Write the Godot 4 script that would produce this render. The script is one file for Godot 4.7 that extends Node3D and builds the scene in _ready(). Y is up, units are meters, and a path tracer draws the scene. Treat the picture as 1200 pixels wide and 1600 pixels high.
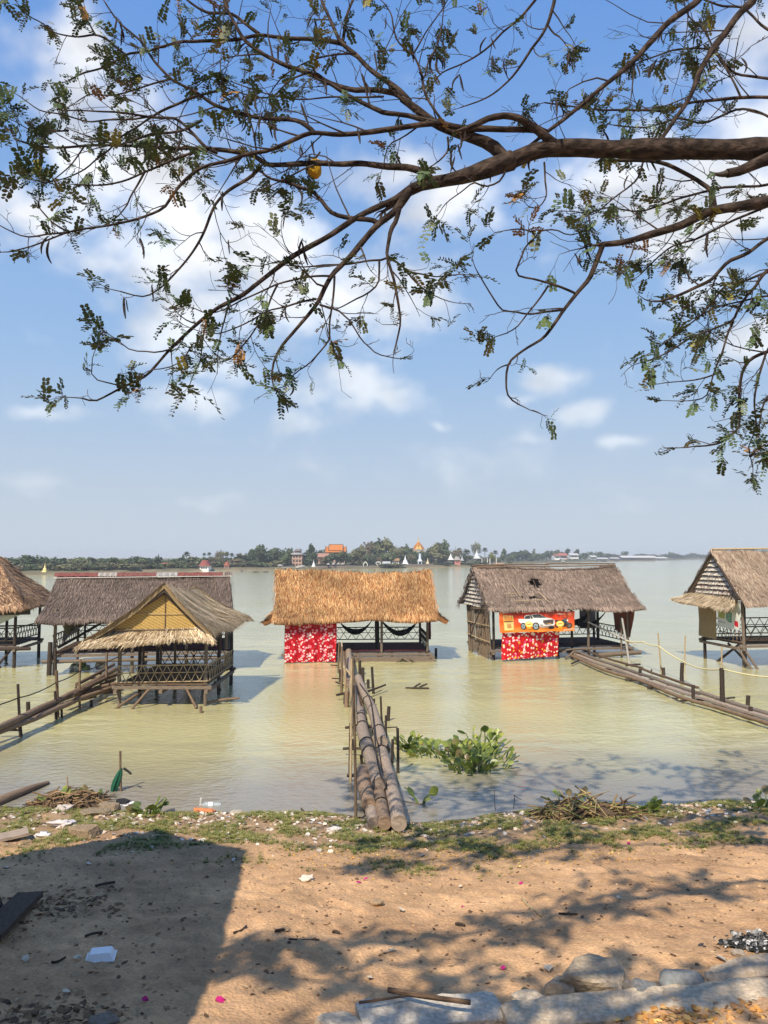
extends Node3D
# A lake shore with thatched huts on stilts, bamboo footbridges, a wooded far shore and a spreading tree overhead. Units are metres, the water lies at y = 0.

const SUN_ELEVATION := 49.0
const EYE := 4.0

var rng := RandomNumberGenerator.new()
var noise := FastNoiseLite.new()
var M := {}
var used := {}

class MB:
	var v := PackedVector3Array()
	var n := PackedVector3Array()
	var uv := PackedVector2Array()
	var c := PackedColorArray()
	var idx := PackedInt32Array()
	var col := Color(1, 1, 1)
	func vert(p: Vector3, nn: Vector3, t: Vector2) -> int:
		v.push_back(p); n.push_back(nn); uv.push_back(t); c.push_back(col)
		return v.size() - 1
	func face(a: int, b: int, d: int) -> void:
		if (v[b] - v[a]).cross(v[d] - v[a]).dot(n[a] + n[b] + n[d]) > 0.0:
			idx.push_back(a); idx.push_back(d); idx.push_back(b)
		else:
			idx.push_back(a); idx.push_back(b); idx.push_back(d)
	func quad(a: Vector3, b: Vector3, d: Vector3, e: Vector3, s := 1.0) -> void:
		var nn := (b - a).cross(e - a)
		if nn.length_squared() < 1e-14:
			nn = (d - a).cross(e - a)
		nn = nn.normalized()
		var w := a.distance_to(b) * s
		var h := a.distance_to(e) * s
		var i := vert(a, nn, Vector2(0, 0))
		vert(b, nn, Vector2(w, 0)); vert(d, nn, Vector2(w, h)); vert(e, nn, Vector2(0, h))
		face(i, i + 1, i + 2); face(i, i + 2, i + 3)
	func quad_uv(a: Vector3, b: Vector3, d: Vector3, e: Vector3) -> void:
		var nn := (b - a).cross(e - a).normalized()
		var i := vert(a, nn, Vector2(0, 1))
		vert(b, nn, Vector2(1, 1)); vert(d, nn, Vector2(1, 0)); vert(e, nn, Vector2(0, 0))
		face(i, i + 1, i + 2); face(i, i + 2, i + 3)
	func tri(a: Vector3, b: Vector3, d: Vector3) -> void:
		var nn := (b - a).cross(d - a).normalized()
		var i := vert(a, nn, Vector2(a.x, a.y))
		vert(b, nn, Vector2(b.x, b.y)); vert(d, nn, Vector2(d.x, d.y))
		face(i, i + 1, i + 2)
	# a six sided block; its grain runs along the longest side
	func box(xf: Transform3D, s: Vector3) -> void:
		for ax in 3:
			for sg in [-1.0, 1.0]:
				var nn := Vector3.ZERO; nn[ax] = sg
				var b1 := (ax + 1) % 3
				var b2 := (ax + 2) % 3
				if s[b1] > s[b2]:
					var q := b1; b1 = b2; b2 = q
				var o := Vector3.ZERO; o[ax] = sg * s[ax] / 2
				var e1 := Vector3.ZERO; e1[b1] = s[b1] / 2
				var e2 := Vector3.ZERO; e2[b2] = s[b2] / 2
				var wn := (xf.basis * nn).normalized()
				var off := float(v.size() % 17) * 0.37
				var i := vert(xf * (o - e1 - e2), wn, Vector2(off, off))
				vert(xf * (o + e1 - e2), wn, Vector2(off + s[b1], off)); vert(xf * (o + e1 + e2), wn, Vector2(off + s[b1], off + s[b2])); vert(xf * (o - e1 + e2), wn, Vector2(off, off + s[b2]))
				face(i, i + 1, i + 2); face(i, i + 2, i + 3)
	func bar(a: Vector3, b: Vector3, w: float, h: float) -> void:
		var d := (b - a)
		var l := d.length()
		d = d / l
		var side := d.cross(Vector3.UP)
		side = Vector3.RIGHT if side.length() < 0.01 else side.normalized()
		var up := side.cross(d).normalized()
		box(Transform3D(Basis(side, up, -d), (a + b) / 2), Vector3(w, h, l))
	func tube(pts: PackedVector3Array, radii: PackedFloat32Array, sides := 6, cap := true) -> void:
		var m := pts.size()
		if m < 2: return
		var t := (pts[1] - pts[0]).normalized()
		var side := t.cross(Vector3(0.31, 0.9, 0.17)).normalized()
		var first := v.size()
		var run := 0.0
		for i in m:
			var tt := (pts[mini(i + 1, m - 1)] - pts[maxi(i - 1, 0)]).normalized()
			side = (side - tt * side.dot(tt)).normalized()
			var up := tt.cross(side)
			if i > 0: run += pts[i].distance_to(pts[i - 1])
			for k in sides + 1:
				var a := TAU * k / sides
				var nn := side * cos(a) + up * sin(a)
				vert(pts[i] + nn * radii[i], nn, Vector2(a * radii[0], run))
		for i in m - 1:
			for k in sides:
				var a := first + i * (sides + 1) + k
				face(a, a + 1, a + sides + 2); face(a, a + sides + 2, a + sides + 1)
		if cap:
			for e in [0, m - 1]:
				var nn := (pts[0] - pts[1]).normalized() if e == 0 else (pts[m - 1] - pts[m - 2]).normalized()
				var ring := first + int(e) * (sides + 1)
				var ce := vert(pts[e], nn, Vector2.ZERO)
				for k in sides:
					vert(v[ring + k], nn, Vector2(0.01 * k, 0))
				for k in sides:
					face(ce, ce + 1 + k, ce + 1 + (k + 1) % sides)
	func rod(a: Vector3, b: Vector3, r0: float, r1: float, sides := 6) -> void:
		tube(PackedVector3Array([a, b]), PackedFloat32Array([r0, r1]), sides)
	# profile: Vector2(radius, height) from the bottom up
	func lathe(profile: Array, sides: int, at := Vector3.ZERO, sx := 1.0, sz := 1.0) -> void:
		for j in profile.size() - 1:
			var p: Vector2 = profile[j]
			var q: Vector2 = profile[j + 1]
			var nd := Vector2(q.y - p.y, p.x - q.x).normalized()
			var i := v.size()
			for k in sides + 1:
				var a := TAU * (k + 0.5) / sides
				var nn := Vector3(cos(a) * nd.x, nd.y, sin(a) * nd.x)
				vert(at + Vector3(cos(a) * p.x * sx, p.y, sin(a) * p.x * sz), nn, Vector2(k, p.y))
				vert(at + Vector3(cos(a) * q.x * sx, q.y, sin(a) * q.x * sz), nn, Vector2(k, q.y))
			for k in sides:
				if p.x > 1e-5: face(i + 2 * k, i + 2 * k + 1, i + 2 * k + 2)
				if q.x > 1e-5: face(i + 2 * k + 1, i + 2 * k + 3, i + 2 * k + 2)
	func mesh() -> ArrayMesh:
		var arr := []
		arr.resize(Mesh.ARRAY_MAX)
		arr[Mesh.ARRAY_VERTEX] = v; arr[Mesh.ARRAY_NORMAL] = n; arr[Mesh.ARRAY_TEX_UV] = uv; arr[Mesh.ARRAY_COLOR] = c; arr[Mesh.ARRAY_INDEX] = idx
		var am := ArrayMesh.new()
		am.add_surface_from_arrays(Mesh.PRIMITIVE_TRIANGLES, arr)
		return am

# ---------------------------------------------------------------- naming
func numbered(called: String) -> String:
	if not used.has(called):
		used[called] = 0
		return called
	used[called] += 1
	return "%s_%03d" % [called, used[called]]

func tag(o: Node3D, label: String, category: String, group := "", kind := "") -> Node3D:
	if label: o.set_meta("label", label)
	if category: o.set_meta("category", category)
	if group: o.set_meta("group", group)
	if kind: o.set_meta("kind", kind)
	return o

func thing(called: String, label: String, category: String, at := Vector3.ZERO, turn := 0.0, group := "") -> Node3D:
	var o := Node3D.new()
	o.name = numbered(called)
	add_child(o, true)
	o.position = at
	o.rotation.y = turn
	tag(o, label, category, group)
	return o

func put(called: String, mesh: Mesh, m: Material, parent: Node = null) -> MeshInstance3D:
	var o := MeshInstance3D.new()
	o.mesh = mesh
	o.material_override = m
	if parent == null:
		o.name = numbered(called)
		add_child(o, true)
	else:
		var k := 0
		var nm := called
		while parent.has_node(nm):
			k += 1
			nm = "%s_%03d" % [called, k]
		o.name = nm
		parent.add_child(o, true)
	return o

func part(called: String, b: MB, m: Material, parent: Node = null) -> MeshInstance3D:
	return put(called, b.mesh(), m, parent)

func scatter(called: String, mesh: Mesh, m: Material, where: Array, tint: Array, parent: Node = null) -> MultiMeshInstance3D:
	var mm := MultiMesh.new()
	mm.transform_format = MultiMesh.TRANSFORM_3D
	mm.use_colors = true
	mm.mesh = mesh
	mm.instance_count = where.size()
	for i in where.size():
		mm.set_instance_transform(i, where[i])
		mm.set_instance_color(i, tint[i])
	var o := MultiMeshInstance3D.new()
	o.multimesh = mm
	o.material_override = m
	o.name = numbered(called) if parent == null else called
	(self if parent == null else parent).add_child(o, true)
	o.set_meta("kind", "stuff")
	return o

# ---------------------------------------------------------------- materials
func noise_tex(seed_: int, freq: float, oct: int, lo: Color, hi: Color, size := 256, kind := FastNoiseLite.TYPE_SIMPLEX_SMOOTH, mid := -1.0) -> NoiseTexture2D:
	var f := FastNoiseLite.new()
	f.seed = seed_; f.frequency = freq; f.noise_type = kind; f.fractal_octaves = oct
	var t := NoiseTexture2D.new()
	t.width = size; t.height = size; t.seamless = true; t.noise = f
	var g := Gradient.new()
	g.set_color(0, lo.linear_to_srgb()); g.set_color(1, hi.linear_to_srgb())
	if mid > 0: g.set_offset(0, mid - 0.2); g.set_offset(1, mid + 0.2)
	t.color_ramp = g
	return t

func normal_tex(seed_: int, freq: float, oct: int, strength: float, size := 512) -> NoiseTexture2D:
	var f := FastNoiseLite.new()
	f.seed = seed_; f.frequency = freq; f.fractal_octaves = oct
	var t := NoiseTexture2D.new()
	t.width = size; t.height = size; t.seamless = true; t.as_normal_map = true; t.bump_strength = strength; t.noise = f
	return t

func lin(r: float, g: float, b: float) -> Color:
	return Color(r, g, b).linear_to_srgb()

func mat(called: String, c: Color, rough := 0.85, tex: Texture2D = null, scale := Vector3.ONE, tri := false) -> StandardMaterial3D:
	var m := StandardMaterial3D.new()
	m.resource_name = called
	m.albedo_color = c
	m.roughness = rough
	m.metallic_specular = 0.3
	m.vertex_color_use_as_albedo = true
	if tex:
		m.albedo_texture = tex
		m.uv1_scale = scale
		m.uv1_triplanar = tri
		m.uv1_world_triplanar = tri
	M[called] = m
	return m

func make_materials() -> void:
	var grain := noise_tex(3, 0.02, 4, Color(0.42, 0.40, 0.38), Color(1, 1, 1))
	var fine := noise_tex(5, 0.05, 4, Color(0.55, 0.54, 0.53), Color(1, 1, 1))
	var blot := noise_tex(7, 0.012, 5, Color(0.5, 0.5, 0.5), Color(1, 1, 1), 512)
	M["grain"] = grain; M["fine"] = fine; M["blot"] = blot
	var relief := noise_tex(15, 0.03, 4, Color(0, 0, 0), Color(1, 1, 1))
	for row in [
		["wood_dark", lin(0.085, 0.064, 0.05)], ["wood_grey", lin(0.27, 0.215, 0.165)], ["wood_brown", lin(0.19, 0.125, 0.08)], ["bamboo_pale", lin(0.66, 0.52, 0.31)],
		["bamboo_brown", lin(0.27, 0.19, 0.125)], ["log_pink", lin(0.46, 0.37, 0.29)], ["log_bark", lin(0.36, 0.255, 0.175)], ["white_paint", lin(0.75, 0.74, 0.70)],
	]:
		var m := mat(row[0], row[1], 0.8, grain, Vector3(9, 0.9, 1))
		m.heightmap_enabled = true; m.heightmap_scale = 0.4; m.heightmap_texture = relief
	var bk := mat("bark", lin(0.10, 0.072, 0.055), 0.92, noise_tex(21, 0.022, 5, Color(0.10, 0.09, 0.085), Color(1, 1, 1), 256, FastNoiseLite.TYPE_SIMPLEX), Vector3(1.3, 0.9, 1))
	bk.heightmap_enabled = true; bk.heightmap_scale = 0.9; bk.heightmap_texture = noise_tex(22, 0.06, 4, Color(0, 0, 0), Color(1, 1, 1))
	mat("twig", lin(0.06, 0.047, 0.039), 0.9)
	var lf := mat("leaf", Color.WHITE, 0.55)
	lf.backlight_enabled = true; lf.backlight = lin(0.05, 0.07, 0.015)
	mat("straw", Color.WHITE, 0.8)
	mat("plain", Color.WHITE, 0.85)
	mat("matte", Color.WHITE, 0.9, blot, Vector3(0.4, 0.4, 0.4), true)
	mat("stone", Color.WHITE, 0.9, noise_tex(31, 0.03, 5, Color(0.55, 0.52, 0.48), Color(1, 1, 1), 512), Vector3(1.4, 1.4, 1.4), true)
	M["stone"].heightmap_enabled = true; M["stone"].heightmap_scale = 1.4; M["stone"].heightmap_texture = relief
	mat("black_cloth", lin(0.012, 0.012, 0.014), 0.95)
	var cl := mat("cloth", Color.WHITE, 0.9, fine, Vector3(3, 3, 3), true)
	cl.backlight_enabled = true; cl.backlight = lin(0.12, 0.12, 0.11)
	mat("roof_base", Color.WHITE, 0.95, fine, Vector3(2.0, 2.0, 2.0), true)
	var fol := mat("far_foliage", Color.WHITE, 0.9)
	fol.backlight_enabled = true; fol.backlight = lin(0.03, 0.04, 0.015)
	mat("foam", lin(0.82, 0.83, 0.82), 0.6)
	mat("rope", lin(0.62, 0.55, 0.30), 0.85)
	mat("dark_rope", lin(0.03, 0.028, 0.026), 0.9)
	mat("metal_sheet", Color.WHITE, 0.55, blot, Vector3(0.8, 0.8, 0.8), true)
	var clear := StandardMaterial3D.new()
	clear.transparency = BaseMaterial3D.TRANSPARENCY_ALPHA
	clear.albedo_color = Color(0.85, 0.9, 0.92, 0.35); clear.roughness = 0.15
	M["clear_plastic"] = clear

func rnd(a: float, b: float) -> float:
	return rng.randf_range(a, b)

func jig(r: float) -> Vector3:
	return Vector3(rnd(-r, r), rnd(-r, r), rnd(-r, r))

func shade(c: Color, k: float) -> Color:
	return Color(c.r * k, c.g * k, c.b * k)

# ---------------------------------------------------------------- the bank
func shore_at(x: float) -> float:
	return 12.42 - 0.52 * exp(-pow((x - 0.3) / 1.3, 2.0)) + 0.13 * clampf(x - 2.2, 0, 20) + 0.05 * clampf(-x - 4.0, 0, 20) + 0.22 * noise.get_noise_2d(x * 60.0, 9.0)

const PROFILE := [Vector2(-12, -1.6), Vector2(-3, -0.5), Vector2(0, 0), Vector2(0.35, 0.07), Vector2(1.5, 0.19), Vector2(3, 0.38), Vector2(6.5, 0.93), Vector2(8, 1.25), Vector2(10, 2.3), Vector2(12, 2.45), Vector2(60, 2.7)]

func bank(x: float, z: float) -> float:
	var t := shore_at(x) + z
	for i in PROFILE.size() - 1:
		if t < PROFILE[i + 1].x or i == PROFILE.size() - 2:
			return lerpf(PROFILE[i].y, PROFILE[i + 1].y, (t - PROFILE[i].x) / (PROFILE[i + 1].x - PROFILE[i].x))
	return 2.7

func ground_at(x: float, z: float) -> float:
	var t := shore_at(x) + z
	var a := clampf(t * 1.5, 0.0, 1.0)
	return bank(x, z) + a * (0.035 * noise.get_noise_2d(x * 75.0, z * 75.0) + 0.032 * noise.get_noise_2d(x * 320.0 + 50.0, z * 320.0) + 0.016 * noise.get_noise_2d(x * 800.0, z * 800.0 + 91.0))

func on_ground(p: Vector3, lift := 0.0) -> Vector3:
	return Vector3(p.x, ground_at(p.x, p.z) + lift, p.z)

# ---------------------------------------------------------------- sky, light, camera
func smooth(a: float, b: float, x: float) -> float:
	var t := clampf((x - a) / (b - a), 0.0, 1.0)
	return t * t * (3.0 - 2.0 * t)

# clouds: direction in degrees (azimuth from -z, elevation), spread in degrees, strength
const CLOUDS := [
	[-22.6, 30.9, 2.3, 5.0, 0.75],
	[-20.5, 26.6, 5.0, 5.4, 0.80],
	[-16.5, 24.8, 5.9, 4.5, 0.75],
	[-12.9, 21.5, 6.8, 4.1, 0.85],
	[-8.7, 22.2, 5.0, 3.2, 0.90],
	[-17.3, 19.8, 5.0, 3.2, 0.70],
	[-8.6, 18.3, 7.7, 4.1, 0.75],
	[-1.9, 18.5, 5.9, 3.6, 0.60],
	[-15.5, 16.6, 5.0, 2.7, 0.60],
	[-19.5, 17.5, 2.7, 1.8, 0.50],
	[-24.6, 22.5, 2.7, 2.3, 0.50],
	[-26.2, 23.4, 1.4, 1.1, 0.60],
	[4.4, 24.8, 4.3, 2.2, 0.95],
	[1.9, 27.3, 3.6, 2.7, 0.60],
	[7.7, 23.9, 1.8, 1.1, 0.50],
	[17.9, 25.4, 4.5, 3.2, 0.60],
	[21.3, 23.8, 5.9, 3.2, 0.75],
	[25.0, 22.4, 5.0, 2.7, 0.80],
	[25.5, 26.5, 4.1, 2.7, 0.65],
	[26.5, 31.1, 2.7, 2.3, 0.55],
	[25.6, 13.9, 2.7, 2.0, 0.85],
	[23.7, 18.3, 3.6, 1.8, 0.50],
	[-2.4, 12.7, 4.3, 1.9, 0.95],
	[0.0, 11.9, 2.3, 1.1, 0.70],
	[-12.9, 11.3, 3.4, 1.4, 0.75],
	[-6.4, 9.8, 2.2, 1.2, 0.75],
	[12.4, 12.8, 2.3, 1.4, 0.85],
	[11.1, 11.8, 1.8, 0.6, 0.60],
	[14.4, 10.2, 1.9, 1.0, 0.85],
	[17.4, 8.3, 1.7, 0.5, 0.70],
	[4.3, 9.5, 1.1, 0.4, 0.55],
	[-24.5, 9.3, 2.9, 0.6, 0.75],
	[6.6, 7.0, 3.2, 1.2, 0.26],
	[18.9, 5.8, 2.5, 1.0, 0.25],
	[-24.2, 4.8, 1.4, 0.4, 0.30],
	[-6.9, 6.0, 2.0, 0.6, 0.28],
	[10.8, 8.6, 1.5, 0.5, 0.50],
	[-10.1, 4.3, 2.3, 0.6, 0.22],
	[-10.9, 13.8, 2.7, 1.4, 0.45],
]

func make_sky() -> Image:
	var w := 2048
	var h := 1024
	var n1 := FastNoiseLite.new()
	n1.seed = 11; n1.frequency = 1.0; n1.fractal_octaves = 6; n1.fractal_gain = 0.55; n1.noise_type = FastNoiseLite.TYPE_SIMPLEX
	var data := PackedFloat32Array()
	data.resize(w * h * 3)
	var top := Color(0.115, 0.255, 0.575)
	var mid := Color(0.265, 0.41, 0.625)
	var low := Color(0.45, 0.51, 0.575)
	for y in h:
		var el := PI / 2 - PI * (y + 0.5) / h
		var se := sin(el)
		var ce := cos(el)
		var eld := rad_to_deg(el)
		var base := low.lerp(mid, smooth(-1.0, 17.0, eld)).lerp(top, smooth(9.0, 40.0, eld))
		for x in w:
			var i := (y * w + x) * 3
			var c := base
			if eld > -1.0:
				var azd := fposmod((x + 0.5) / w * 360.0 + 180.0, 360.0) - 180.0
				var az := deg_to_rad(azd)
				var d := Vector3(sin(az) * ce, se, -cos(az) * ce)
				var field := -0.25
				if absf(azd) < 40.0 and eld < 46.0:
					var warp := n1.get_noise_3d(d.x * 5.0, d.y * 5.0, d.z * 5.0 + 40.0) * 2.2
					for b in CLOUDS:
						var dx: float = (azd + warp - b[0]) / b[2]
						var dy: float = (eld + warp * 0.6 - b[1]) / b[3]
						var q := dx * dx + dy * dy
						if q < 5.0: field = maxf(field, b[4] * (exp(-q * 0.9) * 1.35 - 0.3))
				else:
					field = -0.22 + 0.55 * n1.get_noise_3d(d.x * 1.6 + 7.0, d.y * 3.0, d.z * 1.6) + 0.12 * smooth(46.0, 60.0, eld)
				if field > -0.24:
					var k := n1.get_noise_3d(d.x * 7.0, d.y * 11.0, d.z * 7.0)
					var a := smooth(-0.08, 0.85, field + 0.6 * k)
					if a > 0.0:
						var lit := clampf(0.82 + 0.35 * n1.get_noise_3d(d.x * 6.0 + 9.0, d.y * 9.0 - 0.09, d.z * 6.0), 0.6, 1.0)
						var white := Color(0.93 * lit, 0.94 * lit, 0.96 * lit)
						white = white.lerp(Color(base.r * 1.25, base.g * 1.2, base.b * 1.12), 0.55 * smooth(22.0, 3.0, eld))
						c = base.lerp(white, a * (0.9 - 0.35 * smooth(14.0, 2.0, eld)))
			data[i] = c.r; data[i + 1] = c.g; data[i + 2] = c.b
	return Image.create_from_data(w, h, false, Image.FORMAT_RGBF, data.to_byte_array())

func setup() -> void:
	var cam := Camera3D.new()
	cam.name = "camera"
	cam.position = Vector3(0, EYE, 0)
	cam.rotation_degrees = Vector3(3.222, 0, 0)
	cam.fov = 67.03
	cam.near = 0.1; cam.far = 6000.0
	add_child(cam)
	var env := Environment.new()
	env.background_mode = Environment.BG_SKY
	var pano := PanoramaSkyMaterial.new()
	pano.panorama = ImageTexture.create_from_image(make_sky())
	var sky := Sky.new()
	sky.sky_material = pano
	env.sky = sky
	env.tonemap_mode = Environment.TONE_MAPPER_LINEAR
	env.tonemap_exposure = 1.3
	env.sdfgi_enabled = true; env.ssao_enabled = true; env.ssil_enabled = true
	env.fog_enabled = true
	env.fog_density = 0.0006
	env.fog_light_color = Color(0.84, 0.87, 0.9)
	var we := WorldEnvironment.new()
	we.name = "surroundings"
	we.environment = env
	add_child(we)
	var sun := DirectionalLight3D.new()
	sun.name = "sun"
	sun.light_energy = 1.6
	sun.light_color = Color(1.0, 0.945, 0.86)
	sun.light_angular_distance = 0.53
	sun.shadow_enabled = true
	add_child(sun)
	var e := deg_to_rad(SUN_ELEVATION)
	var to := Vector3(0.42 * cos(e), -sin(e), -0.907 * cos(e))
	sun.look_at_from_position(Vector3(0, 50, 0), Vector3(0, 50, 0) + to, Vector3.UP)

# ---------------------------------------------------------------- ground and water
func grid_mesh(xs: PackedFloat32Array, zs: PackedFloat32Array, hf: Callable, cf: Callable) -> ArrayMesh:
	var b := MB.new()
	var nx := xs.size()
	for z in zs:
		for x in xs:
			b.col = cf.call(x, z)
			b.vert(Vector3(x, hf.call(x, z), z), Vector3.UP, Vector2(x, z))
	for j in zs.size() - 1:
		for i in nx - 1:
			var a := j * nx + i
			b.idx.append_array([a, a + 1, a + nx + 1, a, a + nx + 1, a + nx])
	var acc := PackedVector3Array()
	acc.resize(b.v.size())
	for j in zs.size():
		for i in nx:
			var a := j * nx + i
			var px := b.v[a - 1] if i > 0 else b.v[a]
			var qx := b.v[a + 1] if i < nx - 1 else b.v[a]
			var pz := b.v[a - nx] if j > 0 else b.v[a]
			var qz := b.v[a + nx] if j < zs.size() - 1 else b.v[a]
			var nn := (qz - pz).cross(qx - px)
			b.n[a] = nn.normalized() if nn.y > 0 else -nn.normalized()
	for i in range(0, b.idx.size(), 3):
		if (b.v[b.idx[i + 1]] - b.v[b.idx[i]]).cross(b.v[b.idx[i + 2]] - b.v[b.idx[i]]).y > 0:
			var q := b.idx[i + 1]; b.idx[i + 1] = b.idx[i + 2]; b.idx[i + 2] = q
	return b.mesh()

func steps(a: float, b: float, s: float) -> PackedFloat32Array:
	var out := PackedFloat32Array()
	var k := int(round((b - a) / s))
	for i in k + 1:
		out.push_back(a + (b - a) * i / k)
	return out

func grassy(x: float, z: float) -> float:
	var t := shore_at(x) + z
	var band := smooth(0.05, 0.4, t) * smooth(3.4, 1.2, t + 0.5 * noise.get_noise_2d(x * 40, z * 40))
	return clampf(band * smooth(-0.28, 0.22, noise.get_noise_2d(x * 110 + 300, z * 110) + 0.1 - 0.11 * t) , 0, 1)

func ground_colour(x: float, z: float) -> Color:
	var t := shore_at(x) + z
	var k := 0.92 + 0.3 * noise.get_noise_2d(x * 130, z * 130) + 0.16 * noise.get_noise_2d(x * 600, z * 600) + 0.12 * noise.get_noise_2d(x * 1500, z * 1500)
	var c := Color(0.67, 0.42, 0.225)
	c = c.lerp(Color(0.47, 0.285, 0.155), clampf(0.5 + 1.1 * noise.get_noise_2d(x * 35 + 80, z * 70), 0, 1) * 0.75)
	var soil := Color(0.33, 0.235, 0.14)
	c = c.lerp(soil, 0.8 * smooth(3.4, 0.9, t + 0.8 * noise.get_noise_2d(x * 50, z * 50 + 11)))
	c = c.lerp(Color(0.21, 0.205, 0.065), 0.6 * grassy(x, z))
	c = c.lerp(Color(0.10, 0.078, 0.055), smooth(0.35, 0.05, t))
	return shade(c, k)

func wave(x: float, z: float) -> float:
	var s := -z
	var calm := clampf(0.5 + 1.5 * noise.get_noise_2d(x * 6.0 + 31.0, z * 11.0), 0.05, 1.15)
	var near := smooth(0.0, 7.0, s - shore_at(x)) * 0.8 + 0.2
	var a := smooth(90.0, 35.0, s)
	return calm * near * a * (0.027 * noise.get_noise_2d(x * 55.0 + z * 14.0, z * 105.0) + 0.011 * noise.get_noise_2d(x * 170.0 - z * 30.0 + 70.0, z * 330.0))

func make_ground() -> void:
	var xs := PackedFloat32Array([-400, -120, -60, -30, -18, -12])
	xs.append_array(steps(-9.0, 9.0, 0.055))
	xs.append_array([12, 18, 30, 60, 120, 400])
	var zs := PackedFloat32Array([-22, -17])
	zs.append_array(steps(-13.9, -4.6, 0.055))
	zs.append_array([-4, -3, -2, -1, 0, 3, 8, 20, 60, 300])
	var o := put("ground", grid_mesh(xs, zs, ground_at, ground_colour), mat("sand", Color.WHITE, 0.95, noise_tex(41, 0.035, 4, Color(0.62, 0.6, 0.58), Color(1, 1, 1), 512), Vector3(1.3, 1.3, 1.3), true))
	M["sand"].heightmap_enabled = true; M["sand"].heightmap_scale = 1.0; M["sand"].heightmap_texture = noise_tex(42, 0.04, 5, Color(0, 0, 0), Color(1, 1, 1), 512)
	tag(o, "sandy bank with a strip of thin grass along the waterline", "ground", "", "structure")

func make_water() -> void:
	# rows spread out with distance, columns fan out with them
	var b := MB.new()
	var rows := PackedFloat32Array()
	var s := 10.6
	while s < 60.0:
		rows.push_back(s)
		s *= 1.0042
	while s < 3200.0:
		rows.push_back(s)
		s *= 1.08
	var cols := PackedFloat32Array([-8, -3, -1.2])
	cols.append_array(steps(-0.62, 0.62, 0.0052))
	cols.append_array([1.2, 3, 8])
	var nx := cols.size()
	for r in rows:
		for k in cols:
			var x := k * r
			var t := r - shore_at(x)
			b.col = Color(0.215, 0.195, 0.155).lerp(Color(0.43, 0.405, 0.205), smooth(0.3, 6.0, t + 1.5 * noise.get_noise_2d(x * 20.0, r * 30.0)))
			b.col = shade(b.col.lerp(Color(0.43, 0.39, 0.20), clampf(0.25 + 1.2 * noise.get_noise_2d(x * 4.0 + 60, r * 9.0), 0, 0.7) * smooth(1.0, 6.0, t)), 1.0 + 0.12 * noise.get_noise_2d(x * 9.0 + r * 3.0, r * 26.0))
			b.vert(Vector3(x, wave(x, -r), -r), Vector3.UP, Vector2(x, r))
	for j in rows.size() - 1:
		for i in nx - 1:
			var a := j * nx + i
			b.idx.append_array([a, a + nx, a + nx + 1, a, a + nx + 1, a + 1])
			if i > 0 and j > 0 and rows[j] < 90.0:
				var nn := (b.v[a + nx] - b.v[a - nx]).cross(b.v[a + 1] - b.v[a - 1])
				b.n[a] = nn.normalized() if nn.y > 0 else -nn.normalized()
	for i in range(0, b.idx.size(), 3):
		if (b.v[b.idx[i + 1]] - b.v[b.idx[i]]).cross(b.v[b.idx[i + 2]] - b.v[b.idx[i]]).y > 0:
			var q := b.idx[i + 1]; b.idx[i + 1] = b.idx[i + 2]; b.idx[i + 2] = q
	var m := mat("lake_water", Color.WHITE, 0.1)
	m.metallic_specular = 0.42
	m.normal_enabled = true
	m.normal_texture = normal_tex(51, 0.018, 4, 7.0, 1024)
	m.normal_scale = 0.4
	m.uv1_scale = Vector3(0.19, 0.34, 1)
	var o := put("water", b.mesh(), m)
	tag(o, "muddy pale green lake water with fine ripples", "water", "", "structure")

# ---------------------------------------------------------------- thatch and hut parts
var blade_mesh: ArrayMesh

func make_blade() -> void:
	var b := MB.new()
	var pts := [Vector3(0, 0, 0), Vector3(0, 0.35, 0.02), Vector3(0, 0.7, 0.02), Vector3(0, 1, 0)]
	var ws := [0.5, 0.55, 0.4, 0.06]
	for i in 4:
		b.vert(pts[i] + Vector3(-ws[i], 0, 0), Vector3(-0.014, 0, 1).normalized(), Vector2(0, i))
		b.vert(pts[i] + Vector3(ws[i], 0, 0), Vector3(0.014, 0, 1).normalized(), Vector2(1, i))
	for i in 3:
		b.face(i * 2, i * 2 + 1, i * 2 + 3); b.face(i * 2, i * 2 + 3, i * 2 + 2)
	blade_mesh = b.mesh()

func slope_at(s: Array, a: float, b: float) -> Vector3:
	var top: Vector3 = s[0].lerp(s[1], a)
	var low: Vector3 = s[3].lerp(s[2], a)
	var p := top.lerp(low, b)
	var nn: Vector3 = (s[3] - s[0]).cross(s[1] - s[0]).normalized()
	if nn.y < 0: nn = -nn
	return p + nn * (-0.07 * sin(PI * b) + 0.035 * noise.get_noise_2d(p.x * 60 + p.z * 60, b * 140 + p.z * 40)) + Vector3(0, 0.13 * noise.get_noise_2d(p.x * 30 + 11, p.z * 30) - 0.07 * sin(PI * a) * (1.0 - 0.6 * b), 0)

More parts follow.
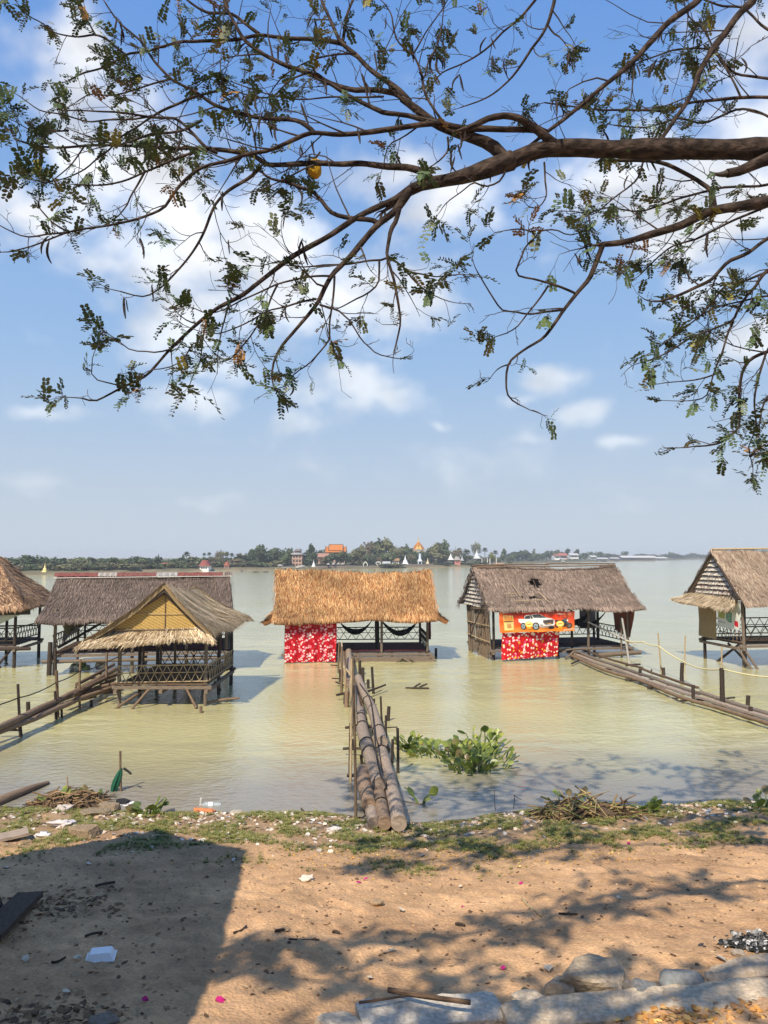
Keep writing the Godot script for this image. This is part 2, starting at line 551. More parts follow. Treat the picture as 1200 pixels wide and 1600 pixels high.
# slopes: [ridge start, ridge end, eave end, eave start]; style: straw length, width, spread, lift, count per square metre, colours; holes in (a, b, ra, rb) on slope 0
func thatch(t: Node3D, slopes: Array, st: Dictionary, holes := []) -> Node3D:
	var b := MB.new()
	var where := []
	var tint := []
	var thick: float = st.get("thick", 0.11)
	var cols: Array = st.colours
	for si in slopes.size():
		var s: Array = slopes[si]
		var nn: Vector3 = (s[3] - s[0]).cross(s[1] - s[0]).normalized()
		if nn.y < 0: nn = -nn
		var na := int(clampf(maxf(s[0].distance_to(s[1]), s[3].distance_to(s[2])) / 0.14, 4, 60))
		var nb := int(clampf(s[0].distance_to(s[3]) / 0.14, 4, 24))
		var open := func(a: float, bb: float) -> bool:
			for hl in holes:
				if hl[0] == si and pow((a - hl[1]) / hl[3], 2) + pow((bb - hl[2]) / hl[4], 2) < 1.0: return true
			return false
		for i in na:
			for j in nb:
				var a0 := float(i) / na
				var a1 := float(i + 1) / na
				var b0 := float(j) / nb
				var b1 := float(j + 1) / nb
				if open.call((a0 + a1) / 2, (b0 + b1) / 2): continue
				b.col = shade(cols[rng.randi() % cols.size()], 0.75)
				var p := [slope_at(s, a0, b0), slope_at(s, a1, b0), slope_at(s, a1, b1), slope_at(s, a0, b1)]
				var up := nn * thick * 0.5
				var q0 := b.v.size()
				for e in 4: b.vert(p[e] + up, nn, Vector2(p[e].x, p[e].z))
				b.face(q0, q0 + 1, q0 + 2); b.face(q0, q0 + 2, q0 + 3)
				q0 = b.v.size()
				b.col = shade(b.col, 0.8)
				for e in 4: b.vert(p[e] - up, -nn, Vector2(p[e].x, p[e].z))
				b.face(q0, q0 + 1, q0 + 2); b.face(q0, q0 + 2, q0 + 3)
				if j == nb - 1: b.quad(p[3] + up, p[2] + up, p[2] - up, p[3] - up)
				b.col = shade(cols[2], 0.75)
				if i == 0: b.quad(p[0] + up, p[3] + up, p[3] - up, p[0] - up)
				if i == na - 1: b.quad(p[1] + up, p[2] + up, p[2] - up, p[1] - up)
		var area: float = (s[0].distance_to(s[1]) + s[3].distance_to(s[2])) * 0.5 * s[0].distance_to(s[3])
		var count := int(area * float(st.density))
		var rows: int = st.get("rows", 0)
		for k in count:
			var a := rng.randf()
			var bb := rng.randf() * 1.02
			if rows: bb = (floor(bb * rows) + 0.75 + rnd(-0.12, 0.12)) / rows - 0.5 / rows
			if k < count * 0.14: bb = rnd(0.93, 1.0)
			var rim := 0.0
			if st.get("edges", 0.0) > 0 and rng.randf() < st.edges:
				rim = -1.0 if rng.randf() < 0.5 else 1.0
				a = rnd(-0.012, 0.02) if rim < 0 else rnd(0.98, 1.012)
			if open.call(a, bb + 0.02) and rng.randf() < 0.93: continue
			var p := slope_at(s, a, minf(bb, 1.0))
			var d := (slope_at(s, a, minf(bb, 0.98) + 0.02) - slope_at(s, a, minf(bb, 0.98))).normalized()
			var side := d.cross(nn).normalized()
			d = (d + side * rnd(-1, 1) * st.spread + nn * (st.lift * rnd(-0.3, 1.0))).normalized()
			if bb > 0.9: d = (d + Vector3(0, -rnd(0.1, 0.75), 0)).normalized()
			if rim != 0.0: d = (d + ((s[1] - s[0]).normalized() * rim * rnd(0.0, 0.55) + Vector3(0, -0.35, 0)) * rnd(0.4, 1.0)).normalized()
			side = d.cross(nn).normalized()
			var out := side.cross(d).normalized()
			if out.dot(nn) < 0: out = -out
			var ln: float = st.length * rnd(0.55, 1.15)
			if bb > 0.9: ln *= rnd(0.5, 1.0)
			var w: float = st.width * rnd(0.6, 1.3)
			where.push_back(Transform3D(Basis(side * w, d * ln, out * ln), p + nn * (thick * 0.5 + rnd(-0.01, 0.03)) - d * ln * 0.35))
			var c: Color = (cols if si < 2 else st.get("skirt", cols))[rng.randi() % cols.size()]
			var patch := 1.0 + float(st.get("patchy", 0.35)) * noise.get_noise_3d(p.x * 55, p.y * 55 + si * 100, p.z * 55)
			tint.push_back(shade(c, patch * rnd(0.75, 1.2)))
	var r := part("roof", b, M["roof_base"], t)
	scatter("thatch", blade_mesh, M["straw"], where, tint, r)
	return r

const BROWN := [Color(0.218, 0.160, 0.124), Color(0.254, 0.189, 0.147), Color(0.184, 0.136, 0.108), Color(0.307, 0.236, 0.184)]
const DARK := [Color(0.148, 0.112, 0.090), Color(0.169, 0.126, 0.101), Color(0.122, 0.094, 0.076), Color(0.194, 0.148, 0.119)]
const ORANGE := [Color(0.42, 0.215, 0.085), Color(0.50, 0.28, 0.115), Color(0.34, 0.16, 0.062), Color(0.56, 0.37, 0.18), Color(0.26, 0.115, 0.048)]
const STRAW := [Color(0.53, 0.41, 0.25), Color(0.66, 0.53, 0.34), Color(0.42, 0.31, 0.175), Color(0.76, 0.64, 0.45), Color(0.29, 0.20, 0.115)]
const RUST := [Color(0.312, 0.187, 0.110), Color(0.385, 0.234, 0.130), Color(0.224, 0.135, 0.083), Color(0.458, 0.312, 0.192), Color(0.146, 0.094, 0.062)]

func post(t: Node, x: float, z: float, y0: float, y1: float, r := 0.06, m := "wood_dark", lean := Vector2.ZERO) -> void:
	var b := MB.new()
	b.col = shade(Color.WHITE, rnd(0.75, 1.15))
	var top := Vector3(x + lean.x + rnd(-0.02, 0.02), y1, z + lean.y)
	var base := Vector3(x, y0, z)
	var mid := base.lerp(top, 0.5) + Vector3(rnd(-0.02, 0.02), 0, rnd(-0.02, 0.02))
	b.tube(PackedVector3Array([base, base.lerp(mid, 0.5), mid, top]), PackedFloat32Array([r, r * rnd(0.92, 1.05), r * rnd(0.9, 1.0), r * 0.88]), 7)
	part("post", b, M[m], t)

func pole(t: Node, called: String, a: Vector3, c: Vector3, r := 0.03, m := "bamboo_brown", bend := 0.02, sides := 6) -> MeshInstance3D:
	var b := MB.new()
	b.col = shade(Color.WHITE, rnd(0.8, 1.12))
	var pts := PackedVector3Array()
	var rad := PackedFloat32Array()
	var o := jig(bend)
	var n := maxi(3, int(a.distance_to(c) / 0.45))
	for i in n + 1:
		var k := float(i) / n
		pts.push_back(a.lerp(c, k) + o * sin(PI * k))
		rad.push_back(r * lerpf(1.0, 0.85, k) * (1.0 + 0.06 * (i % 2)))
	b.tube(pts, rad, sides)
	return part(called, b, M[m], t)

func deck(t: Node, x0: float, x1: float, z0: float, z1: float, y: float, m := "wood_dark") -> void:
	var b := MB.new()
	var z := z0
	while z < z1 - 0.02:
		b.col = shade(Color.WHITE, rnd(0.7, 1.2))
		b.box(Transform3D(Basis(), Vector3((x0 + x1) / 2 + rnd(-0.03, 0.03), y - 0.02 + rnd(-0.006, 0.006), z + 0.055)), Vector3(x1 - x0, 0.035, 0.1))
		z += 0.115
	part("deck", b, M[m], t)
	for f in [[Vector3(x0 - 0.12, y - 0.1, z1 + 0.02), Vector3(x1 + 0.12, y - 0.1, z1 + 0.02)], [Vector3(x0 - 0.1, y - 0.1, z0), Vector3(x1 + 0.1, y - 0.1, z0)], [Vector3(x0, y - 0.19, z0 - 0.1), Vector3(x0, y - 0.19, z1 + 0.18)], [Vector3(x1, y - 0.19, z0 - 0.1), Vector3(x1, y - 0.19, z1 + 0.18)], [Vector3((x0 + x1) / 2, y - 0.19, z0 - 0.1), Vector3((x0 + x1) / 2, y - 0.19, z1 + 0.18)]]:
		var bb := MB.new()
		bb.bar(f[0], f[1], 0.09, 0.085)
		part("beam", bb, M["wood_grey"], t)

# a railing of two rails with crossed laths between; single: each lath a sub-part of its own
func railing(t: Node3D, a: Vector3, c: Vector3, h: float, n: int, m: String, single: bool, r := 0.022) -> void:
	var up := Vector3(0, h, 0)
	var b := MB.new()
	b.rod(a, c, r, r * 0.9); b.rod(a + up, c + up, r * 1.1, r)
	if h > 0.4: b.rod(a + up * 0.55, c + up * 0.55, r * 0.7, r * 0.6)
	var o := part("railing", b, M[m], t)
	var side := (c - a).cross(Vector3.UP).normalized() * r
	var all := MB.new()
	for i in n:
		for k in 2:
			var p := a.lerp(c, float(i) / n)
			var q := a.lerp(c, float(i + 1) / n)
			var bb := MB.new() if single else all
			bb.col = shade(Color.WHITE, rnd(0.75, 1.15))
			if k == 0: bb.rod(p + side, q + up + side, r * 0.6, r * 0.55, 5)
			else: bb.rod(p + up - side, q - side, r * 0.6, r * 0.55, 5)
			if single: part("lath", bb, M[m], o)
	if not single:
		part("lattice", all, M[m], o).set_meta("kind", "stuff")

func cloth_mesh(a: Vector3, c: Vector3, e: Vector3, f: Vector3, folds: float, depth: float, nx := 28, ny := 10, uvs := Vector2.ONE) -> ArrayMesh:
	# corners: lower left, lower right, upper right, upper left
	var b := MB.new()
	var nn := (c - a).cross(f - a).normalized()
	for j in ny + 1:
		for i in nx + 1:
			var u := float(i) / nx
			var w := float(j) / ny
			var p := a.lerp(c, u).lerp(f.lerp(e, u), w)
			p.y -= w * (0.02 + depth * 0.8) * absf(sin(u * 4.0 * PI)) * (0.6 + 0.4 * sin(u * 7.0))
			p += nn * depth * (sin(u * folds * TAU + 1.3 * sin(u * 9.0)) * (1.15 - 0.7 * w) + 1.1 * noise.get_noise_2d(u * 170 + a.x * 30, w * 120) + 0.7 * noise.get_noise_2d(u * 260 + w * 190, w * 60))
			b.vert(p, nn, Vector2(u * uvs.x, (1.0 - w) * uvs.y))
	for j in ny:
		for i in nx:
			var q := j * (nx + 1) + i
			b.face(q, q + 1, q + nx + 2); b.face(q, q + nx + 2, q + nx + 1)
	for j in ny + 1:
		for i in nx + 1:
			var q := j * (nx + 1) + i
			var dx := b.v[mini(q + 1, q - i + nx)] - b.v[q - mini(i, 1)]
			var dy := b.v[q + (nx + 1 if j < ny else 0)] - b.v[q - (nx + 1 if j > 0 else 0)]
			var d := dx.cross(dy).normalized()
			b.n[q] = d if d.dot(nn) > 0 else -d
	return b.mesh()

func hammock(at_: Transform3D, a: Vector3, c: Vector3, sag: float, label: String) -> void:
	var b := MB.new()
	var n := 16
	var dir := (c - a).normalized()
	var side := dir.cross(Vector3.UP).normalized()
	for i in n + 1:
		var k := float(i) / n
		var p := a.lerp(c, k) + Vector3(0, -sag * 4.0 * k * (1 - k), 0)
		var w := 0.04 + 0.4 * pow(sin(PI * k), 1.4)
		for j in 7:
			var q := (j - 3) / 3.0
			b.vert(p + side * w * q * 0.8 + Vector3(0, 0.2 * pow(sin(PI * k), 1.2) * q * q, 0), Vector3.UP, Vector2(k, q))
	for i in n:
		for j in 6:
			var q := i * 7 + j
			b.face(q, q + 1, q + 8); b.face(q, q + 8, q + 7)
	var o := part("hammock", b, M["black_cloth"])
	o.transform = at_
	tag(o, label, "hammock", "black hammocks slung in the huts")
	for e in [[a, Vector3(0, 0.28, 0) - dir * 0.16], [c, Vector3(0, 0.28, 0) + dir * 0.16]]:
		var rb := MB.new()
		rb.rod(e[0], e[0] + e[1], 0.012, 0.012, 5)
		part("cord", rb, M["dark_rope"], o)

# ---------------------------------------------------------------- printed cloth
func disc(im: Image, cx: float, cy: float, r: float, c: Color) -> void:
	var w := im.get_width()
	var h := im.get_height()
	for y in range(int(cy - r), int(cy + r) + 1):
		for x in range(int(cx - r), int(cx + r) + 1):
			if (x - cx) * (x - cx) + (y - cy) * (y - cy) <= r * r: im.set_pixel(posmod(x, w), posmod(y, h), c)

func flower(im: Image, cx: float, cy: float, r: float, c: Color, heart: Color) -> void:
	var turn := rnd(0, TAU)
	for k in 5:
		disc(im, cx + cos(turn + TAU * k / 5) * r * 0.6, cy + sin(turn + TAU * k / 5) * r * 0.6, r * 0.5, c)
	disc(im, cx, cy, r * 0.3, heart)

func floral(ground: Color, petals: Array, count: int, r0: float, r1: float) -> ImageTexture:
	var im := Image.create(256, 256, false, Image.FORMAT_RGB8)
	im.fill(ground)
	for i in count:
		var c: Color = petals[rng.randi() % petals.size()]
		flower(im, rnd(0, 256), rnd(0, 256), rnd(r0, r1), c, Color(0.95, 0.8, 0.3) if rng.randf() < 0.5 else Color(0.35, 0.05, 0.1))
	for i in count:
		disc(im, rnd(0, 256), rnd(0, 256), rnd(1.0, 2.6), Color(0.2, 0.25, 0.08) if rng.randf() < 0.35 else petals[rng.randi() % petals.size()])
	return ImageTexture.create_from_image(im)

func poly(im: Image, pts: Array, c: Color, c2 = null) -> void:
	var pa := PackedVector2Array(pts)
	var lo := pa[0]
	var hi := pa[0]
	for p in pa:
		lo = lo.min(p); hi = hi.max(p)
	for y in range(maxi(0, int(lo.y)), mini(im.get_height() - 1, int(hi.y)) + 1):
		for x in range(maxi(0, int(lo.x)), mini(im.get_width() - 1, int(hi.x)) + 1):
			if Geometry2D.is_point_in_polygon(Vector2(x + 0.5, y + 0.5), pa):
				im.set_pixel(x, y, c if c2 == null else c.lerp(c2, (y - lo.y) / maxf(1.0, hi.y - lo.y)))

func ring(im: Image, cx: float, cy: float, rx: float, ry: float, c: Color, inner := 0.0) -> void:
	for y in range(int(cy - ry), int(cy + ry) + 1):
		for x in range(int(cx - rx), int(cx + rx) + 1):
			var q := pow((x - cx) / rx, 2) + pow((y - cy) / ry, 2)
			if q <= 1.0 and q >= inner * inner and x >= 0 and y >= 0 and x < im.get_width() and y < im.get_height(): im.set_pixel(x, y, c)

func V2(a: Array) -> Array:
	var out := []
	for i in range(0, a.size(), 2): out.push_back(Vector2(a[i], a[i + 1]))
	return out

# the advertising banner: a white pickup, a dark motorbike, two gold medallions and a pale panel on orange; measured on a sheet of 960 x 320
func banner_print() -> ImageTexture:
	var im := Image.create(960, 320, false, Image.FORMAT_RGB8)
	for y in 320:
		for x in 960:
			var k := y / 320.0
			var c := Color(0.86, 0.24, 0.10).lerp(Color(0.97, 0.52, 0.10), smooth(0.45, 1.0, k))
			c = c.lerp(Color(0.62, 0.12, 0.08), 0.75 * smooth(0.5, 0.1, k + 0.25 * absf(x / 960.0 - 0.3)) )
			c = c.lerp(Color(0.93, 0.38, 0.12), smooth(120, 20, x) * 0.8)
			im.set_pixel(x, y, c)
	# pale panel with small print
	poly(im, V2([50, 40, 178, 50, 182, 285, 55, 285]), Color(0.80, 0.78, 0.40))
	poly(im, V2([62, 50, 165, 58, 167, 125, 62, 125]), Color(0.86, 0.52, 0.22))
	poly(im, V2([64, 160, 172, 160, 174, 275, 66, 275]), Color(0.93, 0.87, 0.55))
	poly(im, V2([95, 185, 145, 180, 150, 250, 98, 255]), Color(0.80, 0.55, 0.25))
	for k in 4: poly(im, V2([75, 168 + k * 26, 165, 168 + k * 26, 165, 172 + k * 26, 75, 172 + k * 26]), Color(0.6, 0.38, 0.2))
	poly(im, V2([58, 132, 172, 132, 172, 152, 58, 152]), Color(0.55, 0.22, 0.12))
	# rows of small lettering along the top and the foot
	for k in 34:
		var x0 := 600.0 + k * 10.2
		poly(im, V2([x0, 34 + rnd(-3, 3), x0 + 6, 33, x0 + 6, 56, x0, 56 + rnd(-3, 3)]), Color(0.70, 0.42, 0.33))
	for k in 7:
		poly(im, V2([735 + k * 12, 36, 743 + k * 12, 34, 743 + k * 12, 52, 735 + k * 12, 54]), Color(0.95, 0.85, 0.8))
	for k in 16:
		poly(im, V2([815 + k * 8.5, 292 - k, 820 + k * 8.5, 291 - k, 820 + k * 8.5, 309 - k, 815 + k * 8.5, 310 - k]), Color(0.97, 0.9, 0.85))
	# shadow under the pickup as printed
	poly(im, V2([255, 262, 300, 285, 440, 288, 660, 280, 715, 262, 690, 250, 300, 250]), Color(0.75, 0.40, 0.06))
	# pickup body
	poly(im, V2([242, 112, 310, 108, 330, 55, 352, 45, 470, 42, 530, 52, 612, 100, 672, 118, 700, 150, 704, 205, 690, 228, 500, 236, 470, 236, 300, 215, 262, 170, 244, 160]), Color(0.95, 0.95, 0.95))
	poly(im, V2([250, 160, 300, 168, 420, 178, 470, 190, 470, 232, 430, 240, 345, 226, 300, 214, 262, 172]), Color(0.84, 0.85, 0.87))
	poly(im, V2([318, 105, 336, 62, 388, 56, 396, 110]), Color(0.16, 0.2, 0.24))
	poly(im, V2([402, 110, 394, 56, 408, 54, 424, 112]), Color(0.2, 0.24, 0.28))
	poly(im, V2([420, 52, 500, 48, 540, 60, 608, 98, 520, 104, 442, 100]), Color(0.13, 0.17, 0.2), Color(0.3, 0.37, 0.42))
	poly(im, V2([330, 56, 352, 46, 470, 43, 528, 52, 500, 48, 420, 51, 390, 54]), Color(0.75, 0.76, 0.78))
	poly(im, V2([545, 138, 688, 130, 690, 195, 668, 208, 580, 210, 552, 180]), Color(0.22, 0.2, 0.2))
	for k in 4: poly(im, V2([556 + k * 4, 150 + k * 14, 684, 143 + k * 14, 684, 147 + k * 14, 557 + k * 4, 154 + k * 14]), Color(0.42, 0.41, 0.41))
	poly(im, V2([604, 190, 660, 188, 660, 202, 608, 204]), Color(0.85, 0.62, 0.35))
	poly(im, V2([488, 132, 528, 128, 536, 142, 500, 150]), Color(0.78, 0.84, 0.88))
	poly(im, V2([690, 128, 698, 134, 700, 160, 692, 156]), Color(0.8, 0.85, 0.88))
	poly(im, V2([505, 208, 540, 206, 548, 222, 512, 222]), Color(0.2, 0.2, 0.2))
	poly(im, V2([500, 232, 700, 222, 690, 246, 520, 254]), Color(0.55, 0.55, 0.55))
	for wl in [[300, 225, 34, 58], [458, 232, 44, 62]]:
		ring(im, wl[0], wl[1], wl[2], wl[3], Color(0.09, 0.09, 0.1))
		ring(im, wl[0] - 2, wl[1], wl[2] * 0.66, wl[3] * 0.68, Color(0.62, 0.72, 0.76))
		ring(im, wl[0] - 2, wl[1], wl[2] * 0.2, wl[3] * 0.2, Color(0.3, 0.34, 0.36))
		for k in 5:
			var an := TAU * k / 5
			ring(im, wl[0] - 2 + cos(an) * wl[2] * 0.4, wl[1] + sin(an) * wl[3] * 0.4, wl[2] * 0.13, wl[3] * 0.13, Color(0.28, 0.32, 0.34))
	ring(im, 660, 258, 42, 26, Color(0.1, 0.1, 0.1))
	# motorbike
	ring(im, 888, 232, 40, 46, Color(0.12, 0.11, 0.12))
	ring(im, 888, 232, 27, 31, Color(0.45, 0.30, 0.18))
	ring(im, 888, 232, 22, 26, Color(0.4, 0.42, 0.45))
	ring(im, 736, 226, 34, 40, Color(0.13, 0.11, 0.12))
	ring(im, 736, 226, 20, 24, Color(0.5, 0.25, 0.12))
	poly(im, V2([700, 150, 745, 140, 780, 152, 800, 128, 850, 118, 872, 150, 880, 195, 850, 205, 845, 245, 790, 250, 760, 215, 740, 185, 706, 165]), Color(0.12, 0.16, 0.2))
	poly(im, V2([800, 132, 846, 124, 856, 152, 815, 170]), Color(0.22, 0.30, 0.36))
	poly(im, V2([842, 118, 858, 112, 890, 225, 878, 230]), Color(0.25, 0.27, 0.3))
	poly(im, V2([790, 88, 818, 96, 845, 112, 838, 120, 808, 106]), Color(0.12, 0.12, 0.14))
	poly(im, V2([850, 92, 862, 90, 852, 120, 842, 118]), Color(0.12, 0.12, 0.14))
	ring(im, 868, 146, 11, 14, Color(0.95, 0.93, 0.85))
	# medallions
	for md in [[372, 196], [768, 200]]:
		for k in 16: ring(im, md[0] + cos(TAU * k / 16) * 42, md[1] + sin(TAU * k / 16) * 42, 9, 9, Color(0.93, 0.70, 0.15))
		ring(im, md[0], md[1], 44, 44, Color(0.97, 0.84, 0.36))
		ring(im, md[0], md[1], 34, 34, Color(0.99, 0.93, 0.62))
		poly(im, V2([md[0] - 26, md[1] - 10, md[0] + 26, md[1] - 14, md[0] + 26, md[1] + 8, md[0] - 26, md[1] + 10]), Color(0.86, 0.56, 0.16))
		poly(im, V2([md[0] - 20, md[1] + 38, md[0] + 20, md[1] + 38, md[0] + 26, md[1] + 84, md[0], md[1] + 66, md[0] - 26, md[1] + 84]), Color(0.95, 0.66, 0.1))
	for y in 320:
		for x in 960:
			var c := im.get_pixel(x, y)
			var fade := clampf(0.16 + 0.3 * noise.get_noise_2d(x * 0.35, y * 0.8), 0.04, 0.4)
			im.set_pixel(x, y, c.lerp(Color(0.80, 0.68, 0.58), fade))
	return ImageTexture.create_from_image(im)

func weave_tex() -> ImageTexture:
	var im := Image.create(256, 256, false, Image.FORMAT_RGB8)
	for y in 256:
		for x in 256:
			var cx := x / 16
			var cy := y / 8
			var over := posmod(cx + cy, 4) < 2
			var e := minf(minf(x % 16, 15 - x % 16) / 3.0, 1.0) if over else minf(minf(y % 8, 7 - y % 8) / 2.0, 1.0)
			var k := (0.82 + 0.18 * e) * (1.0 if over else 0.86) * (0.93 + 0.14 * noise.get_noise_2d(cx * 90.0 if not over else x * 8.0, cy * 77.0))
			im.set_pixel(x, y, Color(clampf(k, 0, 1), clampf(k * 0.98, 0, 1), clampf(k * 0.94, 0, 1)))
	return ImageTexture.create_from_image(im)

# ---------------------------------------------------------------- the huts
func gable_stripes(t: Node3D, x: float, y0: float, y1: float, hw: float, zc: float, rows: int) -> void:
	# rows of pale and dark leaf strips closing a gable that faces along x
	for r in rows:
		var k0 := float(r) / rows
		var k1 := float(r + 1) / rows
		var w0 := hw * (1.0 - k0)
		var b := MB.new()
		var n := int(maxf(3, w0 * 16))
		for i in n:
			var z0 := zc - w0 + 2 * w0 * i / n
			var z1 := zc - w0 + 2 * w0 * (i + 1) / n
			var lift := rnd(0.0, 0.03)
			b.col = shade(Color(0.55, 0.5, 0.42), rnd(0.75, 1.1))
			b.quad(Vector3(x - 0.06 - lift, lerpf(y0, y1, k0) - 0.02 + rnd(-0.02, 0.02), z0), Vector3(x - 0.06 - lift, lerpf(y0, y1, k0) - 0.02, z1), Vector3(x - lift * 0.3, lerpf(y0, y1, k0 + (k1 - k0) * 0.62), z1), Vector3(x - lift * 0.3, lerpf(y0, y1, k0 + (k1 - k0) * 0.62), z0))
			b.col = shade(Color(0.13, 0.095, 0.07), rnd(0.7, 1.3))
			b.quad(Vector3(x, lerpf(y0, y1, k0 + (k1 - k0) * 0.5), z0), Vector3(x, lerpf(y0, y1, k0 + (k1 - k0) * 0.5), z1), Vector3(x + 0.02, lerpf(y0, y1, k1), z1), Vector3(x + 0.02, lerpf(y0, y1, k1), z0))
		part("gable_strip", b, M["plain"], t)

func frame_roof(t: Node3D, x0: float, x1: float, z0: float, z1: float, ye: float, yr: float) -> void:
	# plates, rafters and a ridge pole under the thatch
	for z in [z0, z1]:
		pole(t, "wall_plate", Vector3(x0 - 0.25, ye, z), Vector3(x1 + 0.25, ye, z), 0.045, "wood_dark", 0.01)
	pole(t, "ridge_pole", Vector3(x0 - 0.2, yr, (z0 + z1) / 2), Vector3(x1 + 0.2, yr, (z0 + z1) / 2), 0.04, "wood_dark", 0.01)
	for i in 6:
		var x := lerpf(x0, x1, i / 5.0)
		for z in [z0, z1]:
			pole(t, "rafter", Vector3(x, yr - 0.03, (z0 + z1) / 2), Vector3(x, ye - 0.02, z), 0.03, "wood_dark", 0.01)

func orange_hut() -> void:
	var t := thing("thatched_hut", "lake hut with fresh orange straw roof and a red floral curtain", "hut", Vector3(-1.12, 0, -31.0), deg_to_rad(3), "huts standing in the lake")
	deck(t, -2.7, 2.8, -1.6, 1.5, 0.36)
	for x in [-2.65, -0.82, 0.95, 2.7]:
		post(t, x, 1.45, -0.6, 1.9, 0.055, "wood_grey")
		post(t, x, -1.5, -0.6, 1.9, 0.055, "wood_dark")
		post(t, x + 0.5, 0.0, -0.6, 0.3, 0.06, "wood_dark")
	post(t, 0.8, 0.55, 0.3, 2.2, 0.05, "wood_dark")
	railing(t, Vector3(-2.7, 0.5, -1.55), Vector3(2.75, 0.5, -1.55), 0.5, 16, "wood_dark", false)
	railing(t, Vector3(2.72, 0.5, -1.5), Vector3(2.72, 0.5, 1.4), 0.5, 9, "wood_dark", false)
	var bb := MB.new()
	bb.bar(Vector3(-0.7, 0.08, 1.62), Vector3(2.95, 0.1, 1.62), 0.06, 0.2)
	part("beam", bb, M["wood_grey"], t)
	for f in [[Vector3(1.5, 0.02, 1.75), Vector3(1.75, 0.16, 1.7)], [Vector3(1.95, 0.03, 1.78), Vector3(1.72, 0.16, 1.72)], [Vector3(2.2, 0.02, 1.75), Vector3(2.0, 0.14, 1.7)]]:
		pole(t, "brace", f[0], f[1], 0.03, "wood_grey")
	frame_roof(t, -2.9, 2.8, -1.5, 1.45, 1.85, 3.15)
	thatch(t, [
		[Vector3(-3.16, 3.33, 0), Vector3(2.98, 3.36, 0), Vector3(3.02, 1.62, 2.1), Vector3(-3.05, 1.5, 2.1)],
		[Vector3(-3.16, 3.33, 0), Vector3(2.98, 3.36, 0), Vector3(3.0, 1.6, -2.1), Vector3(-3.05, 1.55, -2.1)],
		[Vector3(-3.0, 1.95, 1.5), Vector3(-3.0, 1.95, -1.5), Vector3(-3.5, 1.5, -1.8), Vector3(-3.5, 1.5, 1.8)],
		[Vector3(2.9, 1.98, 1.5), Vector3(2.9, 1.98, -1.5), Vector3(3.42, 1.5, -1.8), Vector3(3.42, 1.5, 1.8)],
	], {"length": 0.34, "width": 0.014, "spread": 0.32, "lift": 0.30, "density": 560, "colours": ORANGE, "patchy": 0.8, "thick": 0.16, "edges": 0.04})
	var tr := t.transform
	var red := mat("red_floral_cloth", Color.WHITE, 0.9, floral(Color(0.70, 0.07, 0.13), [Color(0.98, 0.9, 0.9), Color(0.95, 0.72, 0.76), Color(0.93, 0.5, 0.6), Color(0.55, 0.02, 0.1)], 70, 7, 13), Vector3(1, 1, 1))
	red.backlight_enabled = true; red.backlight = lin(0.10, 0.02, 0.02)
	var c := put("floral_curtain", cloth_mesh(Vector3(-2.68, 0.02, 1.8), Vector3(-0.78, 0.04, 1.8), Vector3(-0.74, 1.66, 1.86), Vector3(-2.68, 1.62, 1.86), 6.0, 0.035, 60, 14, Vector2(2.4, 2.1)), red)
	c.transform = tr
	tag(c, "red curtain with white and pink flowers hanging to the water under the orange thatch", "curtain")
	hammock(tr, Vector3(-0.72, 1.45, -0.2), Vector3(0.72, 1.55, 0.1), 0.66, "black hammock beside the red floral curtain in the orange thatched hut")
	hammock(tr, Vector3(0.9, 1.6, 0.2), Vector3(2.55, 1.4, -0.4), 0.72, "black hammock at the open end of the orange thatched hut")
	var mb := MB.new()
	mb.col = Color(0.16, 0.045, 0.055)
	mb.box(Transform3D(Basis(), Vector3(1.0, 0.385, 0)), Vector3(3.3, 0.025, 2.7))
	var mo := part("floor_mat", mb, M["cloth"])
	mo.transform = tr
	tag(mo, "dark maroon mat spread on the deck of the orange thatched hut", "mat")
	var pb := MB.new()
	pb.col = Color(0.22, 0.03, 0.05)
	var pm := put("side_cloth", cloth_mesh(Vector3(2.86, 0.75, 0.2), Vector3(2.86, 0.75, 1.2), Vector3(2.86, 1.6, 1.2), Vector3(2.86, 1.6, 0.2), 2.0, 0.03, 12, 6), mat("maroon_cloth", lin(0.2, 0.035, 0.05), 0.9))
	pm.transform = tr
	tag(pm, "small maroon cloth hung at the open end of the orange thatched hut", "cloth")

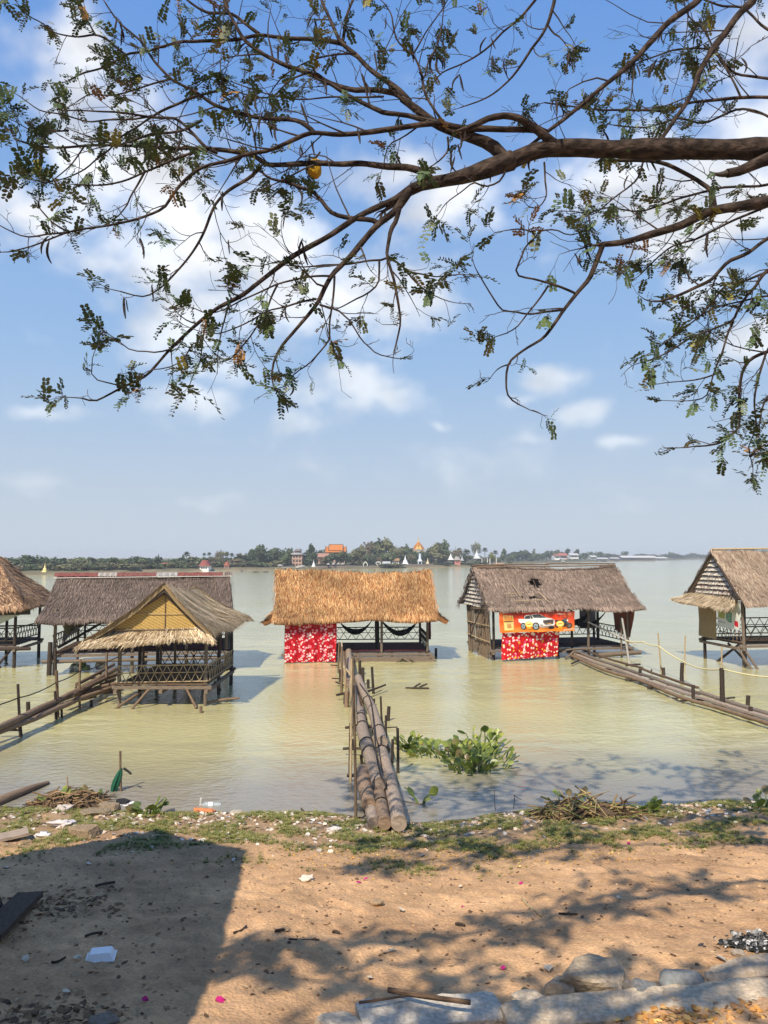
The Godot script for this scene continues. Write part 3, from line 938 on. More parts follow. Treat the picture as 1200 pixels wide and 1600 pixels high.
func bamboo_hut() -> void:
	var t := thing("gabled_bamboo_hut", "small bamboo pavilion with yellow woven gable and straw roof at the footbridge end", "hut", Vector3(-5.9, 0, -22.3), 0.0, "huts standing in the lake")
	deck(t, -1.2, 1.2, -1.9, 1.5, 0.6, "wood_brown")
	for p in [[-1.15, 1.42], [1.14, 1.42], [-1.12, -0.2], [1.15, -0.2], [-1.12, -1.85], [1.16, -1.85]]:
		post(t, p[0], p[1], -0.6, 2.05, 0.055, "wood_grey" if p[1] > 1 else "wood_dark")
	for x in [-0.55, -0.1, 0.3]:
		post(t, x, 1.4, 0.62, 2.0, 0.035, "wood_dark")
		post(t, x, -1.8, -0.6, 0.6, 0.05, "wood_dark")
	for f in [[Vector3(-1.2, 0.62, 1.48), Vector3(1.2, 0.66, 1.48), 11], [Vector3(1.22, 0.66, 1.45), Vector3(1.22, 0.64, -1.85), 11]]:
		railing(t, f[0], f[1], 0.44, f[2], "bamboo_pale", true, 0.02)
	railing(t, Vector3(1.15, 0.64, -1.88), Vector3(-1.15, 0.64, -1.88), 0.44, 9, "wood_dark", false)
	for f in [[Vector3(-0.75, -0.1, 1.95), Vector3(-0.3, 0.5, 1.5)], [Vector3(1.0, 0.02, 1.85), Vector3(0.62, 0.52, 1.5)], [Vector3(-1.3, -0.15, 2.0), Vector3(-0.5, 0.42, 1.3)], [Vector3(1.15, 0.1, -0.4), Vector3(1.2, 0.5, 0.6)]]:
		pole(t, "brace", f[0], f[1], 0.038, "bamboo_brown")
	pole(t, "brace", Vector3(1.1, 0.05, 1.3), Vector3(2.0, 0.16, 1.2), 0.035, "bamboo_brown")
	for x in [-1.2, 1.2]:
		pole(t, "wall_plate", Vector3(x, 2.0, 1.9), Vector3(x, 2.0, -1.9), 0.045, "wood_dark", 0.01)
	pole(t, "ridge_pole", Vector3(0.12, 3.0, 1.9), Vector3(0.12, 2.95, -1.4), 0.045, "wood_dark", 0.01)
	for i in 5:
		for sgn in [-1.6, 1.3]:
			pole(t, "rafter", Vector3(0.12, 3.0, 1.85 - i * 0.8), Vector3(sgn, 1.86, 1.85 - i * 0.8), 0.03, "bamboo_brown", 0.01)
	# bargeboards that carry the gable edge
	pole(t, "barge_pole", Vector3(0.17, 3.06, 2.0), Vector3(-1.75, 1.8, 2.0), 0.04, "wood_dark", 0.01)
	pole(t, "barge_pole", Vector3(0.17, 3.06, 2.0), Vector3(1.38, 1.98, 2.0), 0.04, "wood_dark", 0.01)
	thatch(t, [
		[Vector3(0.17, 3.14, 2.05), Vector3(0.16, 3.0, -1.35), Vector3(1.72, 1.98, -1.7), Vector3(1.42, 1.93, 2.05)],
		[Vector3(0.17, 3.14, 2.05), Vector3(0.16, 3.0, -1.35), Vector3(-1.85, 1.75, -1.9), Vector3(-2.02, 1.62, 2.05)],
		[Vector3(-1.35, 2.06, 1.72), Vector3(1.12, 2.12, 1.72), Vector3(1.5, 1.8, 2.25), Vector3(-1.95, 1.62, 2.25)],
		[Vector3(0.05, 3.0, -1.3), Vector3(0.25, 3.0, -1.3), Vector3(1.7, 1.95, -2.2), Vector3(-1.7, 1.85, -2.2)],
	], {"length": 0.36, "width": 0.013, "spread": 0.3, "lift": 0.22, "density": 620, "colours": STRAW, "patchy": 0.45, "thick": 0.1, "edges": 0.17})
	var weave := mat("woven_panel", lin(0.62, 0.43, 0.15), 0.75, weave_tex(), Vector3(1.6, 1.6, 1))
	for half in [[Vector3(-1.45, 2.02, 1.86), Vector3(0.14, 2.02, 1.86), Vector3(0.14, 3.0, 1.86)], [Vector3(0.16, 2.02, 1.86), Vector3(1.2, 2.02, 1.86), Vector3(0.16, 3.0, 1.86)]]:
		var b := MB.new()
		for e in half: b.vert(e, Vector3(0, 0, 1), Vector2(e.x, e.y))
		b.face(0, 1, 2)
		for e in half: b.vert(e - Vector3(0, 0, 0.02), Vector3(0, 0, -1), Vector2(e.x, e.y))
		b.face(3, 4, 5)
		part("woven_gable_panel", b, weave, t)
	pole(t, "gable_batten", Vector3(0.15, 2.0, 1.885), Vector3(0.15, 3.0, 1.885), 0.012, "bamboo_brown", 0.003)
	pole(t, "gable_batten", Vector3(-0.6, 2.47, 1.885), Vector3(0.7, 2.47, 1.885), 0.01, "bamboo_pale", 0.004)
	pole(t, "gable_batten", Vector3(-1.4, 2.05, 1.89), Vector3(1.2, 2.08, 1.89), 0.016, "wood_grey", 0.004)

func long_hut() -> void:
	var t := thing("long_dark_hut", "long weathered dark brown hut with red and white metal strips along its ridge", "hut", Vector3(-8.75, 0, -28.6), deg_to_rad(10), "huts standing in the lake")
	deck(t, -2.8, 3.0, -1.9, 1.9, 0.72, "wood_brown")
	for x in [-2.72, -0.2, 1.6, 2.95]:
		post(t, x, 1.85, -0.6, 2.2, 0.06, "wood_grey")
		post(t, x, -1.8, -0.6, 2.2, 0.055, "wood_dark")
	post(t, -2.85, 2.05, -0.7, 1.1, 0.085, "wood_dark", Vector2(0.04, 0))
	post(t, -2.6, 2.1, -0.7, 0.9, 0.06, "wood_dark", Vector2(-0.06, 0))
	post(t, -2.2, -0.4, 0.7, 2.3, 0.045, "wood_dark")
	for f in [[Vector3(-2.7, 0.86, 1.5), Vector3(-1.0, 1.9, 0.2)], [Vector3(-1.0, 1.2, -0.4), Vector3(-1.5, 2.0, -0.2)], [Vector3(-3.1, 1.9, 1.9), Vector3(-2.7, 1.6, 1.85)]]:
		pole(t, "brace", f[0], f[1], 0.05, "wood_dark")
	railing(t, Vector3(-2.8, 0.86, -1.85), Vector3(3.0, 0.86, -1.85), 0.45, 18, "wood_dark", false)
	railing(t, Vector3(-2.78, 0.86, 1.8), Vector3(-2.78, 0.86, -1.8), 0.45, 10, "wood_dark", false)
	railing(t, Vector3(2.95, 0.86, 1.8), Vector3(2.95, 0.86, -1.8), 0.45, 10, "wood_dark", false)
	pole(t, "beam", Vector3(-3.1, 0.45, 2.0), Vector3(3.1, 0.45, 2.0), 0.06, "wood_grey")
	frame_roof(t, -2.9, 2.8, -1.8, 1.85, 2.05, 3.05)
	thatch(t, [
		[Vector3(-3.1, 3.22, 0), Vector3(3.0, 3.3, 0), Vector3(3.2, 1.82, 2.6), Vector3(-3.2, 1.76, 2.6)],
		[Vector3(-3.1, 3.22, 0), Vector3(3.0, 3.3, 0), Vector3(3.1, 1.8, -2.5), Vector3(-3.1, 1.76, -2.5)],
	], {"length": 0.26, "width": 0.02, "spread": 0.1, "lift": 0.08, "density": 330, "colours": DARK, "patchy": 0.4, "thick": 0.09, "rows": 17})
	# ragged leaf strips hanging in the far gable
	var where := []
	var tint := []
	for k in 260:
		var a := rng.randf()
		var zz := -2.3 * a if k % 2 else 2.3 * a
		var p := Vector3(3.02 + rnd(-0.05, 0.12), 3.25 - 1.35 * a + rnd(-0.06, 0.02), zz)
		where.push_back(Transform3D(Basis(Vector3(0, 0, 0.035), Vector3(rnd(-0.05, 0.12), -rnd(0.12, 0.32), rnd(-0.05, 0.05)), Vector3(0.3, 0, 0)), p))
		tint.push_back(shade(DARK[k % 4], rnd(0.4, 0.8)))
	scatter("ragged_gable_edge", blade_mesh, M["straw"], where, tint, t)
	var xs := [-3.2, -1.7, -1.05, 0.35, 1.1, 2.75, 3.15]
	var cs := [Color(0.25, 0.085, 0.07), Color(0.46, 0.42, 0.37), Color(0.24, 0.095, 0.075), Color(0.44, 0.42, 0.39), Color(0.25, 0.09, 0.07), Color(0.37, 0.32, 0.27)]
	for i in 6:
		var b := MB.new()
		b.col = cs[i]
		for sg in [-1.0, 1.0]:
			var n := 7
			for k in n:
				var x0 := lerpf(xs[i], xs[i + 1], float(k) / n) + 0.01
				var x1 := lerpf(xs[i], xs[i + 1], float(k + 1) / n) + 0.005
				var up := 0.02 * (k % 2) + 0.012 * (i % 2)
				b.quad(Vector3(x0, 3.37 + up, 0), Vector3(x1, 3.385 - up, 0), Vector3(x1, 3.24 - up + rnd(-0.006, 0.006), sg * 0.2), Vector3(x0, 3.255 + up, sg * 0.2))
		part("ridge_sheet", b, M["metal_sheet"], t)
	var lip := MB.new()
	lip.col = Color(0.66, 0.62, 0.56)
	lip.bar(Vector3(-3.2, 3.2, 0.285), Vector3(3.1, 3.24, 0.285), 0.03, 0.02)
	part("ridge_batten", lip, M["plain"], t)
	var tr := t.transform
	var c := put("hanging_tarp", cloth_mesh(Vector3(-2.6, 1.25, 0.9), Vector3(-1.55, 1.7, -0.3), Vector3(-1.4, 2.0, -0.3), Vector3(-2.7, 2.0, 1.3), 2.0, 0.06, 14, 8), mat("olive_cloth", lin(0.20, 0.19, 0.10), 0.9))
	c.transform = tr
	tag(c, "crumpled olive tarp gathered under the eave of the long dark hut", "tarp")
	var c2 := put("pale_sheet", cloth_mesh(Vector3(-2.68, 0.95, 1.0), Vector3(-2.5, 1.3, -1.6), Vector3(-2.5, 1.85, -1.6), Vector3(-2.68, 1.5, 0.6), 2.0, 0.04, 14, 8), mat("grey_cloth", lin(0.48, 0.45, 0.42), 0.9))
	c2.transform = tr
	tag(c2, "pale grey sheet hung across the open end of the long dark hut", "sheet")
	var mb := MB.new()
	mb.col = Color(0.13, 0.03, 0.035)
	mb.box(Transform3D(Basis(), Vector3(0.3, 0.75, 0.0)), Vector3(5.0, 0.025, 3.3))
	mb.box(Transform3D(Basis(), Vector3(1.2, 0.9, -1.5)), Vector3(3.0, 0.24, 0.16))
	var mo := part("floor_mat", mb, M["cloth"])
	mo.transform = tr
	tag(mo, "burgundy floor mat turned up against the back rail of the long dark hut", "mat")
	var fb := thing("floating_debris", "white and green floating rubbish caught under the long dark hut", "rubbish", tr * Vector3(-1.7, 0, 1.2))
	for k in 14:
		var b := MB.new()
		b.col = [Color(0.6, 0.62, 0.58), Color(0.45, 0.5, 0.4), Color(0.12, 0.2, 0.06), Color(0.5, 0.5, 0.48)][k % 4]
		rock_into(b, Vector3(rnd(-0.7, 0.7), 0.08 + rnd(0, 0.14), rnd(-0.3, 0.3)), Vector3(rnd(0.08, 0.16), rnd(0.06, 0.14), rnd(0.06, 0.12)), k, 0)
		part("scrap", b, M["plain"], fb)

func tattered_hut() -> void:
	var t := thing("tattered_hut", "brown hut with a hole torn in its roof and an orange vehicle banner", "hut", Vector3(6.55, 0, -31.85), deg_to_rad(10), "huts standing in the lake")
	deck(t, -2.7, 3.0, -1.6, 1.5, 0.45)
	for x in [-2.65, 0.55, 1.25, 2.9]:
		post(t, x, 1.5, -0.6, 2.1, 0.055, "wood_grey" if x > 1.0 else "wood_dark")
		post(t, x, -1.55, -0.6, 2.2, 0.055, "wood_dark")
	post(t, 0.45, 0.0, 0.4, 2.5, 0.06, "wood_dark"); post(t, 2.45, -0.2, 0.4, 2.5, 0.06, "wood_dark"); post(t, 2.5, 1.75, -0.6, 1.6, 0.04, "wood_grey")
	railing(t, Vector3(-0.2, 0.6, -1.55), Vector3(2.95, 0.6, -1.55), 0.5, 11, "wood_dark", false)
	railing(t, Vector3(2.95, 0.6, -1.5), Vector3(2.95, 0.6, 1.4), 0.5, 9, "wood_grey", false)
	pole(t, "beam", Vector3(1.5, 0.12, 1.8), Vector3(3.3, 0.2, 1.75), 0.1, "wood_grey")
	pole(t, "brace", Vector3(0.1, 0.05, 1.9), Vector3(0.55, 0.3, 1.7), 0.05, "wood_grey")
	pole(t, "brace", Vector3(0.5, 0.3, 1.9), Vector3(1.0, 0.15, 1.8), 0.05, "wood_grey")
	pole(t, "brace", Vector3(0.2, 0.34, 1.7), Vector3(1.3, 0.38, 1.7), 0.04, "wood_grey")
	frame_roof(t, -2.9, 2.9, -1.55, 1.5, 2.05, 3.35)
	thatch(t, [
		[Vector3(-3.0, 3.5, 0), Vector3(3.15, 3.56, 0), Vector3(3.2, 1.93, 2.3), Vector3(-2.95, 1.9, 2.25)],
		[Vector3(-3.0, 3.5, 0), Vector3(3.15, 3.56, 0), Vector3(3.15, 1.95, -2.2), Vector3(-3.0, 1.9, -2.2)],
	], {"length": 0.24, "width": 0.022, "spread": 0.16, "lift": 0.1, "density": 330, "colours": BROWN, "patchy": 0.55, "thick": 0.07, "rows": 16, "edges": 0.03},
	[[0, 0.375, 0.36, 0.045, 0.12], [0, 0.35, 0.33, 0.02, 0.05], [0, 0.30, 0.72, 0.016, 0.035], [0, 0.34, 0.8, 0.013, 0.03], [0, 0.33, 0.90, 0.014, 0.03], [0, 0.345, 0.7, 0.012, 0.03], [0, 0.24, 0.72, 0.012, 0.03], [0, 0.255, 0.85, 0.013, 0.03], [0, 0.42, 0.8, 0.01, 0.03], [0, 0.44, 0.9, 0.012, 0.025], [1, 0.37, 0.15, 0.07, 0.14]])
	for f in [[Vector3(-2.2, 2.45, 1.58), Vector3(-1.5, 2.5, 1.55)], [Vector3(-1.75, 2.85, 1.06), Vector3(-1.6, 2.2, 1.9)], [Vector3(-1.95, 2.2, 1.95), Vector3(-0.8, 2.24, 1.92)], [Vector3(-0.85, 2.55, 1.45), Vector3(-0.6, 2.15, 2.0)]]:
		pole(t, "exposed_lath", f[0] + Vector3(0, 0.07, 0.05), f[1] + Vector3(0, 0.07, 0.05), 0.013, "bamboo_pale", 0.01)
	for f in [[Vector3(-3.05, 3.6, 0.08), Vector3(0.2, 3.63, 0.08)], [Vector3(0.1, 3.66, 0.02), Vector3(3.15, 3.66, 0.02)], [Vector3(-2.9, 3.55, 0.18), Vector3(3.1, 3.6, 0.18)]]:
		pole(t, "ridge_batten", f[0], f[1], 0.03, "bamboo_brown", 0.02)
	gable_stripes(t, -2.9, 2.0, 3.4, 1.75, 0.05, 9)
	var where := []
	var tint := []
	for k in 330:
		var a := rng.randf()
		var p := Vector3(-2.98 + rnd(-0.08, 0.05), lerpf(3.45, 1.85, a) + rnd(-0.05, 0.03), (2.15 if k % 3 else -2.15) * a)
		where.push_back(Transform3D(Basis(Vector3(0, 0, 0.03), Vector3(rnd(-0.22, 0.02), -rnd(0.08, 0.25), rnd(-0.1, 0.14)), Vector3(0.3, 0, 0)), p))
		tint.push_back(shade(BROWN[k % 4], rnd(0.4, 1.0)))
	scatter("ragged_gable_edge", blade_mesh, M["straw"], where, tint, t)
	# side wall of upright split bamboo
	for k in 30:
		var z := lerpf(-1.5, 1.45, k / 29.0)
		pole(t, "wall_slat", Vector3(-2.75 + rnd(-0.03, 0.03), rnd(-0.05, 0.25), z + rnd(-0.04, 0.04)), Vector3(-2.8 + rnd(-0.05, 0.03), rnd(1.85, 2.05), z), rnd(0.025, 0.05), ["wood_grey", "bamboo_brown", "wood_grey"][k % 3], 0.03, 5)
	pole(t, "wall_batten", Vector3(-2.85, 0.75, -1.5), Vector3(-2.85, 0.7, 1.6), 0.02, "bamboo_pale")
	pole(t, "wall_batten", Vector3(-2.85, 1.25, -1.5), Vector3(-2.85, 1.3, 1.6), 0.02, "bamboo_pale")
	pole(t, "leaning_stick", Vector3(-3.25, 0.8, 0.4), Vector3(-2.95, 1.95, 0.9), 0.025, "wood_dark")
	for k in 9: pole(t, "frayed_stick", Vector3(-2.6 + rnd(0, 0.3), rnd(1.85, 2.05), 1.9 + rnd(-0.2, 0.1)), Vector3(-3.3 + rnd(-0.1, 0.2), rnd(1.9, 2.2), 1.4 + rnd(-0.5, 0.2)), 0.014, "bamboo_brown", 0.04, 4)
	var tr := t.transform
	var bm := mat("banner_print", Color.WHITE, 0.55, banner_print(), Vector3(1, 1, 1))
	var b := put("vehicle_banner", cloth_mesh(Vector3(-2.6, 1.1, 2.16), Vector3(0.38, 1.12, 2.16), Vector3(0.36, 1.9, 2.2), Vector3(-2.66, 1.88, 2.2), 2.5, 0.03, 48, 14), bm)
	b.transform = tr
	tag(b, "orange banner printed with a white pickup truck and a motorbike hung below the tattered roof", "banner")
	var fl := mat("bright_floral_cloth", Color.WHITE, 0.9, floral(Color(0.78, 0.10, 0.13), [Color(0.97, 0.93, 0.9), Color(0.97, 0.93, 0.9), Color(0.97, 0.93, 0.9), Color(0.97, 0.9, 0.85), Color(0.93, 0.35, 0.6), Color(0.95, 0.75, 0.25), Color(0.6, 0.03, 0.08), Color(0.6, 0.03, 0.08)], 84, 7, 12), Vector3(1, 1, 1))
	var bent := PackedVector3Array()
	var f := put("floral_cloth", cloth_mesh(Vector3(-2.5, 0.06, 2.0), Vector3(-0.15, 0.12, 1.7), Vector3(-0.15, 1.1, 1.9), Vector3(-2.5, 1.1, 2.08), 1.2, 0.03, 44, 10, Vector2(2.4, 1.0)), fl)
	f.transform = tr
	tag(f, "red white and yellow floral cloth wrapped round the deck beneath the orange banner", "cloth")
	var sb := put("faded_banner", cloth_mesh(Vector3(3.0, 0.95, 0.2), Vector3(3.0, 0.75, 1.5), Vector3(3.05, 1.95, 1.9), Vector3(3.0, 1.9, 0.0), 1.0, 0.03, 12, 8), mat("rust_cloth", lin(0.42, 0.12, 0.06), 0.8))
	sb.transform = tr
	tag(sb, "faded rust red sheet hung at the open end of the tattered hut", "sheet")
	var sp := put("grey_poster", cloth_mesh(Vector3(2.2, 0.85, -1.45), Vector3(2.95, 0.85, -1.45), Vector3(2.95, 1.95, -1.45), Vector3(2.2, 1.95, -1.45), 1.0, 0.02, 10, 8), mat("dim_poster", lin(0.23, 0.2, 0.19), 0.8, M["blot"], Vector3(2, 2, 1)))
	sp.transform = tr
	tag(sp, "dim grey poster sheet closing the back corner of the tattered hut", "poster")
	hammock(tr, Vector3(0.5, 2.0, 0.1), Vector3(2.05, 2.0, 0.3), 0.85, "black hammock hung closest to the banner in the tattered hut")
	hammock(tr, Vector3(0.95, 1.95, -0.7), Vector3(2.7, 1.95, 0.4), 0.95, "black hammock hung at the far end of the tattered hut")
	var pipe := pole(self, "white_pipe", tr * Vector3(1.2, 1.4, 1.55), tr * Vector3(3.05, 0.5, 1.9), 0.035, "white_paint", 0.02)
	tag(pipe, "slanting white pipe laid across the front of the tattered hut", "pipe")
	var mb := MB.new()
	mb.col = Color(0.06, 0.025, 0.04)
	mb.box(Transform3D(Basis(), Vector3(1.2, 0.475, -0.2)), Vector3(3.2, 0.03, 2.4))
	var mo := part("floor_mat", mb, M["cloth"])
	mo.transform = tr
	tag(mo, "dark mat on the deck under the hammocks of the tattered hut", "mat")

func stilt_hut() -> void:
	var t := thing("stilt_hut", "tall thatched hut on stilts with striped gable and straw awning", "hut", Vector3(15.25, 0, -29.5), deg_to_rad(9), "huts standing in the lake")
	deck(t, -2.7, 2.9, -1.3, 1.25, 0.85)
	for x in [-2.6, -0.9, 0.7, 2.5]:
		post(t, x, 1.2, -0.6, 2.6, 0.06, "wood_dark" if x > -2 else "wood_grey")
		post(t, x, -1.25, -0.6, 2.6, 0.06, "wood_dark")
	for f in [[Vector3(-2.5, -0.1, 1.6), Vector3(-2.9, 0.75, 1.3)], [Vector3(-2.3, -0.1, 1.65), Vector3(-2.7, 0.75, 1.3)], [Vector3(-2.6, -0.1, -0.6), Vector3(-2.2, 0.75, 0.4)], [Vector3(-1.9, -0.1, 0.6), Vector3(-2.5, 0.75, 0.1)], [Vector3(-1.6, -0.1, 1.6), Vector3(-0.9, 0.7, 1.3)], [Vector3(-1.3, -0.1, 0.9), Vector3(-0.5, 0.7, 1.2)]]:
		pole(t, "brace", f[0], f[1], 0.05, "wood_grey" if f[0].z > 1.0 else "wood_dark")
	railing(t, Vector3(-2.72, 0.9, -0.15), Vector3(-2.72, 0.9, 1.25), 0.5, 6, "bamboo_brown", true, 0.022)
	railing(t, Vector3(-2.6, 0.95, -1.25), Vector3(2.9, 0.95, -1.25), 0.6, 14, "wood_dark", false)
	railing(t, Vector3(-2.5, 0.95, 1.22), Vector3(2.9, 0.95, 1.22), 0.5, 14, "wood_dark", true, 0.022)
	var seat := MB.new()
	seat.bar(Vector3(-2.6, 0.98, 1.16), Vector3(2.9, 0.98, 1.16), 0.05, 0.16)
	part("side_board", seat, M["wood_dark"], t)
	frame_roof(t, -2.8, 2.9, -1.25, 1.2, 2.6, 3.95)
	thatch(t, [
		[Vector3(-3.0, 4.12, 0), Vector3(3.1, 4.15, 0), Vector3(3.1, 2.28, 1.85), Vector3(-2.85, 2.25, 1.85)],
		[Vector3(-3.0, 4.12, 0), Vector3(3.1, 4.15, 0), Vector3(3.1, 2.4, -1.8), Vector3(-3.05, 2.4, -1.8)],
		[Vector3(-2.85, 2.52, 1.3), Vector3(-2.85, 2.6, -1.5), Vector3(-3.6, 2.18, -1.9), Vector3(-3.35, 2.1, 1.5)],
	], {"length": 0.3, "width": 0.016, "spread": 0.28, "lift": 0.18, "density": 480, "colours": [Color(0.33, 0.24, 0.17), Color(0.40, 0.30, 0.21), Color(0.27, 0.19, 0.135), Color(0.48, 0.385, 0.28)], "patchy": 0.4, "thick": 0.1, "edges": 0.05, "skirt": STRAW})
	gable_stripes(t, -2.9, 2.6, 3.95, 1.45, 0.0, 8)
	for sg in [-1.0, 1.0]: pole(t, "barge_pole", Vector3(-3.02, 4.08, 0), Vector3(-3.05, 2.45, sg * 1.72), 0.05, "wood_dark", 0.01)
	pole(t, "ridge_batten", Vector3(-3.0, 4.24, 0.05), Vector3(3.0, 4.27, 0.05), 0.035, "bamboo_pale", 0.02)
	var where := []
	var tint := []
	for k in 160:
		var z := rnd(-1.3, 1.3)
		where.push_back(Transform3D(Basis(Vector3(0, 0, 0.025), Vector3(rnd(-0.1, 0.02), -rnd(0.12, 0.4), rnd(-0.1, 0.1)), Vector3(0.3, 0, 0)), Vector3(-2.93, 2.62 + 0.9 * rng.randf() * (1.0 - absf(z) / 1.45), z)))
		tint.push_back(shade([Color(0.5, 0.45, 0.37), Color(0.25, 0.11, 0.07)][k % 2], rnd(0.6, 1.1)))
	scatter("torn_gable_leaves", blade_mesh, M["straw"], where, tint, t)
	var tr := t.transform
	var w := put("woven_blind", cloth_mesh(Vector3(-2.82, 0.9, -1.3), Vector3(-2.84, 0.86, -0.1), Vector3(-2.8, 2.35, -0.1), Vector3(-2.8, 2.35, -1.3), 0.5, 0.02, 12, 10), mat("reed_blind", lin(0.46, 0.34, 0.17), 0.8, M["grain"], Vector3(6, 1, 1)))
	w.transform = tr
	tag(w, "straw coloured woven blind closing the side of the stilt hut under its awning", "blind")
	var im := Image.create(200, 160, false, Image.FORMAT_RGB8)
	im.fill(Color(0.83, 0.84, 0.82))
	poly(im, V2([14, 70, 70, 72, 72, 110, 14, 108]), Color(0.62, 0.66, 0.36))
	poly(im, V2([84, 70, 128, 72, 128, 128, 100, 124, 86, 108]), Color(0.24, 0.50, 0.38))
	for k in 5: poly(im, V2([92, 78 + k * 9, 122, 79 + k * 9, 122, 82 + k * 9, 92, 81 + k * 9]), Color(0.75, 0.82, 0.75))
	poly(im, V2([150, 112, 186, 114, 186, 144, 152, 142]), Color(0.80, 0.12, 0.2))
	poly(im, V2([14, 128, 80, 130, 80, 136, 14, 134]), Color(0.6, 0.63, 0.64))
	poly(im, V2([0, 60, 200, 62, 200, 66, 0, 64]), Color(0.7, 0.72, 0.72))
	var pv := put("printed_sheet", cloth_mesh(Vector3(-2.8, 1.38, -0.05), Vector3(-2.8, 1.33, 1.3), Vector3(-2.8, 2.4, 1.45), Vector3(-2.8, 2.4, -0.05), 1.0, 0.02, 14, 10), mat("poster_print", Color.WHITE, 0.6, ImageTexture.create_from_image(im), Vector3(1, 1, 1)))
	pv.transform = tr
	tag(pv, "white plastic sheet with green and red print hung on the side of the stilt hut", "sheet")

func edge_hut() -> void:
	var t := thing("reddish_thatch_hut", "hut with shaggy reddish brown thatch cut off by the edge of the picture", "hut", Vector3(-15.75, 0, -28.9), deg_to_rad(6), "huts standing in the lake")
	deck(t, -3.0, 2.45, -1.4, 1.3, 0.82)
	for x in [-2.9, -0.6, 1.2, 2.4]:
		post(t, x, 1.25, -0.6, 2.2, 0.06); post(t, x, -1.35, -0.6, 2.2, 0.06)
	for f in [[Vector3(2.0, 0.0, 1.4), Vector3(1.5, 0.7, 1.3)], [Vector3(1.8, 0.0, 1.35), Vector3(2.35, 0.7, 1.3)], [Vector3(1.1, 0.0, 1.4), Vector3(1.5, 0.7, 1.3)]]:
		pole(t, "brace", f[0], f[1], 0.045, "wood_dark")
	pole(t, "beam", Vector3(1.0, 0.66, 1.4), Vector3(3.0, 0.68, 1.4), 0.07, "wood_dark")
	pole(t, "beam", Vector3(0.6, 1.45, 1.32), Vector3(3.3, 1.5, 1.32), 0.03, "wood_dark")
	railing(t, Vector3(-3.0, 0.95, 1.28), Vector3(2.4, 0.95, 1.28), 0.45, 18, "wood_dark", true, 0.024)
	railing(t, Vector3(2.42, 0.95, 1.25), Vector3(2.42, 0.95, -1.35), 0.45, 9, "wood_dark", false)
	thatch(t, [
		[Vector3(-3.2, 4.05, 0), Vector3(1.2, 3.95, 0), Vector3(2.85, 2.1, 1.9), Vector3(-3.2, 2.1, 1.9)],
		[Vector3(1.2, 3.95, 0), Vector3(1.25, 3.95, -0.3), Vector3(2.9, 2.15, -1.9), Vector3(2.95, 2.15, 1.85)],
		[Vector3(-3.2, 4.05, -0.1), Vector3(1.2, 3.95, -0.1), Vector3(2.85, 2.1, -1.9), Vector3(-3.2, 2.1, -1.9)],
	], {"length": 0.36, "width": 0.024, "spread": 0.45, "lift": 0.45, "density": 300, "colours": RUST, "patchy": 0.6, "thick": 0.16, "edges": 0.05})
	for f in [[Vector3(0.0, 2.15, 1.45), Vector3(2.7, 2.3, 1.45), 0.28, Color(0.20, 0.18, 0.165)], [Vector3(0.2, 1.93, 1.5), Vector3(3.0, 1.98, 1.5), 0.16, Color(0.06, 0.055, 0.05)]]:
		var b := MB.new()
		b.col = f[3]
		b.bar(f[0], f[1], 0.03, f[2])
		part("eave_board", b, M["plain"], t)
	var cap := MB.new()
	cap.col = Color(0.6, 0.62, 0.64)
	cap.quad(Vector3(0.9, 3.62, -1.0), Vector3(1.45, 3.6, -1.0), Vector3(1.45, 3.42, -0.65), Vector3(0.9, 3.44, -0.65))
	cap.quad(Vector3(0.9, 3.62, -1.0), Vector3(1.45, 3.6, -1.0), Vector3(1.45, 3.42, -1.35), Vector3(0.9, 3.44, -1.35))
	part("ridge_sheet", cap, M["metal_sheet"], t)
	var back := MB.new()
	back.col = Color(0.13, 0.1, 0.085)
	for z in [[-1.0, -0.2], [-1.0, -1.8]]:
		back.quad(Vector3(0.75, 3.56, z[0]), Vector3(1.4, 3.55, z[0]), Vector3(1.65, 2.5, z[1]), Vector3(0.75, 2.5, z[1]))
	part("rear_gablet", back, M["roof_base"], t)
	var tr := t.transform
	var c := put("white_tarp", cloth_mesh(Vector3(0.2, 1.35, 1.36), Vector3(1.6, 1.42, 1.3), Vector3(2.75, 1.95, 1.3), Vector3(0.4, 1.9, 1.45), 1.5, 0.05, 20, 10), mat("tarp_white", lin(0.50, 0.53, 0.48), 0.8))
	c.transform = tr
	tag(c, "greenish white tarp slung below the eave of the reddish thatch hut", "tarp")
	var g := put("green_hem", cloth_mesh(Vector3(0.1, 1.34, 1.39), Vector3(0.2, 1.35, 1.39), Vector3(0.42, 1.9, 1.48), Vector3(0.3, 1.9, 1.48), 0.5, 0.01, 4, 8), mat("tarp_green", lin(0.03, 0.16, 0.08), 0.8), c)

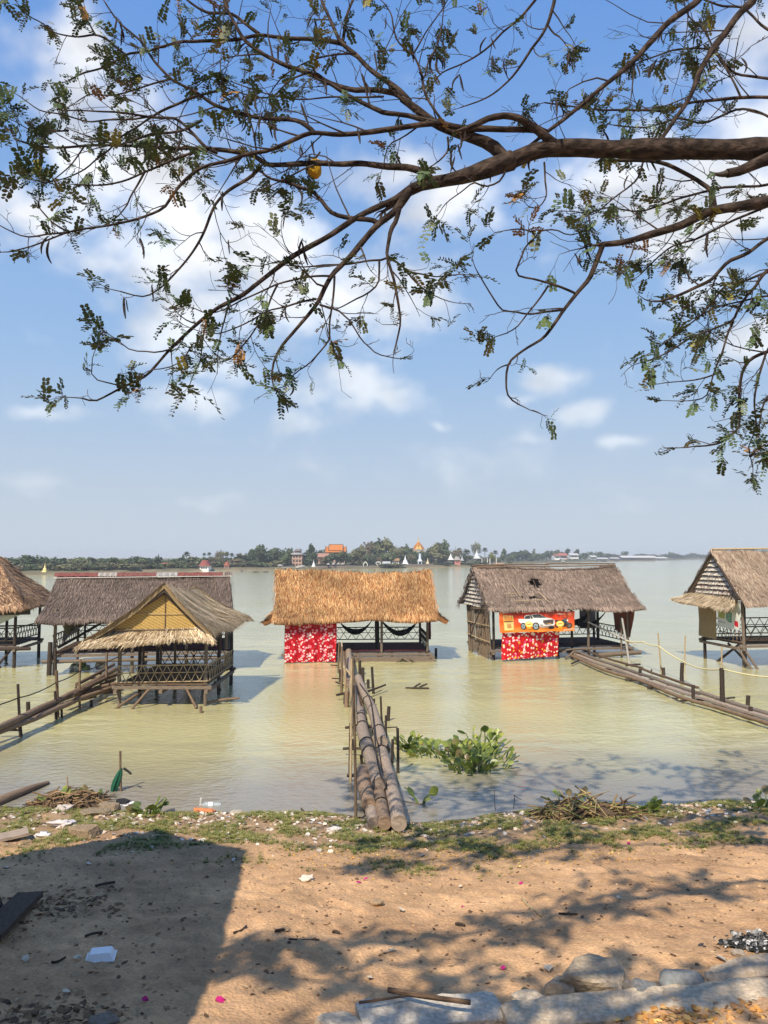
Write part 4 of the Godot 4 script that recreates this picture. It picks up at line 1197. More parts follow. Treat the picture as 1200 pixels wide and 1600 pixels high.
# ---------------------------------------------------------------- stones, plants and things on the bank
func rock_into(b: MB, at: Vector3, size: Vector3, seed_: int, detail := 1, rough := 0.35) -> void:
	var lat := 5 + detail * 4
	var lon := 8 + detail * 5
	var first := b.v.size()
	for j in lat + 1:
		var th := PI * j / lat
		for i in lon + 1:
			var ph := TAU * (i % lon) / lon
			var d := Vector3(sin(th) * cos(ph), cos(th), sin(th) * sin(ph))
			var q := Vector3(signf(d.x) * pow(absf(d.x), 0.75), signf(d.y) * pow(absf(d.y), 0.7), signf(d.z) * pow(absf(d.z), 0.75))
			var k := 0.85 + rough * noise.get_noise_3d(d.x * 90 + seed_ * 31, d.y * 90, d.z * 90) + 0.4 * rough * noise.get_noise_3d(d.x * 260 + seed_ * 31, d.y * 260, d.z * 260)
			b.vert(at + q * k * size, d, Vector2(i, j))
	for j in lat:
		for i in lon:
			var a := first + j * (lon + 1) + i
			b.face(a, a + 1, a + lon + 2); b.face(a, a + lon + 2, a + lon + 1)
	for j in lat + 1:
		for i in lon + 1:
			var a := first + j * (lon + 1) + i
			var l := a - 1 if i > 0 else a + lon - 1
			var r := a + 1 if i < lon else a - lon + 1
			var u := a - lon - 1 if j > 0 else a
			var dn := a + lon + 1 if j < lat else a
			var nn := (b.v[r] - b.v[l]).cross(b.v[dn] - b.v[u])
			if nn.length() > 1e-9:
				nn = nn.normalized()
				b.n[a] = nn if nn.dot(b.n[a]) > 0 else -nn

func faceted(s: MB) -> MB:
	# broken stone: every face keeps its own plane
	var b := MB.new()
	for i in range(0, s.idx.size(), 3):
		var p := s.v[s.idx[i]]
		var q := s.v[s.idx[i + 1]]
		var r := s.v[s.idx[i + 2]]
		var nn := (q - p).cross(r - p) * -1.0
		if nn.length() < 1e-10: continue
		nn = nn.normalized()
		if nn.dot(s.n[s.idx[i]]) < 0: nn = -nn
		b.col = shade(s.c[s.idx[i]], rnd(0.9, 1.08))
		var k := b.vert(p, nn, Vector2.ZERO)
		b.vert(q, nn, Vector2.ZERO); b.vert(r, nn, Vector2.ZERO)
		b.face(k, k + 1, k + 2)
	return b

func cut_stone(b: MB, size: Vector3, detail: int) -> void:
	# a broken stone: a ball cut by planes, its edges slightly worn
	var planes := []
	for k in 7 + detail * 2:
		var n := (jig(1.0) * Vector3(1, 0.8, 1)).normalized()
		planes.push_back([n, rnd(0.5, 0.85)])
	planes.push_back([Vector3(0.12, 1, 0.1).normalized(), 0.42]); planes.push_back([Vector3(0.95, 0.2, 0.3).normalized(), 0.62])
	var lat := 10 + detail * 4
	var lon := 16 + detail * 6
	var s := MB.new()
	var sd := rnd(0, 900)
	s.col = b.col
	for j in lat + 1:
		var th := PI * j / lat
		for i in lon + 1:
			var ph := TAU * (i % lon) / lon
			var d := Vector3(sin(th) * cos(ph), cos(th), sin(th) * sin(ph))
			var r := 1.0
			var nn := d
			for pl in planes:
				var c: float = d.dot(pl[0])
				if c > 0.05 and pl[1] / c < r:
					r = pl[1] / c
					nn = pl[0]
			r *= 1.0 + 0.05 * noise.get_noise_3d(d.x * 200 + sd, d.y * 200, d.z * 200) + 0.03 * noise.get_noise_3d(d.x * 700 + sd, d.y * 700, d.z * 700)
			s.vert(d * r * size * 1.15, (nn / size).normalized(), Vector2(i, j))
	for j in lat:
		for i in lon:
			var a := j * (lon + 1) + i
			s.face(a, a + 1, a + lon + 2); s.face(a, a + lon + 2, a + lon + 1)
	var f := faceted(s)
	b.v = f.v; b.n = f.n; b.uv = f.uv; b.c = f.c; b.idx = f.idx

func rock(p: Vector3, size: Vector3, c: Color, label: String, called := "stone", detail := 1, rough := 0.35, group := "", turn := 0.0) -> Node3D:
	var b := MB.new()
	b.col = c
	if rough > 0.25: cut_stone(b, size, detail)
	else: rock_into(b, Vector3.ZERO, size, rng.randi() % 900, detail, rough)
	var o := part(called, b, M["stone"])
	o.position = on_ground(p, size.y * 0.6)
	o.rotation.y = turn
	tag(o, label, "stone", group)
	return o

func round_leaf(r: float) -> ArrayMesh:
	# a cupped, spoon shaped blade standing along +y
	var b := MB.new()
	var n := 9
	var rows := [[0.0, 0.06], [0.18, 0.62], [0.45, 0.95], [0.72, 0.86], [0.92, 0.45], [1.0, 0.03]]
	for k in rows.size():
		for i in 3:
			var x: float = (i - 1) * rows[k][1] * r * 0.55
			b.vert(Vector3(x, rows[k][0] * r * 1.15, 0.14 * r * absf(i - 1) + 0.22 * r * rows[k][0] * rows[k][0]), Vector3((1 - i) * 0.35, -0.15, 1).normalized(), Vector2(i, k))
	for k in rows.size() - 1:
		for i in 2:
			var q := k * 3 + i
			b.face(q, q + 1, q + 4); b.face(q, q + 4, q + 3)
	return b.mesh()

var hy_mats := []
var hy_leaf: ArrayMesh

func hyacinth(t: Node3D, c: Vector3, n: int, spread: Vector2, height: float) -> void:
	# rosettes of spoon leaves on swollen stems
	if hy_mats.is_empty():
		for cc in [lin(0.115, 0.155, 0.022), lin(0.19, 0.225, 0.035), lin(0.065, 0.095, 0.018), lin(0.27, 0.28, 0.04), lin(0.14, 0.10, 0.04)]:
			var m := StandardMaterial3D.new()
			m.albedo_color = cc; m.roughness = 0.42; m.backlight_enabled = true; m.backlight = lin(0.12, 0.17, 0.02)
			hy_mats.push_back(m)
		hy_leaf = round_leaf(1.0)
	var stems := MB.new()
	for i in n:
		var an := rnd(0, TAU)
		var q := sqrt(rng.randf())
		var base := c + Vector3(cos(an) * q * spread.x, 0, sin(an) * q * spread.y)
		var out := Vector3(cos(an + rnd(-0.9, 0.9)), 0, sin(an + rnd(-0.9, 0.9)))
		var h := height * rnd(0.45, 1.15) * (1.2 - 0.6 * q)
		var tip := base + Vector3(0, h, 0) + out * h * rnd(0.2, 0.75)
		stems.col = Color(0.13, 0.19, 0.05)
		stems.tube(PackedVector3Array([base, base.lerp(tip, 0.5) + Vector3(0, h * 0.12, 0), tip]), PackedFloat32Array([0.014, 0.012, 0.007]), 4, false)
		var up := (Vector3.UP * rnd(0.3, 1.0) + out * rnd(0.2, 1.0)).normalized()
		var side := up.cross(out + jig(0.5)).normalized()
		var f := side.cross(up).normalized()
		var r := rnd(0.085, 0.16)
		var o := put("leaf", hy_leaf, hy_mats[[0, 0, 1, 1, 2, 2, 3, 4][rng.randi() % 8]], t)
		o.transform = Transform3D(Basis(side * r, up * r, f * r), tip)
	var so := part("stem_mass", stems, M["plain"], t)
	so.set_meta("kind", "stuff")

func grass_scatter() -> void:
	var b := MB.new()
	for k in 7:
		var a := TAU * k / 7 + 0.4
		var lean := Vector3(cos(a), 0, sin(a)) * (0.35 + 0.12 * (k % 3))
		var side := Vector3(-sin(a), 0, cos(a)) * 0.06
		var base := Vector3(cos(a), 0, sin(a)) * 0.12
		var h := 0.7 + 0.3 * ((k * 3) % 4) / 3.0
		var q := b.v.size()
		b.vert(base - side, Vector3.UP, Vector2.ZERO); b.vert(base + side, Vector3.UP, Vector2.ZERO)
		b.vert(base + lean * 0.5 + Vector3(0, h * 0.7, 0) - side * 0.8, Vector3.UP, Vector2.ZERO); b.vert(base + lean * 0.5 + Vector3(0, h * 0.7, 0) + side * 0.8, Vector3.UP, Vector2.ZERO)
		b.vert(base + lean * 1.2 + Vector3(0, h, 0), Vector3.UP, Vector2.ZERO)
		b.face(q, q + 1, q + 3); b.face(q, q + 3, q + 2); b.face(q + 2, q + 3, q + 4)
	var where := []
	var tint := []
	for k in 75000:
		var x := rnd(-9.5, 9.5)
		var z := -shore_at(x) + rnd(0.08, 3.9)
		if rng.randf() > grassy(x, z) * 1.1: continue
		var s := rnd(0.02, 0.055)
		where.push_back(Transform3D(Basis(Vector3.UP, rnd(0, TAU)).scaled(Vector3(s * 1.3, s, s * 1.3)), on_ground(Vector3(x, 0, z), -0.003)))
		tint.push_back([Color(0.18, 0.20, 0.05), Color(0.25, 0.25, 0.07), Color(0.12, 0.155, 0.04), Color(0.34, 0.28, 0.12)][rng.randi() % 4])
	var o := scatter("grass", b.mesh(), M["leaf"], where, tint)
	tag(o, "short patchy grass growing along the waterline", "grass", "", "stuff")

func dry_leaf() -> ArrayMesh:
	var b := MB.new()
	var xs := [[0.0, 0.0], [0.3, 0.34], [0.65, 0.3], [1.0, 0.0]]
	for k in 4:
		b.vert(Vector3(xs[k][0] - 0.5, 0.1 * sin(k * 1.2), -xs[k][1]), Vector3(0, 1, 0.4).normalized(), Vector2.ZERO)
		b.vert(Vector3(xs[k][0] - 0.5, 0.06 + 0.1 * sin(k * 1.2), 0), Vector3.UP, Vector2.ZERO)
		b.vert(Vector3(xs[k][0] - 0.5, 0.1 * sin(k * 1.2) - 0.03 * k, xs[k][1]), Vector3(0, 1, -0.4).normalized(), Vector2.ZERO)
	for k in 3:
		for i in 2:
			var q := k * 3 + i
			b.face(q, q + 1, q + 4); b.face(q, q + 4, q + 3)
	return b.mesh()

func litter(called: String, label: String, count: int, spot: Callable, cols: Array, s0: float, s1: float) -> void:
	var where := []
	var tint := []
	for k in count:
		var p: Vector3 = spot.call()
		if p == Vector3.ZERO: continue
		var s := rnd(s0, s1)
		var bs := Basis(Vector3.UP, rnd(0, TAU)) * Basis(Vector3.RIGHT, rnd(-0.5, 0.5)) * Basis(Vector3.BACK, rnd(-0.4, 0.4))
		where.push_back(Transform3D(bs.scaled(Vector3(s, s, s)), on_ground(p, s * 0.05)))
		tint.push_back(shade(cols[rng.randi() % cols.size()], rnd(0.7, 1.2)))
	var o := scatter(called, dry_leaf(), M["plain"], where, tint)
	tag(o, label, "litter", "", "stuff")

func make_litter() -> void:
	var brown := [Color(0.24, 0.14, 0.075), Color(0.33, 0.2, 0.10), Color(0.14, 0.085, 0.05), Color(0.46, 0.31, 0.17)]
	var pale := [Color(0.52, 0.42, 0.31), Color(0.6, 0.52, 0.42), Color(0.33, 0.22, 0.14), Color(0.42, 0.28, 0.17), Color(0.66, 0.6, 0.52)]
	litter("shore_litter", "pale dry leaves and scraps washed up along the waterline", 5200, func():
		var x := rnd(-8.5, 8.5)
		var t := 0.15 + absf(rng.randfn(0, 0.9)) * (1.0 if x < 0 else 0.65)
		if noise.get_noise_2d(x * 90, t * 200) < -0.22: return Vector3.ZERO
		return Vector3(x, 0, -shore_at(x) + t), pale, 0.025, 0.1)
	litter("sand_litter", "scattered brown leaf bits lying on the open sand", 2600, func(): return Vector3(rnd(-5.5, 5.5), 0, rnd(-10.5, -4.9)), brown, 0.012, 0.055)
	litter("yellow_litter", "small yellow fallen leaflets strewn at the grass edge", 900, func():
		var x := rng.randfn(1.2, 1.5)
		return Vector3(x, 0, -9.6 + rng.randfn(0, 0.35) - 0.06 * x), [Color(0.55, 0.33, 0.08), Color(0.48, 0.24, 0.05), Color(0.6, 0.42, 0.14)], 0.018, 0.045)
	litter("shaded_leaf_litter", "dark heap of brown leaves beside the old plank in the shade", 300, func():
		var p: Vector3 = Vector3(-3.1, 0.66, -7.62)
		return p + Vector3(rng.randfn(0, 0.33), 0, rng.randfn(0, 0.28)), brown, 0.03, 0.08)
	litter("corner_leaf_litter", "brown leaves heaped in the near shaded corner of the bank", 260, func():
		var p: Vector3 = Vector3(-2.19, 1.13, -4.98)
		return p + Vector3(rng.randfn(0, 0.28), 0, rng.randfn(0, 0.2)), brown, 0.03, 0.075)
	litter("orange_leaf_litter", "orange dry leaves lying behind the stone kerb", 220, func():
		var p: Vector3 = Vector3(1.91, 1.1, -5.02)
		return p + Vector3(rng.randfn(0, 0.25), 0, rng.randfn(0, 0.1)), [Color(0.55, 0.26, 0.07), Color(0.6, 0.36, 0.12), Color(0.4, 0.22, 0.1)], 0.03, 0.07)

func heap(called: String, label: String, p: Vector3, sx: float, sz: float, h: float, n: int, cols: Array) -> Node3D:
	var t := thing(called, label, "heap", on_ground(p))
	var b := MB.new()
	for k in n:
		var a := rnd(0, TAU)
		var q := sqrt(rng.randf())
		var c := Vector3(cos(a) * q * sx, h * (1 - q * q) * rnd(0.3, 1.1), sin(a) * q * sz)
		var d := Vector3(rnd(-1, 1), rnd(-0.25, 0.35), rnd(-0.8, 0.8)).normalized() * rnd(0.12, 0.36)
		b.col = shade(cols[rng.randi() % cols.size()], rnd(0.7, 1.2))
		b.tube(PackedVector3Array([c - d, c + Vector3(0, rnd(0.0, 0.07), 0), c + d + Vector3(0, -0.04, 0)]), PackedFloat32Array([rnd(0.008, 0.016), 0.012, 0.005]), 4, false)
	var o := part("dry_stalks", b, M["plain"], t)
	o.set_meta("kind", "stuff")
	var mb := MB.new()
	mb.col = Color(0.12, 0.085, 0.055)
	rock_into(mb, Vector3(0, h * 0.15, 0), Vector3(sx * 0.85, h * 0.6, sz * 0.85), 5, 1, 0.5)
	part("mud_core", mb, M["matte"], t)
	return t

func bank_things() -> void:
	heap("dried_plant_heap", "heap of dried brown water plants at the waterline with green leaves on top", Vector3(-5.01, 0, -12.65), 0.62, 0.28, 0.24, 170, [Color(0.2, 0.13, 0.07), Color(0.3, 0.2, 0.11), Color(0.13, 0.09, 0.05)])
	heap("withered_stalk_heap", "wide heap of withered greenish brown stalks on the sunny waterline", Vector3(2.98, 0.11, -11.77), 0.75, 0.32, 0.26, 230, [Color(0.22, 0.15, 0.07), Color(0.33, 0.25, 0.12), Color(0.18, 0.19, 0.06), Color(0.14, 0.09, 0.05)])
	for row in [[Vector3(-5.06, 0, -12.91), 13, 0.4, 0.2, "green leaves sprouting from the heap of dried water plants"], [Vector3(3.02, 0.06, -12.21), 8, 0.45, 0.22, "few green leaves sprouting from the withered stalk heap"], [Vector3(-5.34, 0, -12.53), 5, 0.12, 0.2, "single round green leaf plant beside white plastic at the water"], [Vector3(-3.6, 0.07, -12.07), 18, 0.22, 0.12, "low bright green leafy clump on the littered waterline"], [Vector3(4.03, 0.1, -12.04), 9, 0.16, 0.14, "small green leafy plant by the withered stalk heap"], [Vector3(5.86, 0.11, -12.19), 9, 0.2, 0.2, "small leafy plant at the far sunny end of the waterline"]]:
		var t := thing("shore_plant", row[4], "plant", on_ground(row[0]))
		hyacinth(t, Vector3.ZERO, row[1], Vector2(row[2], row[2] * 0.6), row[3])
	# water hyacinth raft
	var raft := thing("water_hyacinth", "floating patch of green water hyacinth beside the central footbridge", "plant", Vector3(1.34, 0, -15.28))
	var ro: Vector3 = raft.position
	hyacinth(raft, Vector3(1.78, 0, -15.37) - ro, 110, Vector2(0.72, 1.0), 0.19)
	hyacinth(raft, Vector3(2.04, 0, -16.17) - ro, 26, Vector2(0.45, 0.6), 0.32)
	hyacinth(raft, Vector3(1.6, 0, -14.57) - ro, 30, Vector2(0.3, 0.25), 0.26)
	hyacinth(raft, Vector3(1.07, 0, -15.86) - ro, 80, Vector2(0.72, 0.5), 0.14)
	hyacinth(raft, Vector3(0.53, 0, -16.38) - ro, 30, Vector2(0.2, 0.6), 0.17)
	var sp := thing("water_sprig", "tiny green sprig standing in shallow water near the footbridge", "plant", Vector3(0.57, 0, -12.72))
	hyacinth(sp, Vector3.ZERO, 5, Vector2(0.08, 0.05), 0.2)
	pole(sp, "fallen_stem", Vector3(-0.5, 0.02, -0.15), Vector3(0.1, 0.0, 0.05), 0.008, "wood_grey")
	var fl := thing("floating_branch", "dark dead branch floating between the orange hut and the banner hut", "branch", Vector3(1, 0, -23.53))
	for f in [[Vector3(-0.35, 0.02, 0), Vector3(0.35, 0.03, 0.1)], [Vector3(-0.1, 0.03, 0), Vector3(0.1, 0.14, -0.1)], [Vector3(0.05, 0.03, 0), Vector3(0.3, 0.12, -0.1)]]:
		pole(fl, "twig", f[0], f[1], 0.03, "wood_dark")
	var stub := pole(self, "water_stub", Vector3(-4.59, 0, -19.85) + Vector3(0, -0.1, 0), Vector3(-4.63, 0, -20.01) + Vector3(-0.05, 0.14, 0), 0.045, "wood_brown")
	tag(stub, "short broken stake poking out of water in front of the bamboo pavilion", "stake")
	var reeds := thing("bent_reed_stems", "two thin bent dead stems standing in the shallows", "plant", Vector3(2.09, 0, -12.53))
	pole(reeds, "stem", Vector3(-0.05, -0.05, 0), Vector3(-0.02, 0.2, 0), 0.006, "wood_dark"); pole(reeds, "stem", Vector3(-0.02, 0.2, 0), Vector3(0.1, 0.12, 0), 0.005, "wood_dark"); pole(reeds, "stem", Vector3(-0.33, -0.05, 0.1), Vector3(-0.35, 0.3, 0.1), 0.005, "wood_dark")
	# net on its stick
	var nt := thing("fishing_net", "green net bundled on a stick standing in the shallows", "net", Vector3(-4.51, 0, -13.4))
	pole(nt, "stick", Vector3(0.06, -0.3, 0), Vector3(-4.5, 0.67, -13.4) - nt.position, 0.022, "bamboo_brown")
	var nm := MB.new()
	nm.col = Color(0.025, 0.13, 0.075)
	var top: Vector3 = Vector3(-4.46, 0.38, -13.4) - nt.position
	for k in 12:
		var a0 := TAU * k / 12
		var a1 := TAU * (k + 1) / 12
		var f0 := 0.055 * (1 + 0.4 * (k % 2))
		var f1 := 0.055 * (1 + 0.4 * ((k + 1) % 2))
		for lv in 4:
			var y0 := lerpf(top.y, 0.0, lv / 4.0)
			var y1 := lerpf(top.y, 0.0, (lv + 1) / 4.0)
			var r0 := lerpf(0.2, 1.0, sin(PI * (lv / 4.0) * 0.75 + 0.1))
			var r1 := lerpf(0.2, 1.0, sin(PI * ((lv + 1) / 4.0) * 0.75 + 0.1))
			var cx0 := lerpf(0.03, -0.09, lv / 4.0)
			var cx1 := lerpf(0.03, -0.09, (lv + 1) / 4.0)
			nm.quad(Vector3(cx0 + cos(a0) * f0 * r0, y0, sin(a0) * f0 * r0), Vector3(cx0 + cos(a1) * f1 * r0, y0, sin(a1) * f1 * r0), Vector3(cx1 + cos(a1) * f1 * r1, y1, sin(a1) * f1 * r1), Vector3(cx1 + cos(a0) * f0 * r1, y1, sin(a0) * f0 * r1))
	part("netting", nm, M["cloth"], nt)
	pole(nt, "net_corner", top + Vector3(0.02, 0, 0), top + Vector3(0.16, -0.09, 0.02), 0.02, "dark_rope")
	log_run(self, "drift_log", PackedVector3Array([Vector3(-6.31, 0, -12.34) + Vector3(0, 0.02, 0), Vector3(-6.16, 0, -12.85) + Vector3(0, 0.05, 0), Vector3(-6.01, 0, -13.33) + Vector3(0, 0.06, 0), Vector3(-5.89, 0, -13.8) + Vector3(0, 0.03, 0)]), 0.1, 0.035, "log_bark", 3.0)
	var dl: Node3D = get_node("drift_log")
	tag(dl, "dark drift log lying half sunk in water by the muddy shore", "log")
	# rubbish and stones along the waterline
	rock(Vector3(-4.03, 0.22, -10.66), Vector3(0.2, 0.12, 0.15), Color(0.33, 0.25, 0.16), "blocky brown stone lying on the littered bank by the shade edge", "stone", 2, 0.5)
	rock(Vector3(-4.32, 0.09, -11.89), Vector3(0.24, 0.07, 0.16), Color(0.30, 0.24, 0.16), "flat grey brown slab beside the heap of dried water plants", "stone", 1, 0.3)
	rock(Vector3(-4.24, 0.05, -12.2), Vector3(0.17, 0.12, 0.12), Color(0.32, 0.25, 0.17), "upright brown stone wedge behind the flat slab", "stone", 1, 0.5)
	rock(Vector3(-4.23, 0, -12.78), Vector3(0.12, 0.1, 0.1), Color(0.035, 0.035, 0.04), "black plastic lump at the waterline below the green net", "plastic_lump", 1, 0.4)
	rock(Vector3(-2.24, 0.06, -12.08), Vector3(0.13, 0.05, 0.09), Color(0.5, 0.45, 0.36), "pale flat stone on the littered bank past the plastic bottle", "stone", 1, 0.3)
	for row in [[Vector3(-5.34, 0, -12.65), 0.16, 0.05, Color(0.62, 0.72, 0.8), "crumpled bluish white plastic bag at the foot of the dried plants"], [Vector3(-4.07, 0, -12.69), 0.2, 0.05, Color(0.7, 0.7, 0.7), "flattened white plastic wrapper beside the black lump"], [Vector3(-4.93, 0.06, -12.15), 0.12, 0.08, Color(0.45, 0.4, 0.36), "greyish crumpled bag in front of the dried plants"], [Vector3(-4.55, 0.17, -11.17), 0.17, 0.05, Color(0.55, 0.5, 0.48), "torn pale plastic sheet among litter near the shaded edge"], [Vector3(-4.63, 0.22, -10.68), 0.13, 0.05, Color(0.62, 0.6, 0.58), "white paper scrap on the bank above the shade line"], [Vector3(0.4, 0, -12.34), 0.2, 0.03, Color(0.66, 0.66, 0.64), "white plastic strip on dark mud right of the footbridge foot"], [Vector3(-2.78, 0.04, -12.22), 0.16, 0.04, Color(0.6, 0.2, 0.08), "rusty orange scrap lying below the clear bottle"], [Vector3(-0.71, 0.15, -11.01), 0.12, 0.03, Color(0.55, 0.5, 0.45), "pale torn card on the grass left of the footbridge foot"], [Vector3(-0.83, 0.47, -8.58), 0.09, 0.03, Color(0.6, 0.52, 0.42), "curled pale leaf scrap at the grass edge"]]:
		var b := MB.new()
		b.col = row[3]
		rock_into(b, Vector3.ZERO, Vector3(row[1], row[2], row[1] * 0.6), rng.randi() % 900, 1, 0.9)
		var o := part("litter_scrap", b, M["plain"])
		o.position = on_ground(row[0], 0.02)
		tag(o, row[4], "litter")
	# clear bottle
	var bt := thing("plastic_bottle", "clear crushed plastic bottle lying on the muddy waterline", "bottle", on_ground(Vector3(-2.79, 0, -12.65), 0.05), 0.15)
	var bm := MB.new()
	bm.lathe([Vector2(0.001, -0.17), Vector2(0.045, -0.165), Vector2(0.05, -0.12), Vector2(0.042, -0.05), Vector2(0.05, 0.02), Vector2(0.045, 0.08), Vector2(0.016, 0.13), Vector2(0.016, 0.16)], 12)
	var bo := part("bottle_body", bm, M["clear_plastic"], bt)
	bo.rotation.z = PI / 2 - 0.1
	var bl := MB.new()
	bl.col = Color(0.75, 0.76, 0.78)
	bl.lathe([Vector2(0.051, -0.04), Vector2(0.051, 0.03)], 12); bl.lathe([Vector2(0.018, 0.135), Vector2(0.018, 0.165), Vector2(0.001, 0.166)], 10)
	var bo2 := part("bottle_wrap", bl, M["plain"], bt)
	bo2.rotation.z = PI / 2 - 0.1
	pole(bt, "white_stub", Vector3(-0.12, 0, 0), Vector3(-0.14, 0.12, 0.0), 0.025, "white_paint")
	for row in [[Vector3(-4.99, 0.26, -10.42), 0.34, 0.24, 0.3, "tan weathered board lying flat at the shade edge of the bank"]]:
		var b := MB.new()
		b.box(Transform3D(Basis(Vector3.UP, 0.5), Vector3.ZERO), Vector3(row[1] * 1.6, 0.035, row[2] * 1.2))
		var o := part("weathered_board", b, M["log_pink"])
		o.position = on_ground(row[0], 0.03); o.rotation.z = 0.08
		tag(o, row[4], "board")
	# foam takeaway box
	var fb := thing("foam_box", "white foam takeaway box lying upside down on the shaded sand", "box", on_ground(Vector3(-2.21, 0.88, -6.22), 0.012), 0.2)
	var fm := MB.new()
	var lo := Vector2(0.1, 0.075)
	var hi := Vector2(0.075, 0.052)
	for k in 4:
		var sx := [-1, 1, 1, -1]
		var sz := [1, 1, -1, -1]
		var n := (k + 1) % 4
		fm.quad(Vector3(sx[k] * lo.x, 0.012, sz[k] * lo.y), Vector3(sx[n] * lo.x, 0.012, sz[n] * lo.y), Vector3(sx[n] * hi.x, 0.06, sz[n] * hi.y), Vector3(sx[k] * hi.x, 0.06, sz[k] * hi.y))
		for rib in 9:
			var q := (rib + 0.5) / 9.0
			var p0 := Vector3(lerpf(sx[k] * lo.x, sx[n] * lo.x, q), 0.014, lerpf(sz[k] * lo.y, sz[n] * lo.y, q))
			var p1 := Vector3(lerpf(sx[k] * hi.x, sx[n] * hi.x, q), 0.056, lerpf(sz[k] * hi.y, sz[n] * hi.y, q))
			fm.rod(p0, p1, 0.0035, 0.003, 4)
	fm.quad(Vector3(-hi.x, 0.06, hi.y), Vector3(hi.x, 0.06, hi.y), Vector3(hi.x, 0.06, -hi.y), Vector3(-hi.x, 0.06, -hi.y))
	part("tray", fm, M["foam"], fb)
	var rim := MB.new()
	rim.box(Transform3D(Basis(), Vector3(0, 0.008, 0)), Vector3(0.22, 0.012, 0.165))
	part("rim", rim, M["foam"], fb)
	# sticks and petals on the sand
	for row in [[Vector3(-1.28, 0.78, -6.78), Vector3(-1.2, 0.75, -6.93), 0.012, "thin dark twig left of centre on the sand in the shade edge"], [Vector3(-0.94, 0.75, -6.84), Vector3(-0.86, 0.74, -6.87), 0.014, "short dark peg lying on the sunny sand"], [Vector3(-0.8, 0.77, -6.68), Vector3(-0.54, 0.76, -6.66), 0.008, "thin straight stick lying on the sunny sand"], [Vector3(-2.51, 0.81, -6.69), Vector3(-2.41, 0.79, -6.81), 0.012, "bent dark stick lying in the shade above the foam box"], [Vector3(-2.52, 0.91, -6.04), Vector3(-2.44, 0.9, -6.11), 0.01, "thin dark stick lying in the shade left of the foam box"], [Vector3(1.38, 0.57, -7.95), Vector3(1.48, 0.65, -7.46), 0.014, "pale bare stick lying across the tree shadow"], [Vector3(1.63, 0.67, -7.41), Vector3(1.79, 0.68, -7.35), 0.010, "dark straight twig on open sand near the pale stick"], [Vector3(0.65, 0.65, -7.25), Vector3(0.73, 0.66, -7.2), 0.014, "short dark stick end in the tree shadow"], [Vector3(-0.45, 0.71, -6.96), Vector3(-0.39, 0.71, -6.93), 0.013, "tiny dark curled twig in the middle of the sand"], [Vector3(-2.99, 0.57, -8.22), Vector3(-2.84, 0.54, -8.37), 0.014, "short brown twig lying at the shaded grass edge"], [Vector3(-1.32, 0, -12.53), Vector3(-1.13, 0.08, -11.8), 0.02, "black forked twig at the waterline left of the footbridge foot"]]:
		var a := on_ground(row[0], 0.012)
		var c := on_ground(row[1], 0.014)
		var o := pole(self, "fallen_twig", a, c, row[2], "bamboo_pale" if row[3].begins_with("pale") else "wood_dark", 0.012, 5)
		tag(o, row[3], "twig")
	var leafm := dry_leaf()
	for row in [[Vector3(-1.09, 1.02, -5.32), 0.06, "magenta petal at the edge of the building shade"], [Vector3(-0.27, 0.46, -8.48), 0.05, "magenta petal lying below the grass strip"], [Vector3(-0.2, 0.43, -8.62), 0.045, "second magenta petal close beside the one below the grass"], [Vector3(0.78, 0.55, -7.88), 0.035, "tiny pink petal by the pale fallen stick"], [Vector3(0.92, 0.83, -6.16), 0.045, "dark red petal in the dappled shade above the stone kerb"], [Vector3(1.47, 0.49, -8.49), 0.05, "bright pink petal on the sand right of centre"], [Vector3(3.14, 0.3, -10.14), 0.05, "pink petal in the grass under the withered stalk heap"], [Vector3(3.35, 0.12, -11.7), 0.07, "pink petals at the foot of the withered stalk heap"], [Vector3(4.11, 0.28, -10.45), 0.05, "pale pink petal at the sunny end of the grass"], [Vector3(-1.59, 1.04, -5.32), 0.04, "dull purple petal in the shade near the bottom"]]:
		var o := put("petal", leafm, M["petal"])
		o.position = on_ground(row[0], 0.015)
		o.scale = Vector3.ONE * float(row[1]) * 1.3; o.rotation = Vector3(rnd(-0.4, 0.4), rnd(0, 6), rnd(-0.3, 0.3))
		tag(o, row[2], "petal")
	for row in [[Vector3(0.17, 0.57, -7.7), 0.09, "pale curled leaf on sand in the tree shadow"], [Vector3(0.06, 0.76, -6.48), 0.08, "cream curled leaf on sunlit sand near the centre"], [Vector3(-0.1, 0.85, -5.94), 0.07, "small cream leaf on sand above the stone kerb"], [Vector3(1.26, 0.85, -6.11), 0.1, "pale curled leaf beside the big rock"], [Vector3(2.28, 0.65, -7.69), 0.07, "whitish leaf on open sunny sand"], [Vector3(2.57, 0.91, -6.06), 0.11, "pale leaf lying next to the burnt ash"], [Vector3(-2.36, 0.9, -6.13), 0.08, "yellowish leaf in the shade left of the foam box"], [Vector3(-2.75, 0.9, -6.12), 0.08, "dull yellow leaf in the shade near the picture edge"], [Vector3(-2.18, 1.02, -5.49), 0.08, "tan leaf in the shade near the bottom"], [Vector3(0.83, 0.44, -8.59), 0.06, "small white leaf at the grass edge"]]:
		var o := put("fallen_leaf", leafm, M["pale_leaf"])
		o.position = on_ground(row[0], 0.018)
		o.scale = Vector3.ONE * float(row[1]); o.rotation = Vector3(rnd(-0.4, 0.4), rnd(0, 6), rnd(-0.3, 0.3))
		tag(o, row[2], "leaf")
	# the old plank in the shade
	var pk := MB.new()
	pk.bar(Vector3(-3.2, 0.86, -6.38) + Vector3(0, 0.07, 0), Vector3(-3.44, 0.65, -7.71) + Vector3(0, 0.06, 0), 0.24, 0.05)
	tag(part("old_plank", pk, M["wood_dark"]), "dark old plank lying on sand against the shelter post", "plank")
